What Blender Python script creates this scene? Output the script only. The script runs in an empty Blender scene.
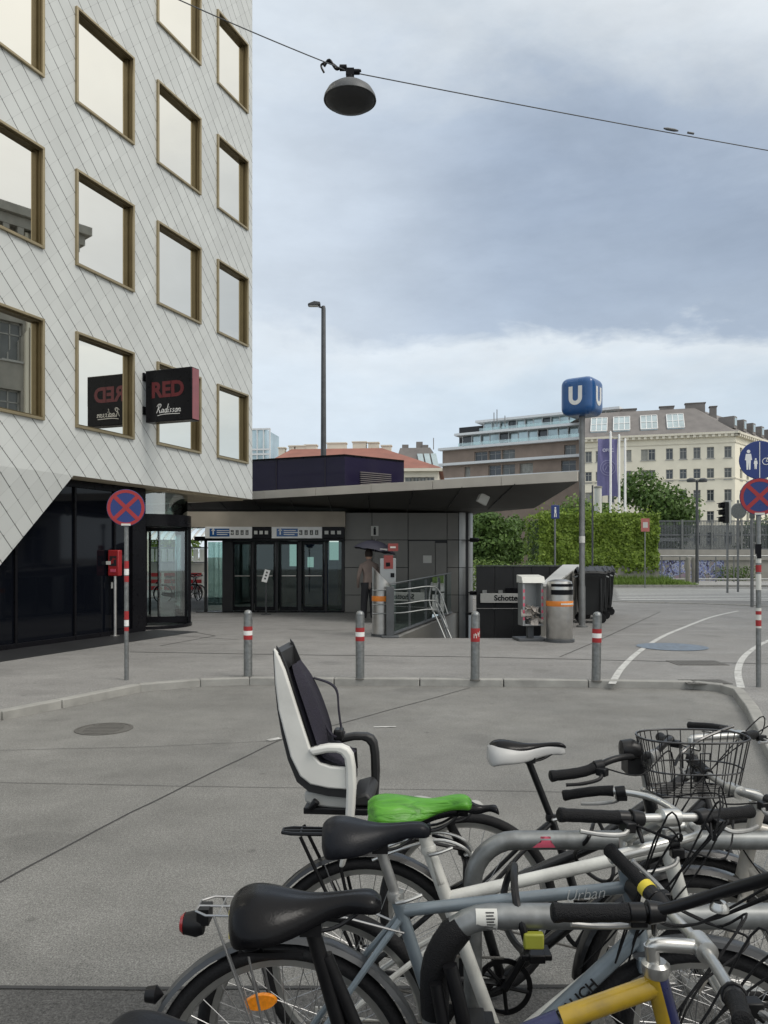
import bpy, math, random
from mathutils import Vector, Matrix
R = math.radians
rnd = random.Random(7)
scene = bpy.context.scene
COL = scene.collection
# ------------------------------------------------------------------ camera
EYE, FPX, HY = 1.66, 780.0, 557.0
cam_d = bpy.data.cameras.new('camera')
cam_d.sensor_width = 36; cam_d.lens = FPX / 1024 * 36
cam_d.shift_y = (HY - 512) / 1024
cam_d.clip_start = 0.05; cam_d.clip_end = 6000
cam = bpy.data.objects.new('camera', cam_d); COL.objects.link(cam)
cam.location = (0, 0, EYE); cam.rotation_euler = (R(90), 0, 0)
scene.camera = cam
# ------------------------------------------------------------------ sky
SUN_EL, SUN_AZ = 50.0, 118.0          # azimuth from +Y towards +X
w = bpy.data.worlds.new('World'); scene.world = w; w.use_nodes = True
nt = w.node_tree; nt.nodes.clear()
def N(t, tree=None, **k):
    n = (tree or nt).nodes.new(t)
    for a, b in k.items(): setattr(n, a, b)
    return n
def sky_nodes():
    L = nt.links.new
    tc = N('ShaderNodeTexCoord')
    sep = N('ShaderNodeSeparateXYZ'); L(tc.outputs['Generated'], sep.inputs[0])
    mp = N('ShaderNodeMapping'); mp.inputs['Scale'].default_value = (1.0, 1.0, 2.6)
    mp.inputs['Location'].default_value = (0.31, 0.12, 0.4)
    L(tc.outputs['Generated'], mp.inputs[0])
    n1 = N('ShaderNodeTexNoise'); n1.inputs['Scale'].default_value = 3.6
    n1.inputs['Detail'].default_value = 9; n1.inputs['Roughness'].default_value = .60
    n1.inputs['Distortion'].default_value = .25
    L(mp.outputs[0], n1.inputs['Vector'])
    n2 = N('ShaderNodeTexNoise'); n2.inputs['Scale'].default_value = 1.7
    n2.inputs['Detail'].default_value = 5; L(mp.outputs[0], n2.inputs['Vector'])
    a = N('ShaderNodeMath', operation='MULTIPLY_ADD'); L(n1.outputs['Fac'], a.inputs[0])
    a.inputs[1].default_value = .27; a.inputs[2].default_value = -.135
    b = N('ShaderNodeMath', operation='ADD'); L(sep.outputs['Z'], b.inputs[0]); L(a.outputs[0], b.inputs[1])
    # the cloud bank leans: lower to the right
    b2 = N('ShaderNodeMath', operation='MULTIPLY_ADD'); L(sep.outputs['X'], b2.inputs[0])
    b2.inputs[1].default_value = .05; L(b.outputs[0], b2.inputs[2])
    cr = N('ShaderNodeValToRGB'); L(b2.outputs[0], cr.inputs[0])
    e = cr.color_ramp.elements
    stops = [(0.0, (.57, .65, .71)), (.12, (.52, .62, .72)), (.20, (.575, .66, .74)), (.262, (.66, .715, .76)),
             (.298, (.375, .445, .545)), (.40, (.315, .38, .48)), (.47, (.39, .46, .56)), (.54, (.56, .615, .67)),
             (.62, (.67, .71, .74)), (1.0, (.80, .82, .83))]
    e[0].position = 0; e[0].color = (*stops[0][1], 1); e[1].position = 1; e[1].color = (*stops[-1][1], 1)
    for p, c in stops[1:-1]:
        q = e.new(p); q.color = (*c, 1)
    mr = N('ShaderNodeMapRange'); L(n2.outputs['Fac'], mr.inputs[0])
    mr.inputs[1].default_value = .3; mr.inputs[2].default_value = .7
    mr.inputs[3].default_value = 7.9; mr.inputs[4].default_value = 9.7
    mu = N('ShaderNodeVectorMath', operation='SCALE'); L(cr.outputs[0], mu.inputs[0]); L(mr.outputs[0], mu.inputs['Scale'])
    # the bank thins out towards the left
    mx_ = N('ShaderNodeMapRange', interpolation_type='SMOOTHSTEP'); xo = N('ShaderNodeMath', operation='MULTIPLY_ADD'); L(n2.outputs['Fac'], xo.inputs[0]); xo.inputs[1].default_value = -.35; L(sep.outputs['X'], xo.inputs[2]); L(xo.outputs[0], mx_.inputs[0])
    mx_.inputs[1].default_value = .02; mx_.inputs[2].default_value = -.36; mx_.inputs[3].default_value = 0; mx_.inputs[4].default_value = .72
    ml = N('ShaderNodeMix', data_type='RGBA'); L(mx_.outputs[0], ml.inputs[0]); L(mu.outputs[0], ml.inputs[6]); ml.inputs[7].default_value = (5.6, 6.15, 6.7, 1)
    mul_ = N('ShaderNodeVectorMath', operation='SCALE'); L(ml.outputs[2], mul_.inputs[0]); mul_.inputs['Scale'].default_value = 1.0; mu = mul_
    # small cloud texture, and the warm bright veil of cloud round the hidden sun
    n3 = N('ShaderNodeTexNoise'); n3.inputs['Scale'].default_value = 7.5; n3.inputs['Detail'].default_value = 8; n3.inputs['Roughness'].default_value = .62; L(mp.outputs[0], n3.inputs['Vector'])
    m3 = N('ShaderNodeMapRange'); L(n3.outputs['Fac'], m3.inputs[0]); m3.inputs[1].default_value = .3; m3.inputs[2].default_value = .7; m3.inputs[3].default_value = .93; m3.inputs[4].default_value = 1.06
    mu3 = N('ShaderNodeVectorMath', operation='SCALE'); L(mu.outputs[0], mu3.inputs[0]); L(m3.outputs[0], mu3.inputs['Scale']); mu = mu3
    dp = N('ShaderNodeVectorMath', operation='DOT_PRODUCT'); L(tc.outputs['Generated'], dp.inputs[0])
    dp.inputs[1].default_value = (math.sin(R(SUN_AZ)) * math.cos(R(SUN_EL)), math.cos(R(SUN_AZ)) * math.cos(R(SUN_EL)), math.sin(R(SUN_EL)))
    m4 = N('ShaderNodeMapRange', interpolation_type='SMOOTHSTEP'); L(dp.outputs['Value'], m4.inputs[0]); m4.inputs[1].default_value = .25; m4.inputs[2].default_value = .98; m4.inputs[3].default_value = 0; m4.inputs[4].default_value = .85
    mw = N('ShaderNodeMix', data_type='RGBA'); L(m4.outputs[0], mw.inputs[0]); L(mu.outputs[0], mw.inputs[6]); mw.inputs[7].default_value = (10.2, 9.9, 9.2, 1)
    sk = N('ShaderNodeTexSky', sky_type='NISHITA'); sk.sun_disc = False
    sk.sun_elevation = R(SUN_EL); sk.sun_rotation = R(SUN_AZ); sk.air_density = 1.2
    mix = N('ShaderNodeMix', data_type='RGBA'); mix.inputs[0].default_value = .93
    L(sk.outputs[0], mix.inputs[6]); L(mw.outputs[2], mix.inputs[7])
    bg = N('ShaderNodeBackground'); bg.inputs[1].default_value = .1; L(mix.outputs[2], bg.inputs[0])
    out = N('ShaderNodeOutputWorld'); L(bg.outputs[0], out.inputs[0])
sky_nodes()
sun_d = bpy.data.lights.new('sun', 'SUN'); sun_d.energy = 1.0; sun_d.angle = R(22); sun_d.color = (1, .955, .89)
sun = bpy.data.objects.new('sun', sun_d); COL.objects.link(sun)
sd = Vector((math.sin(R(SUN_AZ)) * math.cos(R(SUN_EL)), math.cos(R(SUN_AZ)) * math.cos(R(SUN_EL)), math.sin(R(SUN_EL))))
sun.rotation_euler = sd.to_track_quat('Z', 'Y').to_euler(); sun.location = sd * 60
vs = scene.view_settings
vs.view_transform = 'Standard'; vs.look = 'None'; vs.gamma = 1; vs.use_curve_mapping = False
vs.exposure = 0.46
scene.cycles.max_bounces = 8; scene.cycles.transparent_max_bounces = 12

# ------------------------------------------------------------------ helpers
def P(px, py, Y): return Vector(((px - 384) / FPX * Y, Y, EYE - (py - HY) / FPX * Y))
def G(px, py, z=0.0):
    Y = (EYE - z) * FPX / (py - HY)
    return Vector(((px - 384) / FPX * Y, Y, z))
def lerp(a, b, t): return a + (b - a) * t

class MB:
    def __init__(s): s.v = []; s.f = []; s.m = []; s.mi = 0
    def add(s, vs_, fs):
        o = len(s.v); s.v += [tuple(q) for q in vs_]
        for f in fs: s.f.append([i + o for i in f]); s.m.append(s.mi)
    def quad(s, a, b, c, d): s.add([a, b, c, d], [(0, 1, 2, 3)])
    def poly(s, pts): s.add(pts, [tuple(range(len(pts)))])
    def box(s, c, d, rz=0.0, M=None):
        hx, hy, hz = d[0] / 2, d[1] / 2, d[2] / 2
        M = M or (Matrix.Translation(c) @ Matrix.Rotation(rz, 4, 'Z'))
        if M is not None and c is not None and rz == 0 and False: pass
        vs_ = [M @ Vector((x, y, z)) for x in (-hx, hx) for y in (-hy, hy) for z in (-hz, hz)]
        s.add(vs_, [(0, 1, 3, 2), (4, 6, 7, 5), (0, 4, 5, 1), (2, 3, 7, 6), (0, 2, 6, 4), (1, 5, 7, 3)])
        return s
    def box2(s, a, b):
        return s.box(((a[0] + b[0]) / 2, (a[1] + b[1]) / 2, (a[2] + b[2]) / 2), (abs(b[0] - a[0]), abs(b[1] - a[1]), abs(b[2] - a[2])))
    def prism(s, pts, vec):
        """closed planar polygon pts extruded along vec"""
        n = len(pts); vec = Vector(vec); pts = [Vector(p) for p in pts]
        s.add(pts + [p + vec for p in pts], [tuple(range(n - 1, -1, -1)), tuple(range(n, 2 * n))] +
              [(i, (i + 1) % n, n + (i + 1) % n, n + i) for i in range(n)])
        return s
    def tube(s, pts, r, seg=10, cap=True, closed=False):
        pts = [Vector(p) for p in pts]; n = len(pts)
        rs = list(r) if isinstance(r, (list, tuple)) else [r] * n
        t0 = (pts[1] - pts[0]).normalized()
        ref = Vector((0, 0, 1)) if abs(t0.z) < .9 else Vector((1, 0, 0))
        u = t0.cross(ref).normalized(); o = len(s.v); last = t0
        for i, p in enumerate(pts):
            if closed: t = (pts[(i + 1) % n] - pts[i - 1]).normalized()
            elif i == 0: t = t0
            elif i == n - 1: t = (pts[-1] - pts[-2]).normalized()
            else:
                t = ((pts[i + 1] - p).normalized() + (p - pts[i - 1]).normalized())
                t = t.normalized() if t.length > 1e-6 else last
            u = (u - t * u.dot(t)).normalized(); v = t.cross(u); last = t
            for k in range(seg):
                a = 2 * math.pi * k / seg
                s.v.append(tuple(p + (u * math.cos(a) + v * math.sin(a)) * rs[i]))
        m = n if closed else n - 1
        for i in range(m):
            for k in range(seg):
                a, b = o + i * seg, o + ((i + 1) % n) * seg
                s.f.append([a + k, a + (k + 1) % seg, b + (k + 1) % seg, b + k]); s.m.append(s.mi)
        if cap and not closed:
            s.f.append([o + k for k in range(seg - 1, -1, -1)]); s.m.append(s.mi)
            s.f.append([o + (n - 1) * seg + k for k in range(seg)]); s.m.append(s.mi)
        return s
    def lathe(s, prof, c=(0, 0, 0), axis='Z', seg=24, closed=False, M=None):
        """prof: (radius, height) list revolved round axis"""
        c = Vector(c); o = len(s.v); n = len(prof)
        for (r, h) in prof:
            for k in range(seg):
                a = 2 * math.pi * k / seg; x, y = r * math.cos(a), r * math.sin(a)
                p = {'Z': (x, y, h), 'Y': (x, h, y), 'X': (h, x, y)}[axis]
                p = Vector(p)
                if M is not None: p = M @ p
                s.v.append(tuple(p + c))
        for i in range(n if closed else n - 1):
            for k in range(seg):
                a, b = o + i * seg, o + ((i + 1) % n) * seg
                s.f.append([a + k, a + (k + 1) % seg, b + (k + 1) % seg, b + k]); s.m.append(s.mi)
        if not closed:
            if prof[0][0] > 1e-5: s.f.append([o + k for k in range(seg - 1, -1, -1)]); s.m.append(s.mi)
            if prof[-1][0] > 1e-5: s.f.append([o + (n - 1) * seg + k for k in range(seg)]); s.m.append(s.mi)
        return s
    def grid(s, rows, closeu=False):
        n = len(rows); m = len(rows[0]); o = len(s.v)
        for r in rows: s.v += [tuple(p) for p in r]
        for i in range(n - 1):
            for k in range(m if closeu else m - 1):
                a, b = o + i * m, o + (i + 1) * m; k2 = (k + 1) % m
                s.f.append([a + k, a + k2, b + k2, b + k]); s.m.append(s.mi)
        return s
    def xf(s, M): s.v = [tuple(M @ Vector(p)) for p in s.v]; return s
    def build(s, name, mats, parent=None, smooth=38, bev=0, recalc=True):
        me = bpy.data.meshes.new(name); me.from_pydata(s.v, [], s.f)
        if recalc:
            import bmesh
            bm = bmesh.new(); bm.from_mesh(me); bmesh.ops.recalc_face_normals(bm, faces=bm.faces[:]); bm.to_mesh(me); bm.free()
        for m in (mats if isinstance(mats, (list, tuple)) else [mats]): me.materials.append(m)
        me.polygons.foreach_set('material_index', s.m)
        if smooth:
            me.polygons.foreach_set('use_smooth', [True] * len(me.polygons)); me.set_sharp_from_angle(angle=R(smooth))
        me.update()
        o = bpy.data.objects.new(name, me); COL.objects.link(o)
        if parent is not None: o.parent = parent
        if bev:
            b = o.modifiers.new('bevel', 'BEVEL'); b.width = bev; b.segments = 2; b.limit_method = 'ANGLE'; b.angle_limit = R(40)
            b.harden_normals = False
        return o

def tag(o, label=None, cat=None, group=None, kind=None):
    if label: o['label'] = label
    if cat: o['category'] = cat
    if group: o['group'] = group
    if kind: o['kind'] = kind
    return o
def thing(name, label, cat, loc=(0, 0, 0), rz=0.0, group=None):
    o = bpy.data.objects.new(name, None); COL.objects.link(o); o.empty_display_size = .1
    o.location = loc; o.rotation_euler = (0, 0, rz)
    return tag(o, label, cat, group)
def struct(o): o['kind'] = 'structure'; return o
def copy_tree(o, parent=None):
    c = o.copy(); COL.objects.link(c)
    if parent is not None: c.parent = parent
    for ch in [q for q in o.children]: copy_tree(ch, c)
    return c
def text_mesh(txt, size, mat, parent, M, name='lettering', off=0.0, ext=.002, align='CENTER', shear=0.0, label=None):
    cu = bpy.data.curves.new('t', 'FONT'); cu.body = txt; cu.size = size; cu.extrude = ext; cu.offset = off
    cu.align_x = align; cu.align_y = 'CENTER'; cu.shear = shear; cu.resolution_u = 4
    t = bpy.data.objects.new('t', cu); COL.objects.link(t)
    dg = bpy.context.evaluated_depsgraph_get()
    me = bpy.data.meshes.new_from_object(t.evaluated_get(dg))
    bpy.data.objects.remove(t); bpy.data.curves.remove(cu)
    me.materials.clear(); me.materials.append(mat); me.name = name
    o = bpy.data.objects.new(name, me); COL.objects.link(o)
    if parent is not None: o.parent = parent
    o.matrix_local = M
    if label: o['label'] = label
    return o

# ------------------------------------------------------------------ materials
def mat(name, c, rough=.6, metal=0.0, var=.12, scale=6.0, bump=0.0, bscale=None, spec=.5, coat=0.0, dirt=0.0, detail=5):
    m = bpy.data.materials.new(name); m.use_nodes = True; t = m.node_tree; L = t.links.new
    b = t.nodes['Principled BSDF']
    b.inputs['Roughness'].default_value = rough; b.inputs['Metallic'].default_value = metal
    b.inputs['Specular IOR Level'].default_value = spec; b.inputs['Coat Weight'].default_value = coat
    b.inputs['Base Color'].default_value = (*c, 1)
    if var or bump:
        tc = N('ShaderNodeTexCoord', t); n = N('ShaderNodeTexNoise', t)
        n.inputs['Scale'].default_value = scale; n.inputs['Detail'].default_value = detail
        L(tc.outputs['Object'], n.inputs['Vector'])
    if var:
        mr = N('ShaderNodeMapRange', t); L(n.outputs['Fac'], mr.inputs[0])
        mr.inputs[1].default_value = .25; mr.inputs[2].default_value = .75
        mr.inputs[3].default_value = 1 - var; mr.inputs[4].default_value = 1 + var
        sc_ = N('ShaderNodeVectorMath', t, operation='SCALE'); sc_.inputs[0].default_value = c
        L(mr.outputs[0], sc_.inputs['Scale']); col = sc_.outputs[0]
        if dirt:
            n3 = N('ShaderNodeTexNoise', t); n3.inputs['Scale'].default_value = scale * .45; n3.inputs['Detail'].default_value = 8
            n3.inputs['Roughness'].default_value = .7; L(tc.outputs['Object'], n3.inputs['Vector'])
            m3 = N('ShaderNodeMapRange', t); L(n3.outputs['Fac'], m3.inputs[0]); m3.inputs[1].default_value = .5; m3.inputs[2].default_value = .78
            m3.inputs[3].default_value = 0; m3.inputs[4].default_value = dirt
            mx = N('ShaderNodeMix', t, data_type='RGBA'); L(m3.outputs[0], mx.inputs[0]); L(col, mx.inputs[6])
            mx.inputs[7].default_value = (.09, .08, .07, 1); col = mx.outputs[2]
        L(col, b.inputs['Base Color'])
    if var and rough >= .1:
        r2 = N('ShaderNodeMapRange', t); L(n.outputs['Fac'], r2.inputs[0])
        r2.inputs[3].default_value = max(.02, rough - .08); r2.inputs[4].default_value = min(1, rough + .1); L(r2.outputs[0], b.inputs['Roughness'])
    if bump:
        n2 = N('ShaderNodeTexNoise', t); n2.inputs['Scale'].default_value = bscale or scale * 6; n2.inputs['Detail'].default_value = 4
        L(tc.outputs['Object'], n2.inputs['Vector'])
        bp = N('ShaderNodeBump', t); bp.inputs['Strength'].default_value = bump; bp.inputs['Distance'].default_value = .01
        L(n2.outputs['Fac'], bp.inputs['Height']); L(bp.outputs[0], b.inputs['Normal'])
    return m
def glass(name, tint=(.8, .9, .88), trans=.75, rough=.02):
    m = bpy.data.materials.new(name); m.use_nodes = True; t = m.node_tree; L = t.links.new; t.nodes.clear()
    tr = N('ShaderNodeBsdfTransparent', t); tr.inputs[0].default_value = (*tint, 1)
    gl = N('ShaderNodeBsdfGlossy', t); gl.inputs[0].default_value = (.9, .95, .95, 1); gl.inputs['Roughness'].default_value = rough
    fr = N('ShaderNodeFresnel', t); fr.inputs[0].default_value = 1.5
    ad = N('ShaderNodeMath', t, operation='ADD'); L(fr.outputs[0], ad.inputs[0]); ad.inputs[1].default_value = 1 - trans - .05; ad.use_clamp = True
    mx = N('ShaderNodeMixShader', t); L(ad.outputs[0], mx.inputs[0]); L(tr.outputs[0], mx.inputs[1]); L(gl.outputs[0], mx.inputs[2])
    o = N('ShaderNodeOutputMaterial', t); L(mx.outputs[0], o.inputs[0]); return m
def leaf_mat(name, c1, c2, rough=.55):
    m = bpy.data.materials.new(name); m.use_nodes = True; t = m.node_tree; L = t.links.new
    b = t.nodes['Principled BSDF']; b.inputs['Roughness'].default_value = rough; b.inputs['Specular IOR Level'].default_value = .3
    g = N('ShaderNodeNewGeometry', t); cr = N('ShaderNodeValToRGB', t); L(g.outputs['Random Per Island'], cr.inputs[0])
    cr.color_ramp.elements[0].color = (*c1, 1); cr.color_ramp.elements[1].color = (*c2, 1)
    L(cr.outputs[0], b.inputs['Base Color'])
    tl = N('ShaderNodeBsdfTranslucent', t); L(cr.outputs[0], tl.inputs[0])
    mx = N('ShaderNodeMixShader', t); mx.inputs[0].default_value = .25
    L(b.outputs[0], mx.inputs[1]); L(tl.outputs[0], mx.inputs[2]); L(mx.outputs[0], t.nodes['Material Output'].inputs[0]); return m

def ground_mat(name, c, streak=.0, patch=.12, tint=(1, .985, .95), slab=None):
    m = bpy.data.materials.new(name); m.use_nodes = True; t = m.node_tree; L = t.links.new
    b = t.nodes['Principled BSDF']; b.inputs['Specular IOR Level'].default_value = .35
    tc = N('ShaderNodeTexCoord', t)
    def noise(sc_, det=6, ro=.6, vec=None):
        n = N('ShaderNodeTexNoise', t); n.inputs['Scale'].default_value = sc_; n.inputs['Detail'].default_value = det
        n.inputs['Roughness'].default_value = ro; L(vec or tc.outputs['Object'], n.inputs['Vector']); return n.outputs['Fac']
    def rng(x, a, b_, c_, d):
        q = N('ShaderNodeMapRange', t); L(x, q.inputs[0])
        for i, v in enumerate((a, b_, c_, d)): q.inputs[i + 1].default_value = v
        return q.outputs[0]
    def mul(x, y):
        q = N('ShaderNodeMath', t, operation='MULTIPLY'); L(x, q.inputs[0]); L(y, q.inputs[1]); return q.outputs[0]
    big = rng(noise(.35, 5), .3, .7, 1 - patch, 1 + patch)
    mid = rng(noise(2.6, 8, .7), .3, .72, 1 + patch * .7, 1 - patch * .8)
    sp = rng(noise(140, 3, .7), .33, .67, .42, 1.65)
    sp2 = rng(noise(48, 4, .65), .3, .7, .78, 1.22)
    v = mul(mul(big, mid), mul(sp, sp2))
    # dark spots of old chewing gum and oil
    vo = N('ShaderNodeTexVoronoi', t); vo.inputs['Scale'].default_value = 2.1; vo.inputs['Randomness'].default_value = 1; L(tc.outputs['Object'], vo.inputs['Vector'])
    v = mul(v, rng(vo.outputs['Distance'], .03, .07, .72, 1.0))
    mp = N('ShaderNodeMapping', t); mp.inputs['Rotation'].default_value = (0, 0, R(-14)); mp.inputs['Scale'].default_value = (.25, 2.2, 1); L(tc.outputs['Object'], mp.inputs[0])
    v = mul(v, rng(noise(1.0, 5, .6, mp.outputs[0]), .3, .7, 1 - .10 - streak, 1.08 + streak))
    v = mul(v, rng(noise(.8, 3, .5), .60, .66, 1.0, .84)); v = mul(v, rng(noise(5.5, 4, .6), .66, .74, 1.0, .78))
    if slab:
        br = N('ShaderNodeTexBrick', t); br.inputs['Scale'].default_value = 1.0; br.inputs['Mortar Size'].default_value = slab[2]
        br.inputs['Brick Width'].default_value = slab[0]; br.inputs['Row Height'].default_value = slab[1]
        br.inputs['Color1'].default_value = (1, 1, 1, 1); br.inputs['Color2'].default_value = (.88, .88, .88, 1); br.inputs['Mortar'].default_value = (.5, .5, .5, 1)
        L(tc.outputs['Object'], br.inputs['Vector'])
        sepc = N('ShaderNodeSeparateColor', t); L(br.outputs[0], sepc.inputs[0]); v = mul(v, sepc.outputs[0])
    sc_ = N('ShaderNodeVectorMath', t, operation='SCALE'); sc_.inputs[0].default_value = tuple(c * q for q in tint); L(v, sc_.inputs['Scale'])
    L(sc_.outputs[0], b.inputs['Base Color'])
    L(rng(noise(1.1, 6), .3, .7, .62, .9), b.inputs['Roughness'])
    bp = N('ShaderNodeBump', t); bp.inputs['Strength'].default_value = .5; bp.inputs['Distance'].default_value = .004
    L(noise(130, 3), bp.inputs['Height']); L(bp.outputs[0], b.inputs['Normal']); return m

def shingle_mat(name, c):
    m = bpy.data.materials.new(name); m.use_nodes = True; t = m.node_tree; L = t.links.new
    b = t.nodes['Principled BSDF']; b.inputs['Roughness'].default_value = .38; b.inputs['Metallic'].default_value = .0
    tc = N('ShaderNodeTexCoord', t); s = N('ShaderNodeSeparateXYZ', t); L(tc.outputs['Object'], s.inputs[0])
    def M(op, a, b_=None, c_=None):
        q = N('ShaderNodeMath', t, operation=op)
        for i, x in enumerate((a, b_, c_)):
            if x is None: continue
            if isinstance(x, (int, float)): q.inputs[i].default_value = x
            else: L(x, q.inputs[i])
        return q.outputs[0]
    A = .40
    p = M('DIVIDE', M('ADD', s.outputs[0], s.outputs[2]), A); q = M('DIVIDE', M('SUBTRACT', s.outputs[0], s.outputs[2]), A)
    pf, qf = M('FRACT', p), M('FRACT', q)
    cv = N('ShaderNodeCombineXYZ', t); L(M('FLOOR', p), cv.inputs[0]); L(M('FLOOR', q), cv.inputs[1])
    wn = N('ShaderNodeTexWhiteNoise', t); L(cv.outputs[0], wn.inputs[0])
    # open joint along p, ending short of the fold on q; thin lap line on q
    jit = M('MULTIPLY_ADD', wn.outputs['Value'], .022, .038)
    jp = M('LESS_THAN', pf, jit)
    jq = M('LESS_THAN', qf, .012)
    tick = M('MULTIPLY', M('LESS_THAN', pf, .09), M('LESS_THAN', qf, .05))
    dark = M('MAXIMUM', M('MAXIMUM', M('MULTIPLY', jp, .82), M('MULTIPLY', jq, .38)), M('MULTIPLY', tick, .8))
    n = N('ShaderNodeTexNoise', t); n.inputs['Scale'].default_value = .9; n.inputs['Detail'].default_value = 7; L(tc.outputs['Object'], n.inputs['Vector'])
    mr = N('ShaderNodeMapRange', t); L(n.outputs['Fac'], mr.inputs[0]); mr.inputs[1].default_value = .3; mr.inputs[2].default_value = .7; mr.inputs[3].default_value = .94; mr.inputs[4].default_value = 1.05
    val = M('MULTIPLY', M('MULTIPLY_ADD', wn.outputs['Value'], .085, .955), mr.outputs[0])
    val = M('MULTIPLY', val, M('SUBTRACT', 1.0, dark))
    sc_ = N('ShaderNodeVectorMath', t, operation='SCALE'); sc_.inputs[0].default_value = c; L(val, sc_.inputs['Scale']); L(sc_.outputs[0], b.inputs['Base Color'])
    h = M('SUBTRACT', M('ADD', M('MULTIPLY', pf, .5), M('MULTIPLY', qf, .35)), M('MULTIPLY', dark, .8))
    h = M('ADD', h, M('MULTIPLY', n.outputs['Fac'], .25))
    bp = N('ShaderNodeBump', t); bp.inputs['Strength'].default_value = .35; bp.inputs['Distance'].default_value = .02; L(h, bp.inputs['Height']); L(bp.outputs[0], b.inputs['Normal'])
    return m

MT = {}
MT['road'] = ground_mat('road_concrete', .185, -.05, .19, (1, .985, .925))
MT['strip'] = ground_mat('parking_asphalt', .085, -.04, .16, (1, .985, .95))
MT['plaza'] = ground_mat('plaza_asphalt', .225, -.02, .13, (1, .98, .945))
MT['farroad'] = ground_mat('street_asphalt', .20, .0, .1)
MT['walk'] = ground_mat('pavement', .30, .0, .1)
MT['kerb'] = mat('granite_kerb', (.30, .295, .275), .8, var=.2, scale=5, bump=.4, bscale=60)
MT['seam'] = mat('seam_filler', (.05, .05, .05), .9)
MT['paint'] = mat('road_paint', (.52, .52, .50), .7, var=.25, scale=14, dirt=.8)
MT['bluepaint'] = mat('blue_road_paint', (.15, .19, .24), .7, var=.3, scale=12, dirt=.7)
MT['iron'] = mat('cast_iron', (.12, .115, .105), .65, .15, bump=.6, bscale=80)
MT['shingle'] = shingle_mat('metal_shingles', (.585, .605, .59))
MT['brass'] = mat('bronze_frame', (.15, .118, .062), .38, .75, var=.12, scale=3)
MT['brass2'] = mat('bronze_flange', (.36, .30, .19), .4, .7, var=.1, scale=3)
MT['mirror'] = mat('coated_glass', (.80, .775, .70), .012, 1.0, var=.02, scale=.7)
MT['black'] = mat('black_panel', (.008, .008, .010), .28, 0, var=.1, spec=.14)
MT['dglass'] = mat('dark_glass', (.004, .005, .008), .04, 0, var=0, spec=.22)
MT['soffit'] = mat('ribbed_soffit', (.70, .62, .47), .55, .1, var=.1)
MT['clear'] = glass('clear_glass'); MT['green_gl'] = glass('greenish_glass', (.62, .78, .74), .68)
MT['dim_gl'] = glass('dim_glass', (.50, .62, .60), .93)
MT['steel'] = mat('brushed_steel', (.52, .51, .49), .32, .9, var=.12, scale=9)
MT['galv'] = mat('galvanised_steel', (.23, .24, .24), .42, .7, var=.25, scale=26, dirt=.35)
MT['pole'] = mat('grey_pole', (.20, .205, .205), .5, .5, var=.2, scale=7)
MT['dpole'] = mat('dark_pole', (.09, .095, .10), .5, .3, var=.2, scale=5)
MT['red'] = mat('red_enamel', (.33, .022, .025), .35, var=.12); MT['blue'] = mat('blue_enamel', (.014, .035, .17), .3, var=.08)
MT['ublue'] = mat('station_blue', (.012, .085, .26), .28, var=.06, coat=.3)
MT['white'] = mat('white_enamel', (.78, .78, .76), .4, var=.05)
MT['offwhite'] = mat('offwhite_board', (.60, .60, .56), .5, var=.06)
MT['orange'] = mat('orange_band', (.70, .22, .03), .45, var=.1)
MT['panel'] = mat('grey_metal_panel', (.20, .195, .18), .5, .15, var=.1, scale=2)
MT['panel_l'] = mat('pale_metal_panel', (.36, .37, .37), .36, .6, var=.1, scale=2)
MT['concrete'] = mat('fair_concrete', (.30, .29, .26), .8, var=.14, scale=2, bump=.2)
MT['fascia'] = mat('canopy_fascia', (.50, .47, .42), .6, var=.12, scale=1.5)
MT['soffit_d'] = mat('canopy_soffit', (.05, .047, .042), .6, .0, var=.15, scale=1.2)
MT['anth'] = mat('anthracite_wall', (.018, .019, .021), .55, var=.25, scale=2)
MT['purple'] = mat('purple_glass', (.020, .016, .045), .07, 0, var=.2, scale=.8, spec=.6)
MT['louvre'] = mat('grey_louvre', (.22, .20, .2), .5, .4)
MT['binp'] = mat('black_plastic_bin', (.012, .013, .014), .5, var=.2)
MT['cream'] = mat('cream_render', (.80, .755, .62), .85, var=.10, scale=.35, dirt=.16)
MT['cream2'] = mat('pale_render', (.70, .66, .55), .85, var=.08, scale=.3)
MT['slate'] = mat('slate_roof', (.185, .17, .16), .7, var=.2, scale=.8)
MT['tile'] = mat('red_roof_tiles', (.27, .115, .085), .8, var=.2, scale=.7)
MT['fwin'] = mat('window_glass', (.05, .06, .07), .06, 0, var=.4, scale=.3, spec=.7)
MT['sky_l'] = mat('skylight_glass', (.40, .48, .50), .08, .6, var=.2, scale=.5)
MT['wood'] = mat('brown_cladding', (.27, .21, .17), .75, var=.16, scale=.7)
MT['teal'] = mat('teal_glass', (.46, .56, .58), .08, .5, var=.35, scale=.25)
MT['bal'] = mat('white_balcony_slab', (.68, .70, .71), .6, var=.06)
MT['leaf'] = leaf_mat('ivy_leaves', (.095, .16, .018), (.25, .355, .05))
MT['tleaf'] = leaf_mat('tree_leaves', (.05, .095, .022), (.125, .21, .05))
MT['lleaf'] = leaf_mat('light_leaves', (.10, .17, .04), (.22, .31, .08))
MT['grass'] = leaf_mat('grass_blades', (.12, .20, .035), (.24, .34, .08))
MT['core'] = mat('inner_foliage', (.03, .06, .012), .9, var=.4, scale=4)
MT['bark'] = mat('bark', (.09, .075, .06), .9, var=.3, scale=8, bump=.5)
MT['flag'] = mat('purple_banner', (.17, .165, .33), .7, var=.08)
MT['fence'] = mat('grey_fence', (.16, .17, .18), .5, .5, var=.1)
MT['graf'] = None
MT['rubber'] = mat('tyre_rubber', (.010, .010, .011), .7, var=.3, scale=30, bump=.3, bscale=160, spec=.3)
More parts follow.
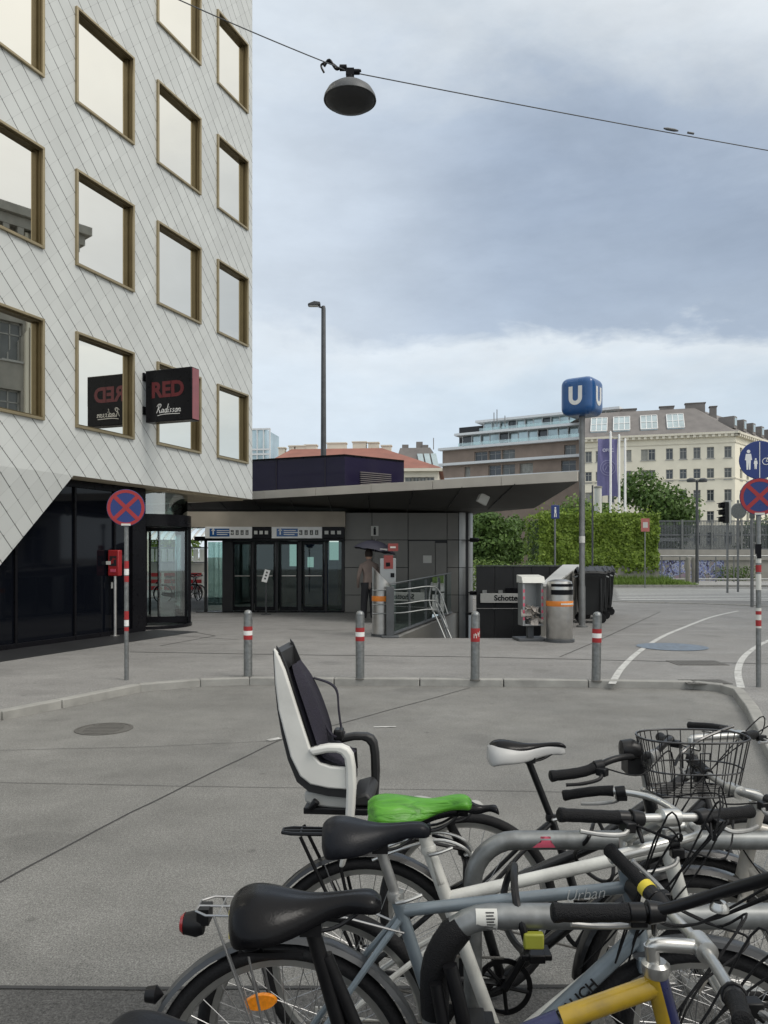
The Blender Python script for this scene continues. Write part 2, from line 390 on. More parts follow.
MT['blackp'] = mat('black_plastic', (.006, .006, .007), .36, var=.2, scale=30, spec=.3)
MT['grip'] = mat('grip_rubber', (.006, .006, .007), .5, var=.2, scale=60, bump=.5, bscale=400, spec=.22)
MT['leather'] = mat('black_saddle_vinyl', (.004, .004, .005), .24, var=.25, scale=18, bump=.08, bscale=260, spec=.16, coat=.06)
MT['leather2'] = mat('worn_saddle_vinyl', (.008, .009, .012), .36, var=.3, scale=22, bump=.08, bscale=200, spec=.18)
MT['alu'] = mat('polished_aluminium', (.56, .56, .54), .3, .9, var=.12, scale=12)
MT['alud'] = mat('dull_aluminium', (.44, .44, .43), .42, .85, var=.2, scale=25, dirt=.3)
MT['fr_grey'] = mat('grey_blue_lacquer', (.165, .20, .225), .32, .15, var=.14, scale=16, coat=.35, dirt=.3)
MT['fr_white'] = mat('cream_lacquer', (.60, .60, .56), .33, 0, var=.1, scale=16, coat=.3, dirt=.35)
MT['fr_black'] = mat('black_lacquer', (.007, .007, .008), .28, 0, var=.3, scale=14, coat=.3)
MT['fr_blue'] = mat('navy_lacquer', (.010, .014, .075), .28, 0, var=.2, scale=16, coat=.4)
MT['fr_yel'] = mat('yellow_lacquer', (.42, .27, .015), .3, 0, var=.14, scale=20, coat=.4, dirt=.45)
MT['fr_beige'] = mat('silver_beige_lacquer', (.40, .38, .34), .35, .3, var=.1, scale=12, dirt=.25)
MT['fend_d'] = mat('dark_fender', (.035, .038, .042), .3, .1, var=.15, coat=.3)
MT['beam'] = mat('warm_concrete', (.42, .37, .30), .75, var=.12, scale=2)
MT['dim_red'] = mat('dim_red_letters', (.12, .005, .010), .4)
MT['green'] = mat('green_cover_fabric', (.09, .36, .02), .42, var=.14, scale=22, bump=.3, bscale=90, spec=.4)
MT['dgreen'] = mat('dark_green_print', (.03, .13, .015), .5)
MT['seat_w'] = mat('white_seat_plastic', (.66, .65, .61), .42, var=.07, scale=9, dirt=.2)
MT['seat_g'] = mat('grey_seat_plastic', (.38, .38, .36), .5, var=.1, scale=9, dirt=.3)
MT['seat_d'] = mat('dark_seat_trim', (.016, .016, .017), .5)
MT['pad'] = mat('navy_seat_padding', (.013, .011, .022), .85, var=.25, scale=30, bump=.5, bscale=220)
MT['amber'] = mat('amber_reflector', (.75, .24, .01), .2, var=.25, scale=90, coat=.5)
MT['redlens'] = mat('red_lens', (.30, .012, .015), .15, var=.2, scale=60, coat=.5)
MT['yelref'] = mat('yellow_reflector', (.75, .62, .08), .2, var=.2, scale=90, coat=.5)
MT['spoke'] = mat('steel_spoke', (.38, .38, .38), .35, .9)
MT['yellow'] = mat('yellow_plastic', (.62, .50, .04), .4)
MT['olive'] = mat('olive_lock_plastic', (.25, .26, .03), .45)
MT['skin'] = mat('skin', (.45, .28, .20), .55); MT['jacket'] = mat('brown_jacket', (.20, .155, .135), .8, var=.2)
MT['trouser'] = mat('dark_trousers', (.02, .02, .024), .8); MT['umb'] = mat('navy_umbrella', (.022, .022, .038), .6, var=.15)
MT['paper'] = mat('newspaper', (.46, .42, .38), .8, var=.35, scale=30)
MT['pink'] = mat('pink_sticker', (.60, .10, .16), .5, var=.2)
MT['redsign'] = mat('faded_red_board', (.26, .055, .05), .6)
def fabric_mat():
    m = bpy.data.materials.new('green_cover_fabric'); m.use_nodes = True; t = m.node_tree; L = t.links.new; b = t.nodes['Principled BSDF']; b.inputs['Roughness'].default_value = .38; b.inputs['Specular IOR Level'].default_value = .4
    tc = N('ShaderNodeTexCoord', t); mp = N('ShaderNodeMapping', t); mp.inputs['Rotation'].default_value = (0, R(28), 0); mp.inputs['Scale'].default_value = (6, 30, 42); L(tc.outputs['Object'], mp.inputs[0])
    n = N('ShaderNodeTexNoise', t); n.inputs['Scale'].default_value = 1.1; n.inputs['Detail'].default_value = 4; n.inputs['Distortion'].default_value = .8; L(mp.outputs[0], n.inputs['Vector'])
    cr = N('ShaderNodeValToRGB', t); L(n.outputs['Fac'], cr.inputs[0]); e = cr.color_ramp.elements; e[0].position = .36; e[0].color = (.045, .18, .012, 1); e[1].position = .47; e[1].color = (.07, .26, .018, 1)
    x = e.new(.7); x.color = (.095, .32, .025, 1); L(cr.outputs[0], b.inputs['Base Color'])
    bp = N('ShaderNodeBump', t); bp.inputs['Strength'].default_value = .8; bp.inputs['Distance'].default_value = .012; L(n.outputs['Fac'], bp.inputs['Height']); L(bp.outputs[0], b.inputs['Normal']); return m
MT['green'] = fabric_mat()
MT['seat_l'] = mat('pale_grey_vinyl', (.44, .44, .43), .4, var=.08)
MT['inter'] = mat('interior_dim', (.13, .15, .15), .7, var=.3, scale=.8)
MT['curtain'] = mat('curtained_window', (.30, .30, .27), .5, var=.3, scale=1.5)
MT['midwin'] = mat('half_shaded_window', (.13, .14, .14), .15, var=.4, scale=.6)
MT['lit'] = bpy.data.materials.new('lit_display'); MT['lit'].use_nodes = True
_b = MT['lit'].node_tree.nodes['Principled BSDF']; _b.inputs['Base Color'].default_value = (.6, .65, .62, 1); _b.inputs['Emission Color'].default_value = (.8, .95, .9, 1); _b.inputs['Emission Strength'].default_value = .55
MT['signb'] = mat('pale_sign_enamel', (.50, .50, .48), .45, var=.1, scale=4)
# ================================================================== GROUND
import bmesh
def sheet(name, outer, holes, z, m):
    bm = bmesh.new(); edges = []
    for loop in [outer] + holes:
        vs_ = [bm.verts.new((p[0], p[1], z)) for p in loop]
        edges += [bm.edges.new((vs_[i], vs_[(i + 1) % len(vs_)])) for i in range(len(vs_))]
    bmesh.ops.triangle_fill(bm, use_beauty=True, use_dissolve=False, edges=edges, normal=(0, 0, 1))
    for f in bm.faces:
        if f.normal.z < 0: f.normal_flip()
    me = bpy.data.meshes.new(name); bm.to_mesh(me); bm.free(); me.materials.append(m)
    o = bpy.data.objects.new(name, me); COL.objects.link(o); return struct(o)
PZ = 0.08
HOLE = [(.25, 15.2), (3.0, 15.2), (4.88, 21.9), (2.64, 22.28), (2.1, 22.28)]
kl = [(-9.5, -6), (-5.6, 4.2), (-4.55, 6.7), (-3.91, 7.94), (-3.56, 8.57), (-3.02, 9.62), (-2.36, 10.0), (-1.75, 10.15), (.46, 10.06), (2.6, 9.95), (3.9, 9.83), (4.16, 9.6),
      (4.2, 9.3), (3.85, 8.2), (3.27, 6.64), (2.55, 4.6), (.9, -.2), (-1.2, -6)]
sheet('road', [(-700, -60), (700, -60), (700, 2500), (-700, 2500)], [HOLE], 0, MT['road'])
far = [(46, 20), (14.2, 23.6), (10.4, 26.4), (6.5, 28.2), (2, 29), (-42, 33)]
sheet('plaza', [(-42, -6)] + kl + [(46, -6)] + far, [HOLE], PZ, MT['plaza'])
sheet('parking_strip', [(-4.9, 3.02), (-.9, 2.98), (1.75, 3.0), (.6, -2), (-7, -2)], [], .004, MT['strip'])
sheet('street', [(-42, 34.5), (2, 30.5), (8, 28.9), (14.2, 24.6), (46, 21), (140, 21), (140, 43), (-42, 43)], [], .004, MT['farroad'])
mb = MB()
def kerb(pts, wd=.12, h=.095, step=.95, z=0, out=0.0):
    for i in range(len(pts) - 1):
        a, b = Vector(pts[i]), Vector(pts[i + 1]); L = (b - a).length; n = max(1, round(L / step)); d = (b - a) / n; nn = Vector((-d.y, d.x)).normalized()
        for k in range(n):
            c = a + d * (k + .5) + nn * out; ang = math.atan2(d.y, d.x)
            mb.box((c.x, c.y, z + h / 2 - .03), (d.length - .012, wd, h + .06), ang)
kerb(kl, out=.02)
struct(mb.build('kerb', MT['kerb'], bev=.012))
mb = MB(); kerb([(p[0], p[1]) for p in far], .14, .11)
struct(mb.build('street_kerb', MT['kerb'], bev=.012))
mb = MB()
def strip(pts, wd, z):
    pts = [Vector((p[0], p[1])) for p in pts]; Lf, Rt = [], []
    for i, p in enumerate(pts):
        a = pts[max(0, i - 1)]; b = pts[min(len(pts) - 1, i + 1)]; d = (b - a).normalized(); n = Vector((-d.y, d.x)) * wd / 2
        Lf.append((p.x + n.x, p.y + n.y, z)); Rt.append((p.x - n.x, p.y - n.y, z))
    mb.grid([Lf, Rt])
def gpts(l, z=0.0): return [tuple(G(x, y, z)[:2]) for x, y in l]
def wob(pts, amp=.006, n=9):
    out = []
    for i in range(len(pts) - 1):
        for k in range(n):
            t = k / n; out.append((lerp(pts[i][0], pts[i + 1][0], t) + rnd.uniform(-amp, amp), lerp(pts[i][1], pts[i + 1][1], t) + rnd.uniform(-amp, amp)))
    return out + [pts[-1]]
strip(wob(gpts([(-60, 915), (130, 813), (278, 741), (470, 688)])), .012, .004)
strip(wob(gpts([(-40, 782), (150, 786), (420, 790), (740, 795)])), .006, .004)
strip(wob(gpts([(278, 741), (150, 747), (-60, 752)])), .006, .004)
strip(wob([(-4.9, 3.03), (-.9, 2.99), (1.75, 3.01)]), .02, .008)
struct(mb.build('road_joint', MT['seam'], smooth=0, recalc=False))
mb = MB()
strip(wob(gpts([(130, 652), (300, 655), (470, 657), (600, 660), (768, 664)], PZ), .004), .035, PZ + .004)
strip(wob(gpts([(150, 634), (240, 640)], PZ), .004), .02, PZ + .004)
strip(wob(gpts([(187, 631), (215, 636), (160, 646)], PZ), .004), .025, PZ + .004)
strip(wob(gpts([(560, 657), (600, 640), (660, 612)], PZ), .004), .02, PZ + .004)
struct(mb.build('plaza_joint', MT['seam'], smooth=0, recalc=False))
mb = MB()
def curve(pts, n=8):
    pts = [Vector(p) for p in pts]; out = []
    for i in range(len(pts) - 1):
        p0, p1, p2, p3 = pts[max(0, i - 1)], pts[i], pts[i + 1], pts[min(len(pts) - 1, i + 2)]
        for k in range(n):
            t = k / n; out.append(.5 * ((2 * p1) + (p2 - p0) * t + (2 * p0 - 5 * p1 + 4 * p2 - p3) * t * t + (3 * p1 - p0 - 3 * p2 + p3) * t ** 3))
    return out + [pts[-1]]
def curve2(l): return [tuple(p[:2]) for p in curve([(x, y, 0) for x, y in l])]
strip(curve2(gpts([(612, 684), (622, 668), (640, 651), (662, 637), (684, 627.5), (712, 617), (738, 611)], PZ)), .09, PZ + .004)
strip(curve2(gpts([(741, 688), (738, 671), (744, 657), (758, 646), (775, 638)], PZ)), .09, PZ + .004)
struct(mb.build('path_marking', MT['paint'], smooth=0, recalc=False))
mb = MB()
for (x0, y0), (x1, y1), wd in (((268, 741), (280, 738.5), .07), ((374, 727.5), (396, 727), .04)): strip(wob(gpts([(x0, y0), (x1, y1)]), .004, 6), wd, .006)
struct(mb.build('worn_marking', MT['paint'], smooth=0, recalc=False))
mb = MB()
for k in range(9):
    y = 30.2 + k * 1.25; x0 = 9.2 + k * .35
    mb.quad((x0, y, .008), (x0 + 11, y - 1.2, .008), (x0 + 11, y - .6, .008), (x0, y + .6, .008))
struct(mb.build('crossing_marking', MT['paint'], smooth=0, recalc=False))
mb = MB(); c = G(672, 647, PZ)
mb.poly([(c.x + .6 * math.cos(k * .157), c.y + .6 * math.sin(k * .157), PZ + .008) for k in range(40)])
struct(mb.build('cycle_path_marking', MT['bluepaint'], smooth=0))
def manhole(name, px, py, z, rx, ry, label):
    mb = MB(); c = G(px, py, z); t = thing(name, label, 'manhole cover', (c.x, c.y, z))
    if ry == 0:
        mb.lathe([(rx, 0), (rx, .006), (rx * .9, .006), (rx * .9, .003), (0, .003)], seg=32)
        for k in range(-3, 4): mb.box((0, k * rx * .24, .0045), (rx * 1.3 * math.sqrt(max(.05, 1 - (k * .25) ** 2)), .02, .004))
    else:
        mb.box((0, 0, .003), (rx, ry, .006))
        for k in range(-4, 5): mb.box((k * rx * .1, 0, .007), (.03, ry * .85, .004))
    mb.build('cover', MT['iron'], t); return t
manhole('manhole_cover', 104, 729, 0.001, .27, 0, 'round iron manhole cover in the road near the left kerb')
manhole('manhole_cover', 697, 663, PZ + .001, .75, .5, 'ribbed iron cover in the cycle path between its white lines')
manhole('manhole_cover', 705, 682, PZ + .001, .55, .35, 'small iron cover by the kerb at the end of the cycle path')
# grass patch and far pavement
sheet('far_pavement', [(8, 43.2), (140, 43.2), (140, 62), (8, 62)], [], .10, MT['walk'])
mb = MB(); kerb([(2, 43.1), (60, 43.1)], .16, .12)
struct(mb.build('far_kerb', MT['kerb'], bev=.01))

def leaf_cloud(name, blobs, n, size, m, parent=None, rs=1, shell=.55):
    """blobs: (centre, (rx,ry,rz)) ellipsoids; leaves scattered towards their surface"""
    q = random.Random(rs); V = []; F = []
    wts = [b[1][0] * b[1][1] + b[1][1] * b[1][2] + b[1][0] * b[1][2] for b in blobs]
    for _ in range(n):
        c, r = q.choices(blobs, wts)[0]
        d = Vector((q.gauss(0, 1), q.gauss(0, 1), q.gauss(0, 1))).normalized(); k = (shell + (1 - shell) * q.random()) * (1 + q.gauss(0, .06))
        p = Vector((c[0] + d.x * r[0] * k, c[1] + d.y * r[1] * k, c[2] + d.z * r[2] * k))
        s = size * q.uniform(.6, 1.25)
        nrm = (d + Vector((q.gauss(0, .6), q.gauss(0, .6), q.gauss(0, .6) + .3))).normalized()
        u = nrm.cross(Vector((q.gauss(0, 1), q.gauss(0, 1), q.gauss(0, 1)))).normalized(); v = nrm.cross(u)
        o = len(V); V += [p - u * s * .5, p - v * s * .3 , p + u * s * .5, p + v * s * .3 + nrm * s * .1]; F.append((o, o + 1, o + 2, o + 3))
    me = bpy.data.meshes.new(name); me.from_pydata([tuple(p) for p in V], [], F); me.materials.append(m)
    o = bpy.data.objects.new(name, me); COL.objects.link(o)
    if parent is not None: o.parent = parent
    return o
def tree(x, y, h, cr, label, m, rs, n=5200, size=.42, trunk=.22, crown0=.28, group=None, name='tree'):
    t = thing(name, label, 'tree', (x, y, 0), 0, group); q = random.Random(rs)
    mb = MB(); tp = [(0, 0, -.2), (q.uniform(-.1, .1), 0, h * .2), (q.uniform(-.2, .2), q.uniform(-.2, .2), h * .45), (q.uniform(-.3, .3), q.uniform(-.3, .3), h * .85)]
    mb.tube(tp, [trunk * 1.25, trunk, trunk * .7, trunk * .15], 9)
    blobs = []
    for k in range(11):
        a = q.uniform(0, 6.28); zz = lerp(crown0, .92, (k + .5) / 11) * h; env = math.sin(math.pi * min(1, .18 + .78 * (zz / h - crown0) / (1 - crown0))) 
        rr = cr * env * q.uniform(.25, .62); p = (math.cos(a) * rr, math.sin(a) * rr, zz); b = cr * q.uniform(.34, .52)
        blobs.append((p, (b, b, b * .8))); s = Vector(tp[2]).lerp(Vector(tp[1]), q.random())
        mb.tube([s, s.lerp(Vector(p), .5) + Vector((0, 0, -.15)), p], [trunk * .4, trunk * .25, trunk * .08], 6)
    mb.build('trunk', MT['bark'], t)
    leaf_cloud('crown', blobs, n, size, m, t, rs); return t

# ================================================================== HOTEL
hotel = thing('hotel_building', 'hotel clad in pale diamond metal shingles with bronze framed square windows', 'building', (-10.955, 0, 0), math.atan2(.933, .36))
S1, S0, HB, HT = 21.17, 5.2, 3.12, 24.0
cols = [(10.44, 11.92), (12.74, 14.22), (15.06, 16.55), (17.37, 18.84), (19.60, 20.88)]
cols = [(5.85, 7.33), (8.15, 9.63)] + cols
rows_ = [(4.03 + 2.92 * k, 5.67 + 2.92 * k) for k in range(6)]
def wall_open(mb, U, ops, u0, u1, z0, z1, y=0.0, depth=None, flip=1):
    us = sorted({u0, u1, *[o[0] for o in ops], *[o[1] for o in ops]}); zs = sorted({z0, z1, *[o[2] for o in ops], *[o[3] for o in ops]})
    for i in range(len(us) - 1):
        for k in range(len(zs) - 1):
            cu, cz = (us[i] + us[i + 1]) / 2, (zs[k] + zs[k + 1]) / 2
            if any(o[0] < cu < o[1] and o[2] < cz < o[3] for o in ops): continue
            mb.quad(U(us[i], y, zs[k]), U(us[i + 1], y, zs[k]), U(us[i + 1], y, zs[k + 1]), U(us[i], y, zs[k + 1]))
    if depth:
        for a, b, c, d in ops:
            for p, q_ in (((a, c), (b, c)), ((b, c), (b, d)), ((b, d), (a, d)), ((a, d), (a, c))):
                mb.quad(U(p[0], y, p[1]), U(q_[0], y, q_[1]), U(q_[0], y + depth, q_[1]), U(p[0], y + depth, p[1]))
mb = MB(); ops = [(c0, c1, r0, r1) for c0, c1 in cols for r0, r1 in rows_]
U = lambda u, y, z: (u, y, z)
wall_open(mb, U, ops, S0, S1, HB, HT)
# end wall, back and top
mb.quad((S1, 0, HB), (S1, 15, HB), (S1, 15, HT), (S1, 0, HT)); mb.quad((S0, 0, HT), (S1, 0, HT), (S1, 15, HT), (S0, 15, HT))
mb.quad((S0, 15, 0), (S1, 15, HB), (S1, 15, HT), (S0, 15, HT)); mb.quad((S0, 0, HB), (S0, 15, HB), (S0, 15, HT), (S0, 0, HT))
# folded panel leaning back to the ground
mb.poly([(S0, 0, HB), (14.98, 0, HB), (12.38, .5, PZ), (S0, .5, PZ)])
mb.quad((14.98, 0, HB), (14.98, .12, HB), (12.38, .62, PZ), (12.38, .5, PZ))
mb.build('facade', MT['shingle'], hotel, smooth=0, recalc=False)
for ci, (a, b) in enumerate(cols):
    for (c, d) in rows_:
        if d > 20.5 and ci < 2: continue
        f = MB(); e = .045; pj = -.05
        for (x0, x1, z0, z1) in ((a - e, b + e, d, d + e), (a - e, b + e, c - e, c), (a - e, a, c, d), (b, b + e, c, d)): f.box2((x0, pj, z0), (x1, .004, z1))
        fr = f.build('window', MT['brass2'], hotel, smooth=0, bev=.004)
        rv = MB(); dp = .105
        for (x0, x1, z0, z1) in ((a, b, d - .03, d), (a, b, c, c + .03), (a, a + .03, c + .03, d - .03), (b - .03, b, c + .03, d - .03)): rv.box2((x0, .002, z0), (x1, dp, z1))
        rv.box2((b - .062, .05, c + .03), (b - .03, dp - .002, d - .03))
        rv.build('reveal', MT['brass'], fr, smooth=0)
        pn = MB(); tl = (rnd.uniform(-.002, .002), rnd.uniform(-.002, .002), rnd.uniform(-.002, .002))
        pn.quad((a + .03, dp - .02 + tl[0], c + .03), (b - .062, dp - .02 + tl[1], c + .03), (b - .062, dp - .02 + tl[2], d - .03), (a + .03, dp - .02, d - .03))
        pn.build('pane', MT['mirror'], fr, smooth=0, recalc=False)
# soffit with ribs under the overhang
mb = MB(); mb.quad((14.9, .004, HB + .002), (S1 - .004, .004, HB + .002), (S1 - .004, 14.9, HB + .002), (14.9, 14.9, HB + .002))
for k in range(44): mb.box((18.0 + 3.1 * k / 44, 4.2, HB - .02), (.03, 8.0, .035))
mb.build('soffit', MT['soffit'], hotel, smooth=0)
# glazed ground floor
mb = MB()
mb.box2((9, .56, PZ - .3), (17.2, .62, HB - .01)); mb.build('ground_floor_glazing', MT['dglass'], hotel, smooth=0)
mb = MB()
for s_ in (11.2, 12.7, 14.2, 15.6, 16.7): mb.box2((s_ - .025, .52, PZ), (s_ + .025, .56, HB - .02))
mb.box2((9, .50, PZ - .05), (17.2, .557, PZ + .09)); mb.box2((9, .515, HB - .14), (17.2, .557, HB - .02))
mb.build('mullions', MT['black'], hotel, smooth=0, bev=.004)
mb = MB(); mb.box2((17.2, .50, PZ - .2), (17.62, 8.2, HB - .005)); mb.box2((9, 8.2, 0), (17.62, 8.4, HB - .005))
mb.build('corner_wall', MT['black'], hotel, smooth=0)
mb = MB(); mb.box2((12.0, -.62, PZ + .002), (17.9, .498, PZ + .006)); mb.build('dark_ground_strip', MT['anth'], hotel, smooth=0)  # thin dark strip on the ground along the foot of the glazing
# revolving door
rc = hotel.matrix_basis
def h2w(x, y, z):
    return Matrix.Translation((-10.955, 0, 0)) @ Matrix.Rotation(math.atan2(.933, .36), 4, 'Z') @ Vector((x, y, z))
dcn = (18.66, 1.32)
door = MB(); door.lathe([(1.02, 2.34), (1.02, 2.60), (.2, 2.60), (.2, 2.34)], (*dcn, 0), seg=40, closed=True); 
dr = door.build('revolving_door', MT['black'], hotel)
mb = MB(); mb.lathe([(1.04, PZ), (1.04, PZ + .07), (.98, PZ + .07), (.98, PZ)], (*dcn, 0), seg=40, closed=True); mb.build('base_ring', MT['black'], dr)
mb = MB(); n = 40
for a0, a1 in ((-1.15, .35), (1.1, 3.4)):
    rws = [[(dcn[0] + 1.0 * math.cos(lerp(a0, a1, k / 14)), dcn[1] + 1.0 * math.sin(lerp(a0, a1, k / 14)), z) for k in range(15)] for z in (PZ + .07, 2.34)]
    mb.grid(rws)
mb.build('curved_glass', MT['clear'], dr)
mb = MB()
for a in (-1.15, -.4, .35, 1.1, 1.9, 3.4): mb.box((dcn[0] + 1.0 * math.cos(a), dcn[1] + 1.0 * math.sin(a), 1.23), (.06, .05, 2.22), a)
for a in (.55, 2.12, 3.69, 5.26): mb.box((dcn[0] + .9 * math.cos(a), dcn[1] + .9 * math.sin(a), 1.23), (.05, .05, 2.2), a); mb.box((dcn[0] + .45 * math.cos(a), dcn[1] + .45 * math.sin(a), 2.29), (.9, .05, .08), a); mb.box((dcn[0] + .45 * math.cos(a), dcn[1] + .45 * math.sin(a), .22), (.9, .04, .14), a)
mb.lathe([(.04, PZ), (.04, 2.35)], (*dcn, 0), seg=10)
mb.build('door_leaf', MT['black'], dr)
mb = MB()
for a in (.55, 2.12, 3.69, 5.26):
    ca, sa = math.cos(a), math.sin(a); mb.quad(*[(dcn[0] + r * ca, dcn[1] + r * sa, z) for r, z in ((.05, .3), (.88, .3), (.88, 2.25), (.05, 2.25))])
mb.build('leaf_glass', MT['clear'], dr, smooth=0, recalc=False)
mb = MB(); mb.lathe([(.94, 2.6), (.94, 3.1)], (*dcn, 0), seg=40); mb.build('glass_drum', MT['green_gl'], dr)

# flag sign of the hotel
sg = thing('hotel_sign', 'black box sign with red capitals and white script on the hotel facade', 'sign', tuple(h2w(16.98, 0, 0)), math.atan2(.933, .36))
mb = MB(); mb.box2((-.13, -1.20, 4.36), (.13, -.10, 5.40)); box = mb.build('sign_box', MT['black'], sg, bev=.015)
mb = MB(); mb.box2((-.11, -1.206, 4.38), (.11, -1.201, 5.38)); mb.build('side_panel', mat('dark_red_side', (.26, .085, .095), .35), sg)
mb = MB()
for z in (4.62, 5.3): mb.box2((-.05, -.10, z - .04), (.05, 0, z + .04)); mb.box2((-.1, -.03, z - .08), (.1, 0, z + .08))
mb.build('bracket', MT['black'], sg)
Mf = Matrix(((0, 0, -1, -.131), (-1, 0, 0, -.63), (0, 1, 0, 4.98), (0, 0, 0, 1)))
text_mesh('RED', .42, MT['dim_red'], sg, Mf, off=.016)
Mf2 = Matrix(((0, 0, -1, -.131), (-1, 0, 0, -.66), (0, 1, 0, 4.60), (0, 0, 0, 1)))
def stroke_text(glyphs, h, r, m, parent, M, name='script_lettering'):
    mb = MB()
    for st in glyphs:
        pts = curve([(x * h + y * h * .22, y * h, .002) for x, y in st], 5); mb.tube(pts, r, 5)
    o = mb.build(name, m, parent); o.matrix_local = M; return o
script = [[(0, .0), (.1, .5), (.16, 1.0)], [(-.12, .75), (.05, 1.0), (.35, 1.02), (.42, .8), (.28, .58), (.12, .52), (.3, .3), (.45, .0), (.6, .1)],
          [(.9, .36), (.72, .42), (.62, .2), (.7, .02), (.84, .1), (.92, .4), (.92, .05), (1.05, .08)],
          [(1.36, .36), (1.2, .42), (1.1, .2), (1.2, .0), (1.32, .12), (1.4, .45), (1.44, 1.0)], [(1.4, .4), (1.36, .05), (1.5, .06)],
          [(1.6, .4), (1.56, .05), (1.7, .06)], [(1.6, .58), (1.62, .6), (1.64, .62)],
          [(2.02, .38), (1.84, .4), (1.9, .22), (2.0, .1), (1.8, .0)], [(2.4, .38), (2.22, .4), (2.28, .22), (2.4, .1), (2.18, .0)],
          [(2.7, .4), (2.56, .3), (2.58, .04), (2.76, .02), (2.82, .26), (2.7, .4), (2.9, .36)], [(3.0, .4), (2.96, .0)], [(2.97, .2), (3.12, .4), (3.24, .3), (3.2, .04), (3.36, .08)],
          [(.2, -.3), (1.2, -.18), (3.3, -.22)]]
stroke_text([[(x - 1.6, y - .4) for x, y in s_] for s_ in script], .17, .007, MT['white'], sg, Mf2)

# red letter-box style wall unit beside the dark glazing, on a post
bx = P(115, 563, 15.6); t = thing('red_call_box', 'red box with a white emblem on a steel post by the dark glass', 'call box', (bx.x, bx.y, PZ), R(-12))
mb = MB(); mb.box((0, 0, bx.z - PZ), (.24, .14, .52)); b_ = mb.build('box', MT['red'], t, bev=.02)
mb = MB(); mb.box((0, -.072, bx.z - PZ + .04), (.15, .006, .2)); mb.build('dark_panel', MT['anth'], t)
mb = MB(); mb.box((0, -.074, bx.z - PZ + .05), (.02, .01, .11)); mb.box((0.03, -.074, bx.z - PZ + .08), (.05, .01, .02)); mb.box((-.03, -.074, bx.z - PZ + .02), (.02, .01, .08)); mb.build('emblem', MT['red'], t)
mb = MB(); mb.box((0, -.073, bx.z - PZ - .15), (.12, .008, .06)); mb.build('slot', MT['pink'], t)
mb = MB(); mb.lathe([(.035, 0), (.035, bx.z - PZ - .26)], seg=14); mb.lathe([(.09, 0), (.09, .015), (.035, .015)], seg=14); mb.build('post', MT['steel'], t)
nb = P(104, 563, 15.3); n_ = MB(); n_.box((nb.x, nb.y + .25, nb.z), (.10, .02, .07), R(-12)); n_.box((nb.x + .08, nb.y + .3, nb.z - .45), (.09, .02, .12), R(-12))
tag(n_.build('door_notice', [MT['offwhite']], None), 'two small pale notices stuck on the dark hotel glass', 'notice')
# ================================================================== STATION
st = thing('station_pavilion', 'low grey metal station pavilion with glass doors and a wide flat canopy', 'building', (0, 0, 0))
FY = 22.3
F = [(-9, 25.0), (4.07, 16.3), (3.90, 20.3), (2.72, 22.6), (2.72, 31), (-9, 31)]
zs = [3.25, 3.25, 2.93, 2.93, 2.93, 2.93]; ZT = 3.44
mb = MB(); top = [(x, y, ZT) for x, y in F]; bot = [(x, y, z) for (x, y), z in zip(F, zs)]
mb.poly(top)
back = [(-9, 22.9 + .4, 2.93), (3.85, 20.3, 2.93)]
bq = [(-9, 25.0, 3.25), (4.07, 16.3, 3.25), (3.90, 20.3, 2.93), (2.72, 22.45, 2.93), (-9, 27, 2.93)]
mb.poly([bq[0], bq[1], bq[2]]); mb.poly([bq[0], bq[2], bq[3]]); mb.poly([bq[0], bq[3], bq[4]]); mb.poly([bq[3], (2.72, 31, 2.93), (-9, 31, 2.93), bq[4]])
for i in range(1, 6):
    j = (i + 1) % 6; mb.quad(bot[i], bot[j], top[j], top[i])
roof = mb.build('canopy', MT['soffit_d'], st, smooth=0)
mb = MB(); d = Vector((F[1][0] - F[0][0], F[1][1] - F[0][1], 0)); L = d.length; d /= L; ang = math.atan2(d.y, d.x); k = 0; n = 9
for k in range(n):
    c = Vector((F[0][0], F[0][1], 0)) + d * (L * (k + .5) / n) + Vector((d.y, -d.x, 0)) * .03
    mb.box((c.x, c.y, 3.345), (L / n - .012, .06, .21), ang)
mb.build('fascia', MT['fascia'], roof, smooth=0, bev=.004)
mb = MB(); a, b = Vector((*F[1], 0)), Vector((*F[2], 0))
mb.poly([(a.x + .012, a.y, 3.25), (b.x + .012, b.y, 2.93), (b.x + .012, b.y, 3.44), (a.x + .012, a.y, 3.45)]); mb.build('end_trim', MT['fascia'], roof, smooth=0)
# soffit joints
mb = MB()
for k in range(1, 12):
    p = Vector((-9, 25.0)).lerp(Vector((3.93, 16.3)), k / 12); q_ = Vector((-9, 27)).lerp(Vector((3.85, 20.3)), k / 12)
    mb.tube([(p.x, p.y, 3.248), (q_.x, q_.y, 2.928 if k > 0 else 2.93)], .012, 4)
mb.build('soffit_joint', MT['black'], roof, smooth=0)
# wall panels right of the doors
def X(px, Y=FY): return (px - 384) / FPX * Y
def Z(py, Y=FY): return EYE - (py - HY) / FPX * Y
xw0, xw1 = X(344.5), X(458)
mb = MB()
xs = [xw0, X(372), X(408), X(447), xw1 + .02]; zz = [-3.2, -1.6, PZ, Z(595), Z(567.5), Z(540), 2.93]
for i in range(4):
    for k in range(len(zz) - 1):
        if i == 2 and PZ <= zz[k] < Z(541): continue
        if zz[k] < PZ - .01 and i < 3: continue
        mb.box2((xs[i] + .008, FY - .03, zz[k] + .008), (xs[i + 1] - .008, FY + .1, zz[k + 1] - .008))
mb.build('wall_panels', MT['panel'], st, smooth=0, bev=.006)
mb = MB(); mb.box2((xw0, FY + .002, -3.2), (xw1 + .3, 31, 2.925)); mb.build('wall_core', MT['anth'], st, smooth=0)
mb = MB(); cxr = X(458) + .03
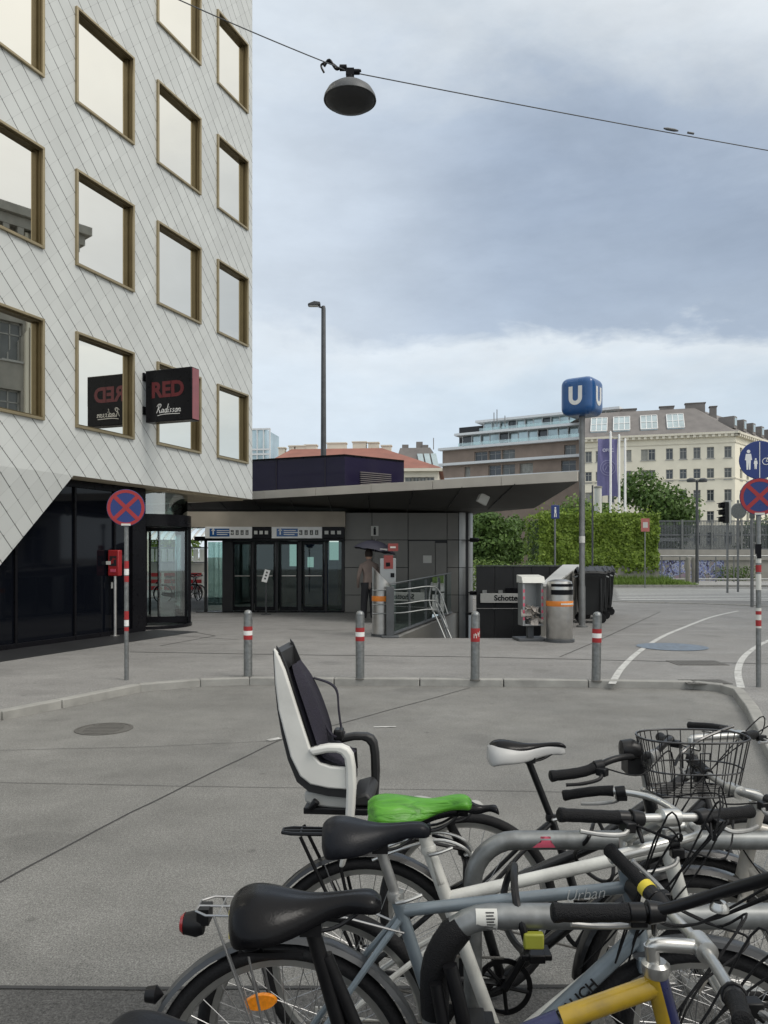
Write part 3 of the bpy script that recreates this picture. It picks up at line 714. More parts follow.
rws = [[(cxr + .44 * math.sin(a), FY + .40 - .44 * math.cos(a) if a < 1.58 else FY + .4 + (a - 1.57) * 4, z) for a in (0, .2, .4, .6, .8, 1, 1.2, 1.4, 1.57, 2.2)] for z in (-3.2, 2.93)]
mb.grid(rws); mb.build('corner_cladding', MT['panel_l'], st, recalc=False)
mb = MB(); 
for z in (Z(595), Z(567.5), Z(540)): mb.tube([(cxr + .445 * math.sin(a), FY + .4 - .445 * math.cos(a), z) for a in (0, .3, .6, .9, 1.2, 1.5)], .007, 4)
mb.build('corner_joint', MT['black'], st)
# service door in the wall with a notice
mb = MB(); mb.box2((X(408) + .02, FY - .045, PZ), (X(435), FY + .05, Z(541))); mb.box2((X(435) + .012, FY - .06, PZ), (X(447) - .012, FY + .05, Z(543)))
dr = mb.build('service_door', MT['panel'], st, bev=.006)
mb = MB(); mb.box2((X(423), FY - .055, Z(563)), (X(431.5), FY - .045, Z(555.5))); mb.build('notice', MT['offwhite'], dr)
mb = MB(); mb.tube([(X(410.5), FY - .05, 1.0), (X(410.5), FY - .11, 1.0), (X(414), FY - .11, 1.0)], .012, 6); mb.build('handle', MT['steel'], dr)
mb = MB(); mb.box2((X(371), FY - .05, Z(536)), (X(378.5), FY - .032, Z(526))); pz = mb.build('pictogram_board', MT['offwhite'], st)
mb = MB(); mb.box2((X(373.5), FY - .056, Z(535)), (X(376), FY - .051, Z(528.5))); mb.lathe([(0, -.003), (.028, -.003), (.028, .003), (0, .003)], (X(374.9), FY - .053, Z(527.7)), 'Y', 10); mb.build('pictogram', MT['black'], pz)
mb = MB(); mb.box2((X(344) - 9, FY - .4, 2.50), (X(344) + .05, FY + .3, 2.935)); mb.build('beam', MT['beam'], st, smooth=0)
mb = MB(); mb.box2((-5.35, FY - .33, Z(541)), (xw0 - .01, FY - .02, Z(528) - .25)); mb.box2((-5.35, FY - .1, PZ - .05), (xw0 - .01, FY + .1, PZ + .03)); mb.build('door_header', MT['black'], st, smooth=0)
# glazed entrance: posts, fixed panes, swing doors
for px, wd in ((206, .07), (228, .30), (253, .06), (277, .08), (300, .10), (326, .08), (343, .08)):
    mb = MB(); x = X(px); mb.box((x, FY - .03, (Z(541) + PZ) / 2), (wd, .10, Z(541) - PZ)); mb.build('door_post', MT['anth'], st, bev=.006)
for a, b, m, nm in ((208, 224, 'green_gl', 'fixed_pane'), (233, 252, 'dim_gl', 'glass_door'), (255, 275, 'dim_gl', 'glass_door'), (280, 298, 'dim_gl', 'glass_door'), (303, 324, 'dim_gl', 'glass_door'), (328, 342, 'dim_gl', 'fixed_pane')):
    x0, x1 = X(a), X(b); mb = MB(); mb.box2((x0, FY + .01, PZ + .06), (x1, FY + .02, Z(542))); p_ = mb.build(nm, MT[m], st, smooth=0)
    if nm == 'glass_door':
        mb = MB()
        for xx in (x0 + .02, x1 - .02): mb.box2((xx - .022, FY - .015, PZ + .05), (xx + .022, FY + .045, Z(542)))
        mb.box2((x0, FY - .012, PZ + .05), (x1, FY + .042, PZ + .16)); mb.box2((x0, FY - .012, Z(542) - .07), (x1, FY + .042, Z(542)))
        mb.build('frame', MT['black'], p_)
        mb = MB(); mb.tube([(x0 + .06, FY - .05, 1.12), (x1 - .06, FY - .05, 1.12)], .018, 8); mb.build('push_bar', MT['steel'], p_)
# interior seen through the glass
mb = MB(); mb.box2((-5.3, FY + 4.2, PZ), (xw0, FY + 4.4, 2.6)); mb.box2((-3.4, FY + 1.6, PZ), (-3.3, FY + 4.2, 2.6)); mb.build('interior_wall', MT['inter'], st, smooth=0)
mb = MB(); mb.box2((-5.3, FY + .12, PZ + .002), (xw0, FY + 4.2, PZ + .01)); mb.build('interior_floor', MT['concrete'], st, smooth=0)
mb = MB()
for px, py, wpx, hpx in ((295, 555, 7, 22), (335, 550, 9, 20), (312, 562, 6, 10)): mb.box2((X(px - wpx / 2, FY + 2), FY + 1.5, Z(py + hpx / 2, FY + 2)), (X(px + wpx / 2, FY + 2), FY + 1.55, Z(py - hpx / 2, FY + 2)))
mb.build('interior_poster', MT['lit'], st, smooth=0)
mb = MB(); mb.box2((-2.6, FY + 3.2, PZ + .01), (-1.5, FY + 3.9, 1.9)); mb.build('ticket_machine', MT['blue'], st, bev=.03)

def dir_sign(px0, px1, pm, label):
    Ys = FY - .42; x0, x1, xm = X(px0, Ys), X(px1, Ys), X(pm, Ys); z0, z1 = Z(538.3, Ys), Z(526.8, Ys)
    t = thing('direction_sign', label, 'sign', (x0, Ys, 0)); W = x1 - x0; wm = xm - x0; h = z1 - z0
    mb = MB(); mb.box2((0, 0, z0), (wm, .14, z1)); mb.build('white_board', MT['white'], t, bev=.008)
    mb = MB(); mb.box2((wm + .004, .004, z0), (W, .14, z1)); mb.build('black_board', MT['black'], t, bev=.008)
    mb = MB(); b0, b1 = wm * .10, wm * .52; mb.box2((b0, -.006, z0 + .05), (b1, .001, z1 - .05)); mb.build('blue_field', MT['ublue'], t)
    mb = MB(); cy = (z0 + z1) / 2
    mb.box((b0 + .10, -.010, cy + .01), (.035, .006, .14)); mb.prism([(b0 + .04, -.013, cy + .05), (b0 + .16, -.013, cy + .05), (b0 + .10, -.013, cy + .12)], (0, .006, 0))
    for k, (l_, zz_) in enumerate(((.34, .055), (.46, -.0), (.30, -.055))): mb.box((b0 + .2 + l_ / 2, -.009, cy + zz_), (l_, .006, .022))
    mb.build('arrow_mark', MT['white'], t)
    mb = MB()
    for k in range(4):
        xx = wm * (.58 + .105 * k); mb.box((xx, -.004, cy), (wm * .06, .008, h * .42))
    mb.build('pictogram', MT['anth'], t)
    mb = MB()
    for k in range(4): 
        xx = wm * (.58 + .105 * k); mb.lathe([(0, -.003), (.014, -.003), (.014, .003), (0, .003)], (xx, -.010, cy + .04), 'Y', 10); mb.box((xx, -.010, cy - .02), (.028, .006, .06))
    for k in range(3):
        xx = wm + (W - wm) * (.2 + .28 * k); mb.box((xx, -.002, cy), ((W - wm) * .17, .008, h * .3))
    mb.build('white_pictogram', MT['offwhite'], t)
dir_sign(205, 271, 252, 'long white direction sign with blue field above the left glass doors')
dir_sign(271.6, 344.5, 322, 'long white direction sign with blue field above the right glass doors')

# purple glazed block above the canopy
pb = thing('roof_block', 'dark purple glazed block with slanted struts rising behind the station canopy', 'building', (0, 0, 0))
c0, c1, c2 = (X(253 - 40, 25.9), 25.9), (X(345, 24), 24.0), (X(404, 25.5), 25.5); zt = 4.77
mb = MB(); pl = [c0, c1, c2, (c2[0] - 1.0, 31), (c0[0], 31)]
mb.prism([(x, y, 3.0) for x, y in pl], (0, 0, zt - 3.0)); mb.build('glazing', MT['purple'], pb, smooth=0)
mb = MB(); mb.prism([(x * 1.004, y - .03, zt) for x, y in pl], (0, 0, .05)); mb.build('roof_edge', MT['black'], pb, smooth=0)
a, b = Vector((*c1, 0)), Vector((*c2, 0)); d = (b - a).normalized(); nn = Vector((d.y, -d.x, 0))
mb = MB()
for k in range(7): 
    c = a + d * ((b - a).length * .5) + nn * .02; mb.box((c.x, c.y, 3.92 + k * .065), ((b - a).length * .52, .05, .028), math.atan2(d.y, d.x))
mb.build('louvre', MT['louvre'], pb, smooth=0)
a0, b0 = Vector((*c0, 0)), Vector((*c1, 0)); mb = MB()
for t_ in (.2, .5, .86): p = a0.lerp(b0, t_); mb.box((p.x, p.y - .01, 4.0), (.03, .04, 1.5))
mb.build('strut', mat('dark_violet_steel', (.018, .016, .03), .7), pb, smooth=0)

# camera and lamps below canopy
for px, py, lb, Y in ((483, 499, 'white floodlight under the right end of the canopy', 18.6),):
    p = P(px, py, Y); t = thing('floodlight', lb, 'lamp', tuple(p)); mb = MB(); mb.box((0, 0, 0), (.26, .12, .24), R(20)); mb.xf(Matrix.Rotation(R(25), 4, 'Y')); mb.build('lamp_head', MT['offwhite'], t, bev=.02)
    mb = MB(); mb.tube([(0, 0, .1), (0, .05, 3.06 - p.z)], .02, 6); mb.build('bracket', MT['dpole'], t)
for px, py, lb in ((473, 540, 'upper black camera on the pale station corner'), (473, 593, 'lower black lamp on the pale station corner')):
    Y = 21.9; p = P(px - 3, py, Y); t = thing('security_camera', lb, 'camera', tuple(p)); mb = MB(); mb.lathe([(0, -.02), (.06, 0), (.06, .22), (.045, .25), (0, .25)], (0, 0, 0), 'X', 12); mb.build('housing', MT['black'], t)
    mb = MB(); mb.tube([(.02, .0, 0), (0.0, .35, 0)], .025, 6); mb.build('bracket', MT['dpole'], t)

# stairwell
mb = MB(); A, B, C, D, E = [Vector((*p, 0)) for p in HOLE]
for p, q_ in ((A, B), (B, C), (E, A)):
    mb.quad((p.x, p.y, -3.2), (q_.x, q_.y, -3.2), (q_.x, q_.y, PZ - .002), (p.x, p.y, PZ - .002))
mb.poly([(p[0], p[1], -3.2) for p in HOLE]); struct(mb.build('stairwell', MT['panel'], smooth=0, recalc=False))
mb = MB()
for k in range(16): 
    y = 15.25 + k * .3; mb.box2((.5 + max(0, (y - 15.2) * .42), y, -3.1), (3.0 + (y - 15.2) * .27, y + .305, PZ - .16 - k * .165))
struct(mb.build('stairs', MT['concrete'], smooth=0))
Yw = 21.75
wl = thing('stair_wall', 'anthracite panelled wall behind the subway stairs', 'wall', (0, 0, 0))
mb = MB(); x0, x1 = X(476.5, Yw), X(568, Yw); n = 5
for k in range(n): 
    for z0, z1 in ((-3.2, -1.0), (-.99, .22), (.23, 1.40)): mb.box2((lerp(x0, x1, k / n) + .005, Yw, z0), (lerp(x0, x1, (k + 1) / n) - .005, Yw + .12, z1 - .005))
mb.build('wall_panel', MT['anth'], wl, smooth=0, bev=.005)
mb = MB(); mb.box2((x0, Yw - .02, 1.40), (x1, Yw + .16, 1.43)); mb.build('coping', MT['dpole'], wl)
mb = MB(); mb.box2((X(505, Yw), Yw - .03, Z(596, Yw)), (X(535, Yw), Yw - .003, Z(588, Yw))); mb.build('vent_slot', MT['black'], wl)
# name sign
ns = thing('station_name_sign', 'grey enamel strip with black station name on the dark stair wall', 'sign', (X(480, Yw), Yw - .06, Z(598, Yw)))
W = 3.05; mb = MB(); mb.box2((0, -.03, -.13), (W, .055, .13)); mb.build('board', MT['signb'], ns, bev=.006)
text_mesh('Schottenring', .21, MT['black'], ns, Matrix(((1, 0, 0, .38), (0, 0, -1, -.032), (0, 1, 0, 0.0), (0, 0, 0, 1))), off=.006, align='LEFT')
mb = MB()
for xx in (.06, .5): mb.box2((xx, -.02, .13), (xx + .12, .04, .22))
mb.build('lamp_clip', MT['steel'], ns)
# right-hand parapet of the stairs
pp = thing('stair_parapet', 'steel faced stair parapet with a broad pale metal coping', 'parapet', (0, 0, 0))
pl = [((3.10, 15.5), (3.36, 15.5)), ((4.95, 21.6), (5.45, 21.6))]
mb = MB(); (a, b), (c, d) = pl
rws = [[(a[0] + .02, a[1], 0), (b[0] - .02, b[1], 0), (b[0] - .02, b[1], 1.07), (a[0] + .02, a[1], 1.07)], [(c[0] + .02, c[1], 0), (d[0] - .02, d[1], 0), (d[0] - .02, d[1], 1.40), (c[0] + .02, c[1], 1.40)]]
mb.grid(rws, True); mb.poly(rws[0]); mb.poly(rws[1]); mb.build('parapet_body', MT['panel'], pp, smooth=0)
mb = MB(); rws = [[(a[0], a[1] - .02, 1.072), (b[0], b[1] - .02, 1.072), (b[0], b[1] - .02, 1.12), (a[0], a[1] - .02, 1.12)], [(c[0], c[1], 1.402), (d[0], d[1], 1.402), (d[0], d[1], 1.45), (c[0], c[1], 1.45)]]
mb.grid(rws, True); mb.poly(rws[0]); mb.poly(rws[1]); mb.build('coping', MT['signb'], pp, smooth=0, bev=.006)
# glass balustrade on the left of the stairs
gb = thing('glass_balustrade', 'glass stair balustrade with dark end post and steel rails', 'balustrade', (0, 0, 0))
a, b = Vector((.12, 15.3, 0)), Vector((1.86, 21.6, 0)); mb = MB(); mb.grid([[(a.x, a.y, PZ + .06), (b.x, b.y, PZ + .06)], [(a.x, a.y, 1.10), (b.x, b.y, 1.20)]]); mb.build('glass_pane', MT['green_gl'], gb, smooth=0, recalc=False)
mb = MB(); mb.box((a.x, a.y, .58), (.16, .12, 1.0)); mb.box((a.x, a.y, PZ + .02), (.34, .22, .04)); mb.build('end_post', MT['dpole'], gb, bev=.01)
mb = MB(); d = (b - a)
mb.tube([(a.x, a.y, PZ + .05), (b.x, b.y, PZ + .05)], .04, 6)
for k in range(1, 4): c = a + d * (k / 4); mb.box((c.x, c.y, .6), (.04, .06, 1.05))
mb.build('post', MT['dpole'], gb)
mb = MB()
for z, off in ((1.02, 0), (.74, .0), (.56, .02)):
    mb.tube(curve([(a.x - .35, a.y + .1, z - .02), (a.x + .25, a.y + .1, z), (a.x + .8, a.y + .35, z + .05), (a.x + 1.0, a.y + .42, z - .06), (a.x + 1.05 + .1, a.y + .2, z - .5)], 6), .013, 8)
for k in range(2): mb.tube(curve([(a.x + .85 + k * .12, a.y + .5, 1.15), (a.x + .8 + k * .12, a.y + .5, .75), (a.x + .95 + k * .12, a.y + .35, .4), (a.x + 1.15 + k * .12, a.y + .1, -.1), (a.x + 1.3 + k * .12, a.y, -.5)], 7), .017, 8)
mb.tube([(a.x, a.y, 1.13), (b.x, b.y, 1.22)], .014, 6)
mb.build('handrail', MT['galv'], gb)

# litter bins with an orange band
def litter_bin(px, yb, h, rad, label, rz=0):
    c = G(px, yb, PZ); c.y += rad; t = thing('litter_bin', label, 'litter bin', tuple(c), rz, 'steel litter bins with orange bands'); mb = MB()
    mb.lathe([(rad * .97, .05), (rad, .06), (rad, h * .66 - .0), (rad * 1.0, h * .78), (rad, h * .9), (rad * .9, h * .97), (rad * .5, h), (0, h)], seg=36); mb.build('drum', MT['steel'], t)
    mb = MB(); mb.lathe([(rad + .004, h * .575), (rad + .006, h * .58), (rad + .006, h * .655), (rad + .004, h * .66)], seg=36); bd = mb.build('orange_band', MT['orange'], t)
    mb = MB()
    for k in range(5):
        a = R(-100 + k * 14); mb.box((math.cos(a) * (rad + .008), math.sin(a) * (rad + .008), h * .615), (.006, .06, .03), a)
    mb.build('band_mark', MT['offwhite'], bd)
    mb = MB()
    for z0, z1 in ((h * .76, h * .84), (h * .89, h * .935)):
        rr = [[(math.cos(R(a)) * (rad + .006), math.sin(R(a)) * (rad + .006), z) for a in range(-150, -29, 8)] for z in (z0, z1)]; mb.grid(rr)
    mb.build('opening', MT['black'], t, recalc=False)
    mb = MB(); mb.lathe([(rad * 1.12, 0), (rad * 1.12, .05), (rad * .9, .06), (0, .06)], seg=36); mb.build('base', MT['dpole'], t)
litter_bin(562.5, 643, 1.16, .245, 'steel litter bin with orange band beside the newspaper dispenser', R(10))
# the slanted topped one by the glass balustrade
c = G(382, 637, PZ); t = thing('litter_bin', 'steel litter bin with orange band at the left balustrade end', 'litter bin', (c.x, c.y + .2, PZ), 0, 'steel litter bins with orange bands')
rad = .20; mb = MB(); n = 32
rws = [[(rad * math.cos(2 * math.pi * k / n), rad * math.sin(2 * math.pi * k / n), z if z < 1 else 1.19 - 1.0 * rad * math.cos(2 * math.pi * k / n)) for k in range(n)] for z in (.05, .5, .9, 1.2)]
mb.grid(rws, True); mb.poly(rws[-1]); mb.build('drum', MT['steel'], t)
mb = MB(); mb.lathe([(rad + .004, .70), (rad + .006, .705), (rad + .006, .80), (rad + .004, .805)], seg=32); mb.build('orange_band', MT['orange'], t)
mb = MB(); mb.lathe([(rad * 1.08, 0), (rad * 1.08, .05), (0, .06)], seg=32); mb.build('base', MT['dpole'], t)

# newspaper dispenser
c = G(532.5, 641, PZ); t = thing('newspaper_dispenser', 'grey steel newspaper dispenser with open front and crumpled papers', 'newspaper box', (c.x, c.y + .2, PZ), R(6)); mb = MB(); Hn = 1.24; wn_, dn = .40, .34
mb.box2((-wn_ / 2, -dn / 2, .28), (-wn_ / 2 + .045, dn / 2, Hn - .16)); mb.box2((wn_ / 2 - .045, -dn / 2, .28), (wn_ / 2, dn / 2, Hn - .16)); mb.box2((-wn_ / 2, dn / 2 - .03, .28), (wn_ / 2, dn / 2, Hn - .16)); mb.box2((-wn_ / 2 + .045, -dn / 2, .28), (wn_ / 2 - .045, dn / 2 - .03, .32))
mb.box2((-wn_ / 2 + .045, -dn / 2 + .1, .62), (wn_ / 2 - .045, dn / 2 - .03, .64)); mb.build('case', MT['panel_l'], t, bev=.006)
mb = MB(); mb.prism([(-wn_ / 2 - .02, -dn / 2 - .06, Hn - .15), (-wn_ / 2 - .02, dn / 2 + .02, Hn - .15), (-wn_ / 2 - .02, dn / 2 + .02, Hn), (-wn_ / 2 - .02, -dn / 2 + .02, Hn - .03)], (wn_ + .04, 0, 0)); mb.build('lid', MT['offwhite'], t, bev=.006)
mb = MB(); mb.box2((-.06, -.02, 0), (.06, .1, .28)); mb.box2((-wn_ / 2 - .1, -dn / 2 - .1, 0), (wn_ / 2 + .06, dn / 2 + .06, .05)); mb.build('foot', MT['dpole'], t, bev=.01)
mb = MB(); q = random.Random(3)
for k in range(14):
    M_ = Matrix.Translation((q.uniform(-.14, .14), q.uniform(-.20, -.02), q.uniform(.36, .62))) @ Matrix.Rotation(q.uniform(-1, 1), 4, 'X') @ Matrix.Rotation(q.uniform(-.8, .8), 4, 'Y') @ Matrix.Rotation(q.uniform(0, 3), 4, 'Z')
    mb.grid([[M_ @ Vector((x, y, q.uniform(-.03, .03))) for x in (-.07, 0, .07)] for y in (-.10, -.03, .04, .1)])
mb.build('papers', MT['paper'], t, smooth=0, recalc=False)
mb = MB()
for sx in (-1, 1):
    for k in range(5): mb.box((sx * (wn_ / 2 - .022), -dn / 2 - .002, .42 + k * .13), (.035, .006, .06))
mb.build('sticker', MT['pink'], t)

# wheeled rubbish containers
def container(x, y, rz, label):
    t = thing('wheeled_container', label, 'container', (x, y, PZ), rz, 'black wheeled containers behind the parapet'); mb = MB()
    rws = [[(-sx * .30 * k, -sy * .38 * k2, z) for sx, sy in ((1, 1), (-1, 1), (-1, -1), (1, -1))] for z, k, k2 in ((.20, .82, .78), (.55, .93, .9), (1.08, 1.02, 1.0), (1.12, 1.08, 1.06), (1.16, 1.08, 1.06))]
    mb.grid(rws, True); mb.poly(rws[0]); mb.poly(rws[-1])
    for sx in (-.2, .2): mb.box((sx, -.37, .68), (.05, .06, .8))
    mb.build('body', MT['binp'], t, bev=.015)
    mb = MB(); rws = [[(-.34, y_, z), (-.14, y_, z + .03), (.14, y_, z + .03), (.34, y_, z)] for y_, z in ((-.45, 1.17), (-.41, 1.22), (.0, 1.30), (.38, 1.26), (.45, 1.18))]
    mb.grid(rws); mb.prism([(-.34, -.45, 1.17), (.34, -.45, 1.17), (.34, .45, 1.17), (-.34, .45, 1.17)], (0, 0, .02))
    for k in range(4): mb.tube([(-.3 + k * .2, -.42, 1.225), (-.3 + k * .2, .0, 1.325), (-.3 + k * .2, .38, 1.28)], .025, 6)
    mb.build('lid', MT['binp'], t)
    mb = MB()
    for sx in (-1, 1):
        mb.tube([(sx * .33, -.3, 1.12), (sx * .38, -.3, 1.10), (sx * .38, .3, 1.10), (sx * .33, .3, 1.12)], .02, 8)
    mb.build('handle', MT['galv'], t)
    for sx in (-1, 1):
        for sy in (-1, 1):
            mb = MB(); mb.lathe([(.02, -.025), (.095, -.025), (.10, -.01), (.10, .01), (.095, .025), (.02, .025)], (sx * .24, sy * .25, .10), 'Y', 16); mb.box((sx * .24, sy * .25, .19), (.09, .08, .06)); mb.build('castor', MT['rubber'], t)
container(5.0, 18.9, R(-8), 'black wheeled rubbish container nearest to the blue U cube post')
container(5.45, 20.1, R(-10), 'middle black wheeled rubbish container in the row behind the post')
container(5.98, 21.5, R(-10), 'farthest black wheeled rubbish container in the row behind the post')

# U cube on a pole
up = G(582, 627, PZ); t = thing('subway_sign', 'blue rounded cube with white U on a tall grey pole', 'sign', tuple(up))
Yu = up.y; zc = Z(398, Yu) - PZ; mb = MB()
mb.lathe([(.075, 0), (.075, .9), (.064, .95), (.064, zc - .38)], seg=18); mb.lathe([(.13, 0), (.13, .03), (.085, .04)], seg=18)
px_ = mb.build('pole', MT['pole'], t)
mb = MB(); mb.lathe([(.0655, 1.9), (.0655, 2.05)], seg=18); mb.build('sticker', MT['offwhite'], px_)
cu = MB(); n = 14; hx, hz, rr = .385, .42, .17
for ax, sgn in ((0, 1), (0, -1), (1, 1), (1, -1), (2, 1), (2, -1)):
    rws = []
    for i in range(n):
        row = []
        for j in range(n):
            a, b = -1 + 2 * i / (n - 1), -1 + 2 * j / (n - 1); q_ = [0, 0, 0]; q_[ax] = sgn; q_[(ax + 1) % 3] = a; q_[(ax + 2) % 3] = b
            v = Vector((q_[0] * hx, q_[1] * hx, q_[2] * hz)); h_ = Vector((hx, hx, hz)); inner = Vector([max(-h_[m_] + rr, min(h_[m_] - rr, v[m_])) for m_ in range(3)])
            dd = v - inner; v = inner + dd.normalized() * rr if dd.length > 1e-6 else v
            row.append(v + Vector((0, 0, zc)))
        rws.append(row)
    cu.grid(rws)
cub = cu.build('cube', MT['ublue'], t, smooth=80); cub.rotation_euler = (0, 0, R(-36))
for k in range(4):
    M_ = Matrix.Rotation(k * math.pi / 2, 4, 'Z') @ Matrix(((1, 0, 0, 0), (0, 0, -1, -hx - .002), (0, 1, 0, zc), (0, 0, 0, 1)))
    mb = MB(); pts = [(-.155, .20), (-.155, -.06)] + [(.155 * math.cos(a), -.06 + .155 * math.sin(a)) for a in [math.pi + math.pi * i / 14 for i in range(1, 14)]] + [(.155, -.06), (.155, .20)]
    ins = [(.065, .20), (.065, -.06)] + [(.065 * math.cos(a), -.06 + .065 * math.sin(a)) for a in [2 * math.pi - math.pi * i / 14 for i in range(1, 14)]] + [(-.065, -.06), (-.065, .20)]
    o_ = pts; i_ = ins[::-1]
    mb.grid([[(x, y, 0) for x, y in o_], [(x, y, 0) for x, y in i_]]); mb.grid([[(x, y, .006) for x, y in o_], [(x, y, .006) for x, y in i_]]); mb.grid([[(x, y, 0) for x, y in o_], [(x, y, .006) for x, y in o_]]); mb.grid([[(x, y, 0) for x, y in i_], [(x, y, .006) for x, y in i_]])
    mb.xf(M_); mb.build('letter', MT['white'], cub, smooth=0)

# bollards
bl = {248: (677, 'striped steel bollard standing left of the child seat'), 360: (679, 'striped steel bollard in front of the umbrella person'), 475: (680, 'striped steel bollard before the stairs with a stickered red band'), 596: (681, 'striped steel bollard by the white cycle path line')}
proto = None
for px, (yb, lb) in bl.items():
    c = G(px, yb, PZ)
    if proto is None:
        t = thing('bollard', lb, 'bollard', tuple(c), 0, 'striped steel bollards along the kerb'); mb = MB(); r = .057
        mb.lathe([(r, 0), (r, .80), (r * .97, .82), (r * .97, .825), (r, .83), (r * .93, .852), (r * .7, .872), (r * .35, .882), (0, .885)], seg=22); mb.build('post', MT['galv'], t)
        for z0, z1 in ((.495, .552), (.612, .668)): mb = MB(); mb.lathe([(r + .0022, z0), (r + .0022, z1)], seg=22); mb.build('red_band', MT['red'], t)
        mb = MB(); mb.lathe([(r + .0022, .553), (r + .0022, .611)], seg=22); mb.build('white_band', MT['white'], t)
        mb = MB(); mb.lathe([(.075, 0), (.075, .012), (r, .014)], seg=22); mb.build('collar', MT['iron'], t); proto = t
    else:
        t = copy_tree(proto); t.location = c; t['label'] = lb; t.rotation_euler = (R(rnd.uniform(-.9, .9)), R(rnd.uniform(-.9, .9)), rnd.uniform(0, 6))
        if px == 475:
            mb = MB(); mb.lathe([(r + .003, .52), (r + .003, .655)], seg=22); mb.build('red_sleeve', MT['red'], t)
            for k in range(6): mb = MB(); a = R(-135 + k * 15 + rnd.uniform(-4, 4)); mb.box((math.cos(a) * .0605, math.sin(a) * .0605, rnd.uniform(.55, .62)), (.004, .009, rnd.uniform(.03, .06)), a); mb.build('sticker', MT['offwhite'], t)

# traffic signs
def sign_back(mb, c, r, Mx): mb.lathe([(0, .012), (r, .012), (r, -.004), (0, -.004)], c, 'Y', 40)
def nostop(t, z, r, y0=-.06):
    mb = MB(); mb.lathe([(0, .015), (r, .015), (r + .004, .005), (r, -.004), (0, -.004)], (0, y0, z), 'Y', 40); d = mb.build('no_stopping_disc', MT['blue'], t)
    mb = MB(); mb.lathe([(r * .82, -.0045), (r * .985, -.0045), (r * .985, -.007), (r * .82, -.007)], (0, y0, z), 'Y', 40, closed=True)
    for a in (45, -45):
        M_ = Matrix.Translation((0, y0 - .0055, z)) @ Matrix.Rotation(R(a), 4, 'Y'); mb.box(None, (r * 1.7, .0024 + (a > 0) * .001, r * .21), M=M_)
    mb.build('red_ring', MT['red'], d, smooth=0)
    mb = MB(); mb.box((0, y0 - .009, z - r * .93), (r * .5, .003, r * .11)); mb.build('maker_label', MT['offwhite'], d)
c = G(126.5, 680, PZ); t = thing('no_stopping_sign', 'round red and blue no stopping sign on a thin pole by the left kerb', 'road sign', tuple(c), R(12))
mb = MB(); mb.lathe([(.028, 0), (.028, 2.42), (0, 2.43)], seg=14); po = mb.build('pole', MT['galv'], t)
zc = Z(508, c.y) - PZ; nostop(t, zc, .232)
for a, b in ((620, 626), (569, 575)): mb = MB(); mb.lathe([(.0295, Z(a, c.y) - PZ), (.0295, Z(b, c.y) - PZ)], seg=14); mb.build('white_band', MT['white'], po)
for a, b in ((611, 619.5), (627, 631), (561, 568.5), (576, 582)): mb = MB(); mb.lathe([(.0295, Z(a, c.y) - PZ), (.0295, Z(b, c.y) - PZ)], seg=14); mb.build('red_band', MT['red'], po)
mb = MB(); mb.box((0, -.035, zc), (.05, .04, .05)); mb.box((0, -.035, zc - .14), (.07, .04, .04)); mb.build('clamp', MT['galv'], po)

c = G(758.5, 687, PZ); t = thing('path_sign', 'pole with a blue pedestrian and cycle sign above a red and blue disc', 'road sign', tuple(c), R(-14))
mb = MB(); mb.lathe([(.03, 0), (.03, 2.95), (0, 2.96)], seg=14); po = mb.build('pole', MT['galv'], t)
zb, rb = Z(460.5, c.y) - PZ, .228; mb = MB(); mb.lathe([(0, .015), (rb, .015), (rb + .004, .005), (rb, -.004), (0, -.004)], (0, -.06, zb), 'Y', 40); d = mb.build('blue_disc', MT['blue'], t)
mb = MB(); y_ = -.067
mb.box((0, y_, zb), (.008, .004, rb * 1.9))
def fig(x, z, h):
    mb.lathe([(0, -.002), (h * .085, -.002), (h * .085, .002), (0, .002)], (x, y_, z + h * .42), 'Y', 14)
    mb.prism([(x - h * .12, y_, z + h * .30), (x + h * .12, y_, z + h * .30), (x + h * .17, y_, z - h * .02), (x + h * .11, y_, z - h * .02), (x + h * .09, y_, z - h * .5), (x + h * .02, y_, z - h * .5), (x, y_, z - h * .12), (x - h * .02, y_, z - h * .5), (x - h * .09, y_, z - h * .5), (x - h * .11, y_, z - h * .02), (x - h * .17, y_, z - h * .02)], (0, .004, 0))
fig(-.125, zb + .005, .24); fig(-.045, zb - .045, .13)
for xx in (.07, .165): mb.lathe([(.036, -.002), (.043, -.002), (.043, .002), (.036, .002)], (xx, y_, zb - .02), 'Y', 20, closed=True)
for p, q_ in (((.07, -.02), (.10, .04)), ((.10, .04), (.15, .04)), ((.15, .04), (.115, -.02)), ((.115, -.02), (.07, -.02)), ((.165, -.02), (.145, .06)), ((.10, .04), (.095, .055)), ((.115, -.02), (.1, .04))): mb.tube([(p[0], y_, zb + p[1]), (q_[0], y_, zb + q_[1])], .004, 5)
mb.build('pictogram', MT['white'], d, smooth=0)
nostop(t, Z(497, c.y) - PZ, .222)
mb = MB()
for a, b in ((608, 628), (556, 563), (574, 590)): mb = MB(); mb.lathe([(.0315, Z(b, c.y) - PZ), (.0315, Z(a, c.y) - PZ)], seg=14); mb.build('sticker', MT['offwhite'], po)
for a, b in ((611, 614.5), (620, 626), (565, 572)): mb = MB(); mb.lathe([(.033, Z(b, c.y) - PZ), (.033, Z(a, c.y) - PZ)], seg=14); mb.build('red_band', MT['red'], po)
mb = MB(); mb.box((-.01, -.033, Z(549, c.y) - PZ), (.07, .006, .12)); mb.box((.0, -.033, Z(556, c.y) - PZ), (.05, .006, .06)); mb.build('black_sticker', MT['black'], po)
mb = MB()
for z in (zb, Z(497, c.y) - PZ): mb.box((0, -.035, z), (.06, .04, .05))
mb.build('clamp', MT['galv'], po)

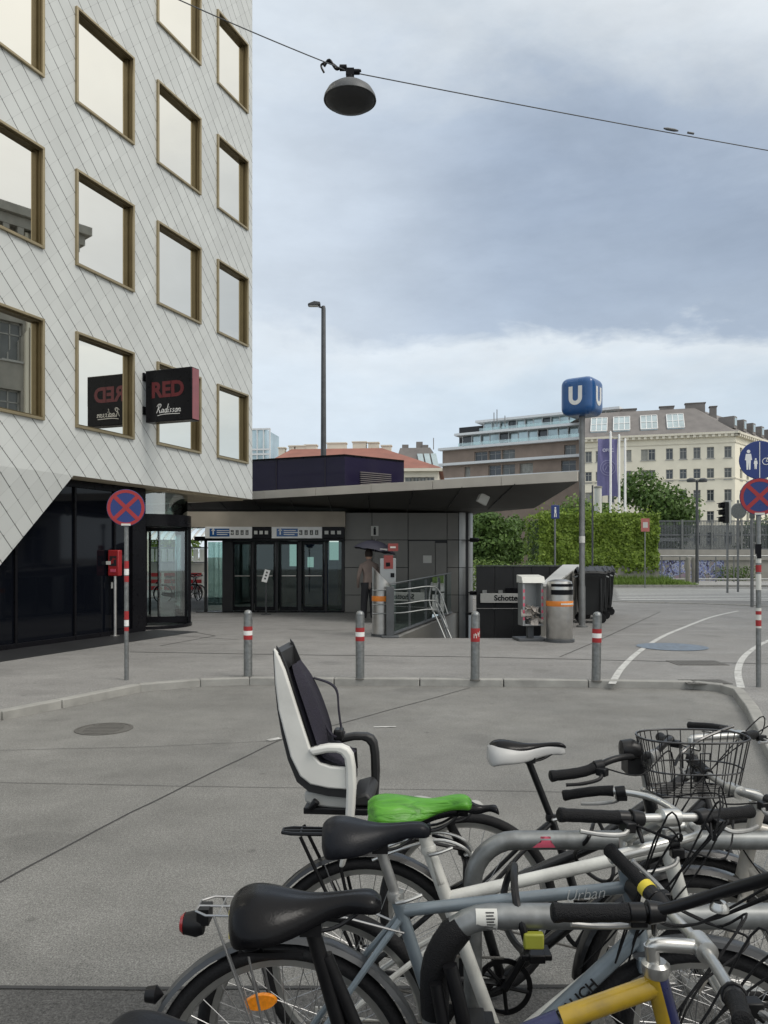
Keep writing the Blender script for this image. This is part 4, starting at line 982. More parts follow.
# person with umbrella
pc = G(369, 622, PZ); t = thing('person', 'person in a brown jacket holding an umbrella, seen from behind', 'person', tuple(pc), R(15))
def skin_body(joints, edges, m, name, parent, sub=2, root=0):
    me = bpy.data.meshes.new(name); me.from_pydata([j[0] for j in joints], edges, []); o = bpy.data.objects.new(name, me); COL.objects.link(o); o.parent = parent; me.materials.append(m)
    o.modifiers.new('skin', 'SKIN'); sk = me.skin_vertices[0].data
    for i, j in enumerate(joints): sk[i].radius = j[1] if isinstance(j[1], tuple) else (j[1], j[1]); sk[i].use_root = (i == root)
    o.modifiers.new('sub', 'SUBSURF').levels = sub; o.modifiers['sub'].render_levels = sub
    for p in me.polygons: p.use_smooth = True
    return o
J = [((0, 0, .93), (.15, .11)), ((0, 0, 1.15), (.135, .10)), ((0, .0, 1.36), (.17, .11)), ((0, .01, 1.48), (.06, .06)), ((0, .02, 1.56), (.06, .06)),
     ((.09, 0, .85), (.09, .09)), ((.10, .02, .5), (.065, .065)), ((.11, -.01, .08), (.045, .045)), ((.12, .12, .04), (.04, .035)),
     ((-.09, 0, .85), (.09, .09)), ((-.11, .04, .5), (.065, .065)), ((-.13, .02, .08), (.045, .045)), ((-.14, .15, .04), (.04, .035)),
     ((.19, 0, 1.37), (.06, .06)), ((.25, .06, 1.12), (.048, .048)), ((.16, .24, 1.22), (.038, .038)), ((.12, .28, 1.27), (.035, .03)),
     ((-.19, 0, 1.37), (.06, .06)), ((-.26, .02, 1.10), (.048, .048)), ((-.24, .14, .90), (.036, .036)), ((-.23, .17, .82), (.03, .035))]
Ed = [(0, 1), (1, 2), (2, 3), (3, 4), (0, 5), (5, 6), (6, 7), (7, 8), (0, 9), (9, 10), (10, 11), (11, 12), (2, 13), (13, 14), (14, 15), (15, 16), (2, 17), (17, 18), (18, 19), (19, 20)]
body = skin_body(J, Ed, MT['jacket'], 'body', t)
mb = MB(); mb.lathe([(0, 1.50), (.05, 1.51), (.078, 1.56), (.09, 1.63), (.085, 1.70), (.055, 1.755), (0, 1.77)], (0, .03, 0), seg=16); mb.lathe([(0, 1.60), (.012, 1.605), (.014, 1.62), (0, 1.65)], (0, .125, 0), seg=8)
for sx in (-1, 1): mb.lathe([(0, -.025), (.012, -.012), (.012, .012), (0, .025)], (sx * .09, .03, 1.63), seg=8)
mb.build('head', MT['skin'], body)
mb = MB(); mb.lathe([(.087, 1.585), (.099, 1.63), (.095, 1.71), (.06, 1.768), (0, 1.785)], (0, .018, 0), seg=16); mb.build('hair', mat('dark_hair', (.03, .02, .015), .7), body)
mb = MB()
for sx, pts in ((1, [(.095, .0, .96), (.095, 0, .82), (.103, .02, .5), (.11, -.01, .1)]), (-1, [(-.095, 0, .96), (-.095, 0, .82), (-.113, .04, .5), (-.13, .02, .1)])):
    mb.tube(curve(pts, 4), [lerp(.118, .068, i / 12) for i in range(13)], 14)
mb.build('trousers', MT['trouser'], body)
u = thing('umbrella', 'small dark open umbrella with a pale mark held over the person', 'umbrella', tuple(pc + Vector((.12, .05, 0))), R(15))
mb = MB(); n = 8; rows2 = []
for i in range(7):
    f = i / 6; rows2.append([(.54 * f * math.cos(2 * math.pi * k / 32) * (1 - .05 * (k % 4 != 0) * f), .54 * f * math.sin(2 * math.pi * k / 32) * (1 - .05 * (k % 4 != 0) * f), 1.98 - .26 * f ** 2 + .02 * (k % 4 != 0) * f) for k in range(32)])
mb.grid(rows2, True); mb.xf(Matrix.Translation((0, 0, 1.7)) @ Matrix.Rotation(R(10), 4, 'Y') @ Matrix.Translation((0, 0, -1.7))); mb.build('canopy', MT['umb'], u, recalc=False)
mb = MB(); mb.tube([(0, .23, 1.22), (.03, .1, 1.7), (.05, 0, 2.02)], .007, 6); mb.build('shaft', MT['steel'], u)
mb = MB(); mb.box((.12, -.46, 1.755), (.20, .006, .045), R(12)); mb.build('pale_mark', MT['offwhite'], u)
# info machine
mc = Vector((X(388, 18.5), 18.5, PZ)); t = thing('ticket_machine', 'narrow grey machine with red display top behind the person', 'ticket machine', tuple(mc), R(4)); mb = MB()
mb.box2((-.19, 0, 0), (.19, .25, Z(571, 18.5) - PZ + .3)); mb.build('cabinet', MT['panel_l'], t, bev=.01)
mb = MB(); mb.box2((-.1, -.012, 1.30), (.12, -.002, 1.62)); mb.build('red_panel', MT['redsign'], t)
mb = MB(); mb.box2((-.05, -.02, 1.36), (.05, -.013, 1.45)); mb.build('screen', MT['black'], t)
mb = MB(); mb.box2((.06, -.02, 1.1), (.15, -.005, 1.2)); mb.build('coin_slot', MT['black'], t)
mb = MB(); mb.box2((.0, -.03, 1.72), (.24, .05, 1.90)); tp = mb.build('red_head', MT['redsign'], t)
mb = MB(); mb.box2((.05, -.036, 1.79), (.18, -.031, 1.83)); mb.build('mark', MT['offwhite'], tp)
# leaflet stand before the doors
ic = G(266, 613, PZ); ic.y = 21.4; t = thing('notice_stand', 'slim post with a tilted white notice in front of the doors', 'notice', (X(266, 21.4), 21.4, PZ)); mb = MB()
mb.lathe([(.14, 0), (.14, .015), (.02, .03), (.02, .95), (0, .96)], seg=12); mb.build('post', MT['dpole'], t)
mb = MB(); mb.box(None, (.15, .015, .36), M=Matrix.Translation((0, -.02, 1.06)) @ Matrix.Rotation(R(14), 4, 'Y') @ Matrix.Rotation(R(-20), 4, 'X')); bd = mb.build('board', MT['white'], t)
mb = MB()
for k in range(3): mb.box(None, (.05, .004, .05), M=Matrix.Translation((0, -.02, 1.06)) @ Matrix.Rotation(R(14), 4, 'Y') @ Matrix.Rotation(R(-20), 4, 'X') @ Matrix.Translation((0, -.009, .1 - k * .09)))
mb.build('print', MT['anth'], bd)

# hanging street lamp and its wire
lc = P(350, 76, 11.4)
t = thing('hanging_lamp', 'dark dome street lamp hanging from a wire over the road', 'street lamp', tuple(lc)); mb = MB(); z0 = -.10
pf = [(.0, z0 + .02), (.07, z0 + .01), (.13, z0 - .01), (.24, z0 - .06), (.33, z0 - .13), (.375, z0 - .21), (.385, z0 - .26), (.375, z0 - .265), (.36, z0 - .22), (.3, z0 - .15), (0, z0 - .10)]
mb.lathe(pf, (0, 0, 0), seg=40); mb.build('shade', MT['dpole'], t)
mb = MB(); mb.lathe([(.37, z0 - .255), (.33, z0 - .30), (.22, z0 - .335), (0, z0 - .35)], seg=36); mb.build('lens', MT['anth'], t)
mb = MB(); mb.lathe([(.05, z0), (.055, z0 + .1), (.02, z0 + .13), (0, z0 + .13)], seg=12); mb.box((0, 0, z0 + .15), (.12, .08, .1)); mb.tube(curve([(-.38, 0, .14), (-.30, -.02, .22), (-.2, 0, .10), (-.1, 0, .14), (.0, 0, .04), (.16, 0, .08)], 6), .02, 8); mb.tube(curve([(-.38, 0, .05), (-.42, 0, .16), (-.3, 0, .2), (-.18, 0, .12)], 6), .016, 6)
mb.lathe([(0, -.06), (.045, -.05), (.045, .05), (0, .06)], (-.1, 0, .12), 'X', 10); mb.lathe([(0, -.05), (.04, -.04), (.04, .04), (0, .05)], (.1, 0, .06), 'X', 10); mb.build('hanger', MT['black'], t)
A0 = lc + Vector((0, 0, .06)); wl_ = P(184, -5, 10.75); dirL = (wl_ - A0); Lend = A0 + dirL * 2.35 ; dirR = P(768, 147, 13.6) - A0; Rend = A0 + dirR * 1.9
mb = MB()
def sagline(a, b, s, n=18): return [a.lerp(b, i / n) + Vector((0, 0, -4 * s * (i / n) * (1 - i / n))) for i in range(n + 1)]
mb.tube(sagline(A0, Lend, .10), .008, 6); mb.tube(sagline(A0, Rend, .06), .008, 6)
wr = mb.build('overhead_wire', MT['dpole']); tag(wr, 'thin black wire stretched across the sky above the road', 'wire')
mb = MB()
for px_ in (.735 * 1 / 1.9, ): 
    c = A0.lerp(Rend, px_); mb.tube([c - dirR.normalized() * .14, c - dirR.normalized() * .07, c + dirR.normalized() * .07, c + dirR.normalized() * .14], [.012, .024, .024, .012], 8)
    c2 = c + dirR.normalized() * .4; mb.tube([c2 - dirR.normalized() * .07, c2 + dirR.normalized() * .05], .018, 8)
mb.build('insulator', MT['dpole'], wr)
# ================================================================== BACKGROUND
def onface(A, B, px):
    k = (px - 384) / FPX; d = B - A; return (A.x - k * A.y) / (k * d.y - d.x)
def face(parent, A, B, z0, z1, ops, m, depth=.25, name='wall', trim=None, wname='window', gm='fwin', sill=True):
    A, B = Vector(A), Vector(B); d = (B - A).normalized(); n = Vector((-d.y, d.x)); L = (B - A).length
    if n.y < 0 and abs(n.y) > .05: n = -n
    U = lambda u, y, z: (A.x + d.x * u + n.x * y, A.y + d.y * u + n.y * y, z)
    mb = MB(); wall_open(mb, U, ops, 0, L, z0, z1, 0, depth); mb.build(name, m, parent, smooth=0, recalc=False)
    for a, b, c, e in ops:
        f = MB(); w_ = min(.09, (b - a) * .1)
        for x0, x1, y0, y1 in ((a, b, e - w_, e), (a, b, c, c + w_), (a, a + w_, c, e), (b - w_, b, c, e), ((a + b) / 2 - w_ * .4, (a + b) / 2 + w_ * .4, c, e), (a, b, lerp(c, e, .68), lerp(c, e, .68) + w_ * .7)):
            f.add([U(x, y, z) for x in (x0, x1) for y in (depth - .08, depth - .01) for z in (y0, y1)], [(0, 1, 3, 2), (4, 6, 7, 5), (0, 4, 5, 1), (2, 3, 7, 6), (0, 2, 6, 4), (1, 5, 7, 3)])
        if sill: f.add([U(x, y, z) for x in (a - .12, b + .12) for y in (-.1, .02) for z in (c - .12, c)], [(0, 1, 3, 2), (4, 6, 7, 5), (0, 4, 5, 1), (2, 3, 7, 6), (0, 2, 6, 4), (1, 5, 7, 3)])
        fr = f.build(wname, trim or MT['seat_g'], parent, smooth=0)
        p = MB(); p.quad(U(a, depth - .03, c), U(b, depth - .03, c), U(b, depth - .03, e), U(a, depth - .03, e)); p.build('pane', MT[gm] if gm != 'fwin' else MT[rnd.choice(('fwin', 'fwin', 'midwin', 'midwin', 'curtain'))], fr, smooth=0, recalc=False)
    return U, L
def bandbox(mb, A, B, out, inn, z0, z1, ext=0.0):
    A, B = Vector(A), Vector(B); d = (B - A).normalized(); n = Vector((-d.y, d.x))
    if n.y < 0 and abs(n.y) > .05: n = -n
    P_ = [A - d * ext - n * out, B + d * ext - n * out, B + d * ext + n * inn, A - d * ext + n * inn]
    mb.prism([(p.x, p.y, z0) for p in P_], (0, 0, z1 - z0))
# cream corner building
yb = thing('apartment_building', 'long cream building with grey mansard roof and large tilted skylights', 'building', (0, 0, 0))
A = Vector((X(583.5, 126.6), 126.6)); B = Vector((X(735, 120), 120.0)); C = B + Vector((10.8, 11.6)).normalized() * 40
zr = [(18.75 - 3.32 * k, 17.0 - 3.32 * k) for k in range(5)]
ops = []; L = (B - A).length
for px in (588.5, 599, 611, 628, 644.5, 651.8, 669.5, 683.2, 697, 710.5, 728):
    t_ = onface(A, B, px) * L
    for k, (b_, a_) in enumerate(zr): 
        if px < 640 and k > 3: continue
        ops.append((t_ - .52, t_ + .52, a_, b_))
face(yb, A, B, 0, 20.6, ops, MT['cream'], .3)
ops = [(u, u + 1.1, a_, b_) for u in (2.2, 5.2, 8.2, 11.2, 14.2) for b_, a_ in zr[:4]]
face(yb, B, C, 0, 20.6, ops, MT['cream'], .3)
mb = MB()
for p, q_ in ((A, B), (B, C)):
    bandbox(mb, p, q_, .75, .1, 20.62, 20.95, .7); bandbox(mb, p, q_, .40, .1, 20.25, 20.6, .4); bandbox(mb, p, q_, .10, .0, 13.75, 13.95, .1); bandbox(mb, p, q_, .12, 0, 19.3, 19.45, .12)
    n_ = int((q_ - p).length / .9)
    for k in range(n_):
        c = p.lerp(q_, (k + .5) / n_); d = (q_ - p).normalized(); nn = Vector((-d.y, d.x)); nn = nn if nn.y > 0 else -nn; c = c - nn * .48
        mb.box((c.x, c.y, 20.42), (.4, .4, .38), math.atan2(d.y, d.x))
mb.build('cornice', MT['cream2'], yb, smooth=0)
d1 = (B - A).normalized(); n1 = Vector((-d1.y, d1.x)); d2 = (C - B).normalized(); n2 = Vector((-d2.y, d2.x))
e0, e1, e2 = A, B, C; inn = 6.2
r0 = A + n1 * inn; r1 = B + n1 * inn - d1 * 5.3; r2 = C + n2 * inn
mb = MB(); zE, zR = 20.96, 26.0
mb.quad((e0.x, e0.y, zE), (e1.x, e1.y, zE), (r1.x, r1.y, zR), (r0.x, r0.y, zR)); mb.quad((e1.x, e1.y, zE), (e2.x, e2.y, zE), (r2.x, r2.y, zR), (r1.x, r1.y, zR))
b1 = B + Vector((-2, 22)); mb.poly([(r0.x, r0.y, zR), (r1.x, r1.y, zR), (r2.x, r2.y, zR), (b1.x + 20, b1.y + 20, zR + .4), (r0.x, r0.y + 12, zR + .4)])
roof = mb.build('roof', MT['slate'], yb, smooth=0)
def slope_pt(t, f, off=0.0): 
    p = A.lerp(B, t) + n1 * inn * f; return Vector((p.x, p.y, lerp(zE, zR, f))) + Vector((-n1.x * .67, -n1.y * .67, .74)) * off
for px in (598.5, 621.5, 649.5, 676.5):
    t_ = onface(A, B, px); dt = 1.28 / L; mb = MB(); o = .18
    sh = .004
    pts = [slope_pt(t_ - dt, .22, o), slope_pt(t_ + dt, .22, o), slope_pt(t_ + dt, .74, o), slope_pt(t_ - dt, .74, o)]
    mb.prism([p - Vector((0, 0, .3)) for p in pts], (0, 0, .3)); sk_ = mb.build('skylight', MT['sky_l'], roof, smooth=0); mb = MB()
    for k in range(4): 
        tt = t_ - dt + 2 * dt * k / 3; mb.tube([slope_pt(tt, .21, o + .02), slope_pt(tt, .75, o + .02)], .07, 4)
    for f in (.21, .48, .75): mb.tube([slope_pt(t_ - dt, f, o + .02), slope_pt(t_ + dt, f, o + .02)], .07, 4)
    mb.build('glazing_bar', MT['white'], sk_, smooth=0)
for k, (px, zz_, w_) in enumerate(((629, 26.4, 2.4), (669, 26.5, 2.2), (699, 26.8, 3.0), (718, 26.1, 1.0))):
    t_ = onface(A, B, px); p = A.lerp(B, min(1.0, t_)) + n1 * (inn + .8 + max(0, k - 3) * 2.0); mb = MB(); mb.box((p.x, p.y, (24 + zz_) / 2), (w_, 1.2, zz_ - 24), math.atan2(d1.y, d1.x)); mb.box((p.x, p.y, zz_ + .06), (w_ + .25, 1.45, .12), math.atan2(d1.y, d1.x))
    mb.build('chimney', MT['slate'], roof, smooth=0)
for k in range(7):
    p = B.lerp(C, .08 + k * .11) + n2 * 2.2; mb = MB(); mb.box((p.x, p.y, 22.9), (1.4, 2.4, 1.9), math.atan2(d2.y, d2.x)); dm = mb.build('dormer', MT['slate'], roof, smooth=0)
    p2 = p - n2 * 1.22; mb = MB(); mb.box((p2.x, p2.y, 23.0), (.9, .06, 1.2), math.atan2(d2.y, d2.x)); mb.build('dormer_window', MT['sky_l'], dm, smooth=0)

# terraced building with brown cladding and glass top floors
tb = thing('terraced_building', 'terraced apartment block with brown cladding, white balcony edges and glass upper storeys', 'building', (0, 0, 0))
A = Vector((X(442.5, 155), 155.)); B = Vector((X(606, 138.0), 138.0)); L = (B - A).length
def up_(px): return onface(A, B, px) * L
lv = [(13.4, 16.6), (16.9, 19.5), (19.8, 22.3)]
def pxz(x0): return 420 + x0 / 4.267
ops = [(up_(pxz(292)), up_(pxz(345)), 17.0, 19.2), (up_(pxz(350)), up_(pxz(405)), 17.0, 19.2), (up_(pxz(425)), up_(pxz(482)), 17.0, 19.2), (up_(pxz(190)), up_(pxz(214)), 17.0, 19.2), (up_(pxz(602)), up_(pxz(665)), 17.0, 19.2),
       (up_(pxz(232)), up_(pxz(288)), 20.0, 22.0), (up_(pxz(292)), up_(pxz(345)), 20.0, 22.0), (up_(pxz(350)), up_(pxz(405)), 20.0, 22.0), (up_(pxz(615)), up_(pxz(665)), 20.0, 22.0)]
face(tb, A, B, 0, 22.7, ops, MT['wood'], .5, 'clad_wall', sill=False)
dB = (B - A).normalized(); nB = Vector((-dB.y, dB.x)); E0 = A + nB * 20
mb = MB(); mb.quad((A.x, A.y, 0), (E0.x, E0.y, 0), (E0.x, E0.y, 22.5), (A.x, A.y, 22.5)); mb.build('end_wall', MT['wood'], tb, smooth=0)
mb = MB()
for z in (16.7, 19.65, 22.7): bandbox(mb, A, B, 1.0, .2, z, z + .48, .5)
mb.build('balcony_edge', MT['bal'], tb, smooth=0)
for k, (z0, z1, setb, lpx, gm) in enumerate(((23.1, 25.75, 3.0, 463, 'teal'), (26.2, 28.5, 6.0, 484, 'teal'))):
    a = A + nB * setb; b = B + nB * setb; t0 = onface(a, b, lpx); a2 = a.lerp(b, t0); n_ = 15
    for j in range(n_):
        p, q_ = a2.lerp(b, j / n_), a2.lerp(b, (j + 1) / n_); mb = MB(); ang = math.atan2(dB.y, dB.x); c = (p + q_) / 2; ln = (q_ - p).length
        c = c + nB * ((j * 7 % 3) * .25); mb.box((c.x, c.y, (z0 + z1) / 2), (ln - .14, .1, z1 - z0 - .1), ang); pn = mb.build('glass_panel', MT['teal'] if (j * 5 + k) % 4 else MT['fwin'], tb, smooth=0)
        mb = MB(); mb.box((p.x, p.y, (z0 + z1) / 2), (.14, .3, z1 - z0), ang); mb.box((c.x, c.y - .06, z0 + .95), (ln, .06, .08), ang); mb.build('mullion', MT['bal'], pn, smooth=0)
    mb = MB(); bandbox(mb, a2, b, 1.6, 10, z1, z1 + .45, 1.2); mb.build('roof_slab', MT['bal'], tb, smooth=0)
    mb = MB(); a3 = a2 - nB * 2.2; b3 = b - nB * 2.2; bandbox(mb, a3, b3, 0, .06, z0, z0 + 1.0); mb.build('balustrade_glass', MT['clear'], tb, smooth=0)
mb = MB(); bandbox(mb, A + nB * 7.5, B + nB * 7.5, 0, 12, 22.6, 28.4); mb.build('core_wall', MT['anth'], tb, smooth=0)
for px, h_ in ((494, 1.6), (497, 2.2), (505, 1.0), (545, 1.2)):
    p = P(px, 414, 152); mb = MB(); mb.tube([(p.x, p.y, 27), (p.x, p.y, 28.2 + h_)], .09, 5); mb.build('antenna', MT['pole'], tb)
# shrubs on the terrace
pt = leaf_cloud('terrace_shrub', [((X(px, 151.5 - (px - 470) * .1), 150.8 - (px - 470) * .1, 14.6 + rnd.random() * .9), (2.2, 1.0, 1.3)) for px in (476, 482, 488, 494, 500, 506, 512)], 1500, .6, MT['lleaf'], None, 5)
tag(pt, 'row of light green shrubs in front of the brown terraced block', 'shrub')

# red-roofed building
rb = thing('red_roofed_building', 'old cream house with red tiled hipped roof and a row of pale chimneys', 'building', (0, 0, 0))
A = Vector((X(258, 92), 92.)); B = Vector((X(438, 90), 90.)); L = (B - A).length; d1 = (B - A).normalized(); n1 = Vector((-d1.y, d1.x))
ze = 11.9; ops = [(onface(A, B, px) * L - .5, onface(A, B, px) * L + .5, z_, z_ + 1.6) for px in (409, 416, 423, 430) for z_ in (9.3, 6.0)]
C = B + n1 * 14; D = A + n1 * 14
face(rb, A, B, 0, ze, ops, MT['cream2'], .25); 
mb = MB(); mb.quad((B.x, B.y, 0), (C.x, C.y, 0), (C.x, C.y, ze), (B.x, B.y, ze)); mb.build('end_wall', MT['cream2'], rb, smooth=0)
mb = MB(); R0 = A + n1 * 7 + d1 * 2.5; R1 = B + n1 * 7 - d1 * 7.2; zrd = 15.3
Ae, Be, Ce, De = [p for p in (A - n1 * .5 - d1 * .5, B - n1 * .5 + d1 * .5, C + n1 * .5 + d1 * .5, D + n1 * .5 - d1 * .5)]
V3 = lambda p, z: (p.x, p.y, z)
mb.quad(V3(Ae, ze), V3(Be, ze), V3(R1, zrd), V3(R0, zrd)); mb.poly([V3(Be, ze), V3(Ce, ze), V3(R1, zrd)]); mb.quad(V3(Ce, ze), V3(De, ze), V3(R0, zrd), V3(R1, zrd)); mb.poly([V3(De, ze), V3(Ae, ze), V3(R0, zrd)])
rf = mb.build('roof', MT['tile'], rb, smooth=0)
mb = MB(); bandbox(mb, A, B, .55, .1, ze - .35, ze - .02, .5); mb.build('cornice', MT['cream2'], rb, smooth=0)
for px, w_, z_ in ((281, .8, 15.5), (291, .7, 15.7), (300, 1.3, 15.7), (310, 1.5, 15.8), (336, 2.4, 16.0), (359, 1.7, 16.1), (373, 1.3, 16.0), (386, 1.2, 15.6)):
    R0_, R1_ = R0, R1; t_ = onface(R0, R1, px); p = R0.lerp(R1, t_) + n1 * .8; mb = MB(); mb.box((p.x, p.y, (13 + z_) / 2), (w_, 1.0, z_ - 13), math.atan2(d1.y, d1.x)); mb.box((p.x, p.y, z_ + .06), (w_ + .2, 1.2, .14), math.atan2(d1.y, d1.x)); mb.build('chimney', MT['cream2'], rf, smooth=0)
# dark mansard house
dm_ = thing('mansard_house', 'narrow house with steep dark mansard roof and three pale attic windows', 'building', (0, 0, 0))
A = Vector((X(392, 118), 118.)); B = Vector((X(441, 117), 117.)); d1 = (B - A).normalized(); n1 = Vector((-d1.y, d1.x)); L = (B - A).length
ops = [(L * f, L * f + .9, z_, z_ + 1.6) for f in (.62, .75, .88) for z_ in (11.6, 8.4)]
face(dm_, A, B, 0, 14.2, ops, MT['cream2'], .25)
mb = MB(); a, b = A, B; a2, b2 = A + n1 * 2.0 + d1 * 1.0, B + n1 * 2.0 - d1 * 1.8; c2, d2_ = B + n1 * 10, A + n1 * 10
mb.quad(V3(a, 14.2), V3(b, 14.2), V3(b2, 18.4), V3(a2, 18.4)); mb.quad(V3(b, 14.2), V3(c2, 14.2), V3(c2 - d1 * 1.8, 18.4), V3(b2, 18.4)); mb.quad(V3(a2, 18.4), V3(b2, 18.4), V3(c2 - d1 * 1.8, 18.6), V3(d2_, 18.6)); mb.quad(V3(a, 14.2), V3(d2_, 14.2), V3(d2_, 18.6), V3(a2, 18.4)); rf = mb.build('roof', MT['slate'], dm_, smooth=0)
for f in (.56, .70, .84):
    p0 = A.lerp(B, f) + n1 * .55; mb = MB(); mb.prism([(p0.x, p0.y - .2, 15.2), (p0.x + .8, p0.y - .28, 15.2), (p0.x + .45, p0.y + .9, 17.3), (p0.x - .35, p0.y + .98, 17.3)], (0, -.12, .1)); mb.build('attic_window', MT['sky_l'], rf, smooth=0)
for f, h_ in ((.5, 1.0), (.62, .5), (.8, 1.6), (.2, .6)): p0 = A.lerp(B, f) + n1 * 5; mb = MB(); mb.box((p0.x, p0.y, 18.6 + h_ / 2), (1.0 if h_ < 1.2 else .12, .8 if h_ < 1.2 else .12, h_ + .2)); mb.build('chimney', MT['slate'], rf, smooth=0)
# teal office tower
tt = thing('glass_office_building', 'green glass office block rising behind the red roof', 'building', (0, 0, 0)); A = Vector((X(226, 131), 131.)); B = Vector((X(270, 130), 130.)); zt_ = EYE + (HY - 430) / FPX * 131
ang = math.atan2((B - A).y, (B - A).x); c = (A + B) / 2
mb = MB(); mb.box((c.x, c.y + 4, zt_ / 2), ((B - A).length - .2, 8, zt_ - .1), ang); mb.build('glass_wall', MT['teal'], tt, smooth=0)
mb = MB()
for k in range(8): p = A.lerp(B, k / 7); mb.box((p.x, p.y - .15, zt_ / 2), (.16, .3, zt_), ang)
for z in (zt_, zt_ - 3.4, zt_ - 4.2, zt_ - 7.5): mb.box((c.x, c.y - .12, z), ((B - A).length + .2, .35, .28), ang)
mb.build('mullion', MT['bal'], tt, smooth=0)
# stone building across the road, seen mirrored in the hotel windows
sb = thing('stone_building', 'tall stone townhouse with heavy cornice mirrored in the hotel windows', 'building', (0, 0, 0))
A = Vector((27, 30.)); B = Vector((27, 6.)); ops = [(u, u + 1.3, z_, z_ + 2.3) for u in (.9, 3.1, 5.3, 7.5, 9.7, 11.9, 14.1, 16.3, 18.5, 20.7) for z_ in (1.2, 5.0, 9.0, 13.0, 17.0)]
d = (B - A).normalized(); U, L = face(sb, A, B, 0, 21.4, ops, MT['concrete'], .35)
mb = MB(); mb.box2((27.4, 6, 0), (40, 30, 21.4)); mb.build('body', MT['concrete'], sb, smooth=0)
mb = MB()
for k in range(11):
    for j in (-.14, .14): mb.box((26.9, 30 - .5 - k * 2.2 + j, 12.5), (.22, .2, 16.2))
mb.build('pilaster', MT['cream2'], sb, smooth=0)
mb = MB(); mb.box2((26.2, 5.2, 21.3), (40.5, 30.8, 21.8)); mb.box2((26.5, 5.5, 20.7), (40.2, 30.5, 21.28)); mb.box2((26.85, 5.9, 4.2), (27, 30.1, 4.5))
for k in range(30): mb.box((26.75, 6.2 + k * .82, 20.45), (.5, .35, .45))
mb.build('cornice', MT['concrete'], sb, smooth=0)

# ---------------------------------------------------------------- greenery and street furniture
hd = thing('ivy_hedge', 'tall clipped hedge of ivy leaves over a pale concrete wall', 'hedge', (0, 0, 0))
hx0, hx1, hy0, hy1, hz1 = X(536, 46), X(659, 45), 45.0, 50.0, EYE + (HY - 514) / FPX * 45
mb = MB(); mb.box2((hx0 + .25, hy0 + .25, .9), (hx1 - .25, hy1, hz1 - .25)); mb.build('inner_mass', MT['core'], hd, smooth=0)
V = []; Fc = []; q = random.Random(11)
def addleaf(p, nrm, s):
    u = nrm.cross(Vector((q.gauss(0, 1), q.gauss(0, 1), q.gauss(0, 1)))).normalized(); v = nrm.cross(u); o = len(V)
    V.extend([p - u * s * .5, p - v * s * .36, p + u * s * .5, p + v * s * .36]); Fc.append((o, o + 1, o + 2, o + 3))
from mathutils import noise as mnoise
for _ in range(15000):
    f = q.random(); wv = q.random()
    if f < .72: p = Vector((q.uniform(hx0, hx1), hy0, q.uniform(.75, hz1))); nr = Vector((0, -1, .35))
    elif f < .84: p = Vector((hx1, q.uniform(hy0, hy1), q.uniform(.75, hz1))); nr = Vector((1, 0, .35))
    elif f < .90: p = Vector((hx0, q.uniform(hy0, hy1), q.uniform(.75, hz1))); nr = Vector((-1, 0, .35))
    else: p = Vector((q.uniform(hx0, hx1), q.uniform(hy0, hy1), hz1)); nr = Vector((0, -.2, 1))
    b = mnoise.noise(p * .9) * .28 + mnoise.noise(p * 2.6) * .14; 
    low = .85 + .5 * mnoise.noise(Vector((p.x * .8, 3, 0)))
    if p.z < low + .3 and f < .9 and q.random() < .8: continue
    p = p + nr.normalized() * (b + q.uniform(-.1, .06)); addleaf(p, (nr + Vector((q.gauss(0, .45), q.gauss(0, .45), q.gauss(0, .45)))).normalized(), q.uniform(.12, .24))
for _ in range(420):
    x = q.uniform(hx0, hx1); y = q.uniform(hy0, hy0 + 1.5); k_ = q.random() ** 3
    addleaf(Vector((x, y - .05, hz1 + k_ * .55 * (1 + mnoise.noise(Vector((x * 2, y, 5)))))), Vector((q.gauss(0, .6), -1, q.gauss(0, .6))).normalized(), q.uniform(.10, .2))
me = bpy.data.meshes.new('leaves'); me.from_pydata([tuple(p) for p in V], [], Fc); me.materials.append(MT['leaf']); lo = bpy.data.objects.new('leaves', me); COL.objects.link(lo); lo.parent = hd
mb = MB(); mb.box2((hx0 - .1, hy0 + .05, 0), (hx1 + .05, hy1 - .1, 1.15)); mb.build('concrete_base', MT['concrete'], hd, smooth=0, bev=.02)
# grass in front of the hedge
V = []; Fc = []
for _ in range(5200):
    x = q.uniform(hx0 + 3.6, hx1 + 1.6); y = q.uniform(43.3, 45.3 + max(0, (x - hx1)) * .6); h_ = q.uniform(.15, .5) * (1.25 if y > 44.4 else .8) * (1 if x < hx1 + .6 else .5); a = q.uniform(0, 3.14); o = len(V); wd = .035
    V.extend([(x - wd * math.cos(a), y - wd * math.sin(a), .09), (x + wd * math.cos(a), y + wd * math.sin(a), .09), (x + q.gauss(0, .1), y + q.gauss(0, .1), .09 + h_)]); Fc.append((o, o + 1, o + 2))
me = bpy.data.meshes.new('grass'); me.from_pydata(V, [], Fc); me.materials.append(MT['grass']); go = bpy.data.objects.new('grass', me); COL.objects.link(go); tag(go, 'strip of uneven green grass below the ivy hedge', 'grass', kind='stuff')
tree(X(650, 80), 80, 10.1, 5.3, 'rounded dark green tree standing between the hedge and the cream building', MT['tleaf'], 3, 7500, .46, .26, .22)
tree(X(614, 86), 88, 7.8, 3.6, 'smaller green tree left of the rounded tree, behind the banner poles', MT['tleaf'], 4, 3200, .5, .2, .2)
tree(X(578, 70), 72, 7.0, 3.6, 'green tree between the canopy tip and the ivy hedge', MT['lleaf'], 5, 3600, .42, .2, .2)
tree(X(492, 70), 70, 5.6, 3.0, 'broad green tree right of the pale station corner', MT['tleaf'], 6, 4200, .42, .2, .15)
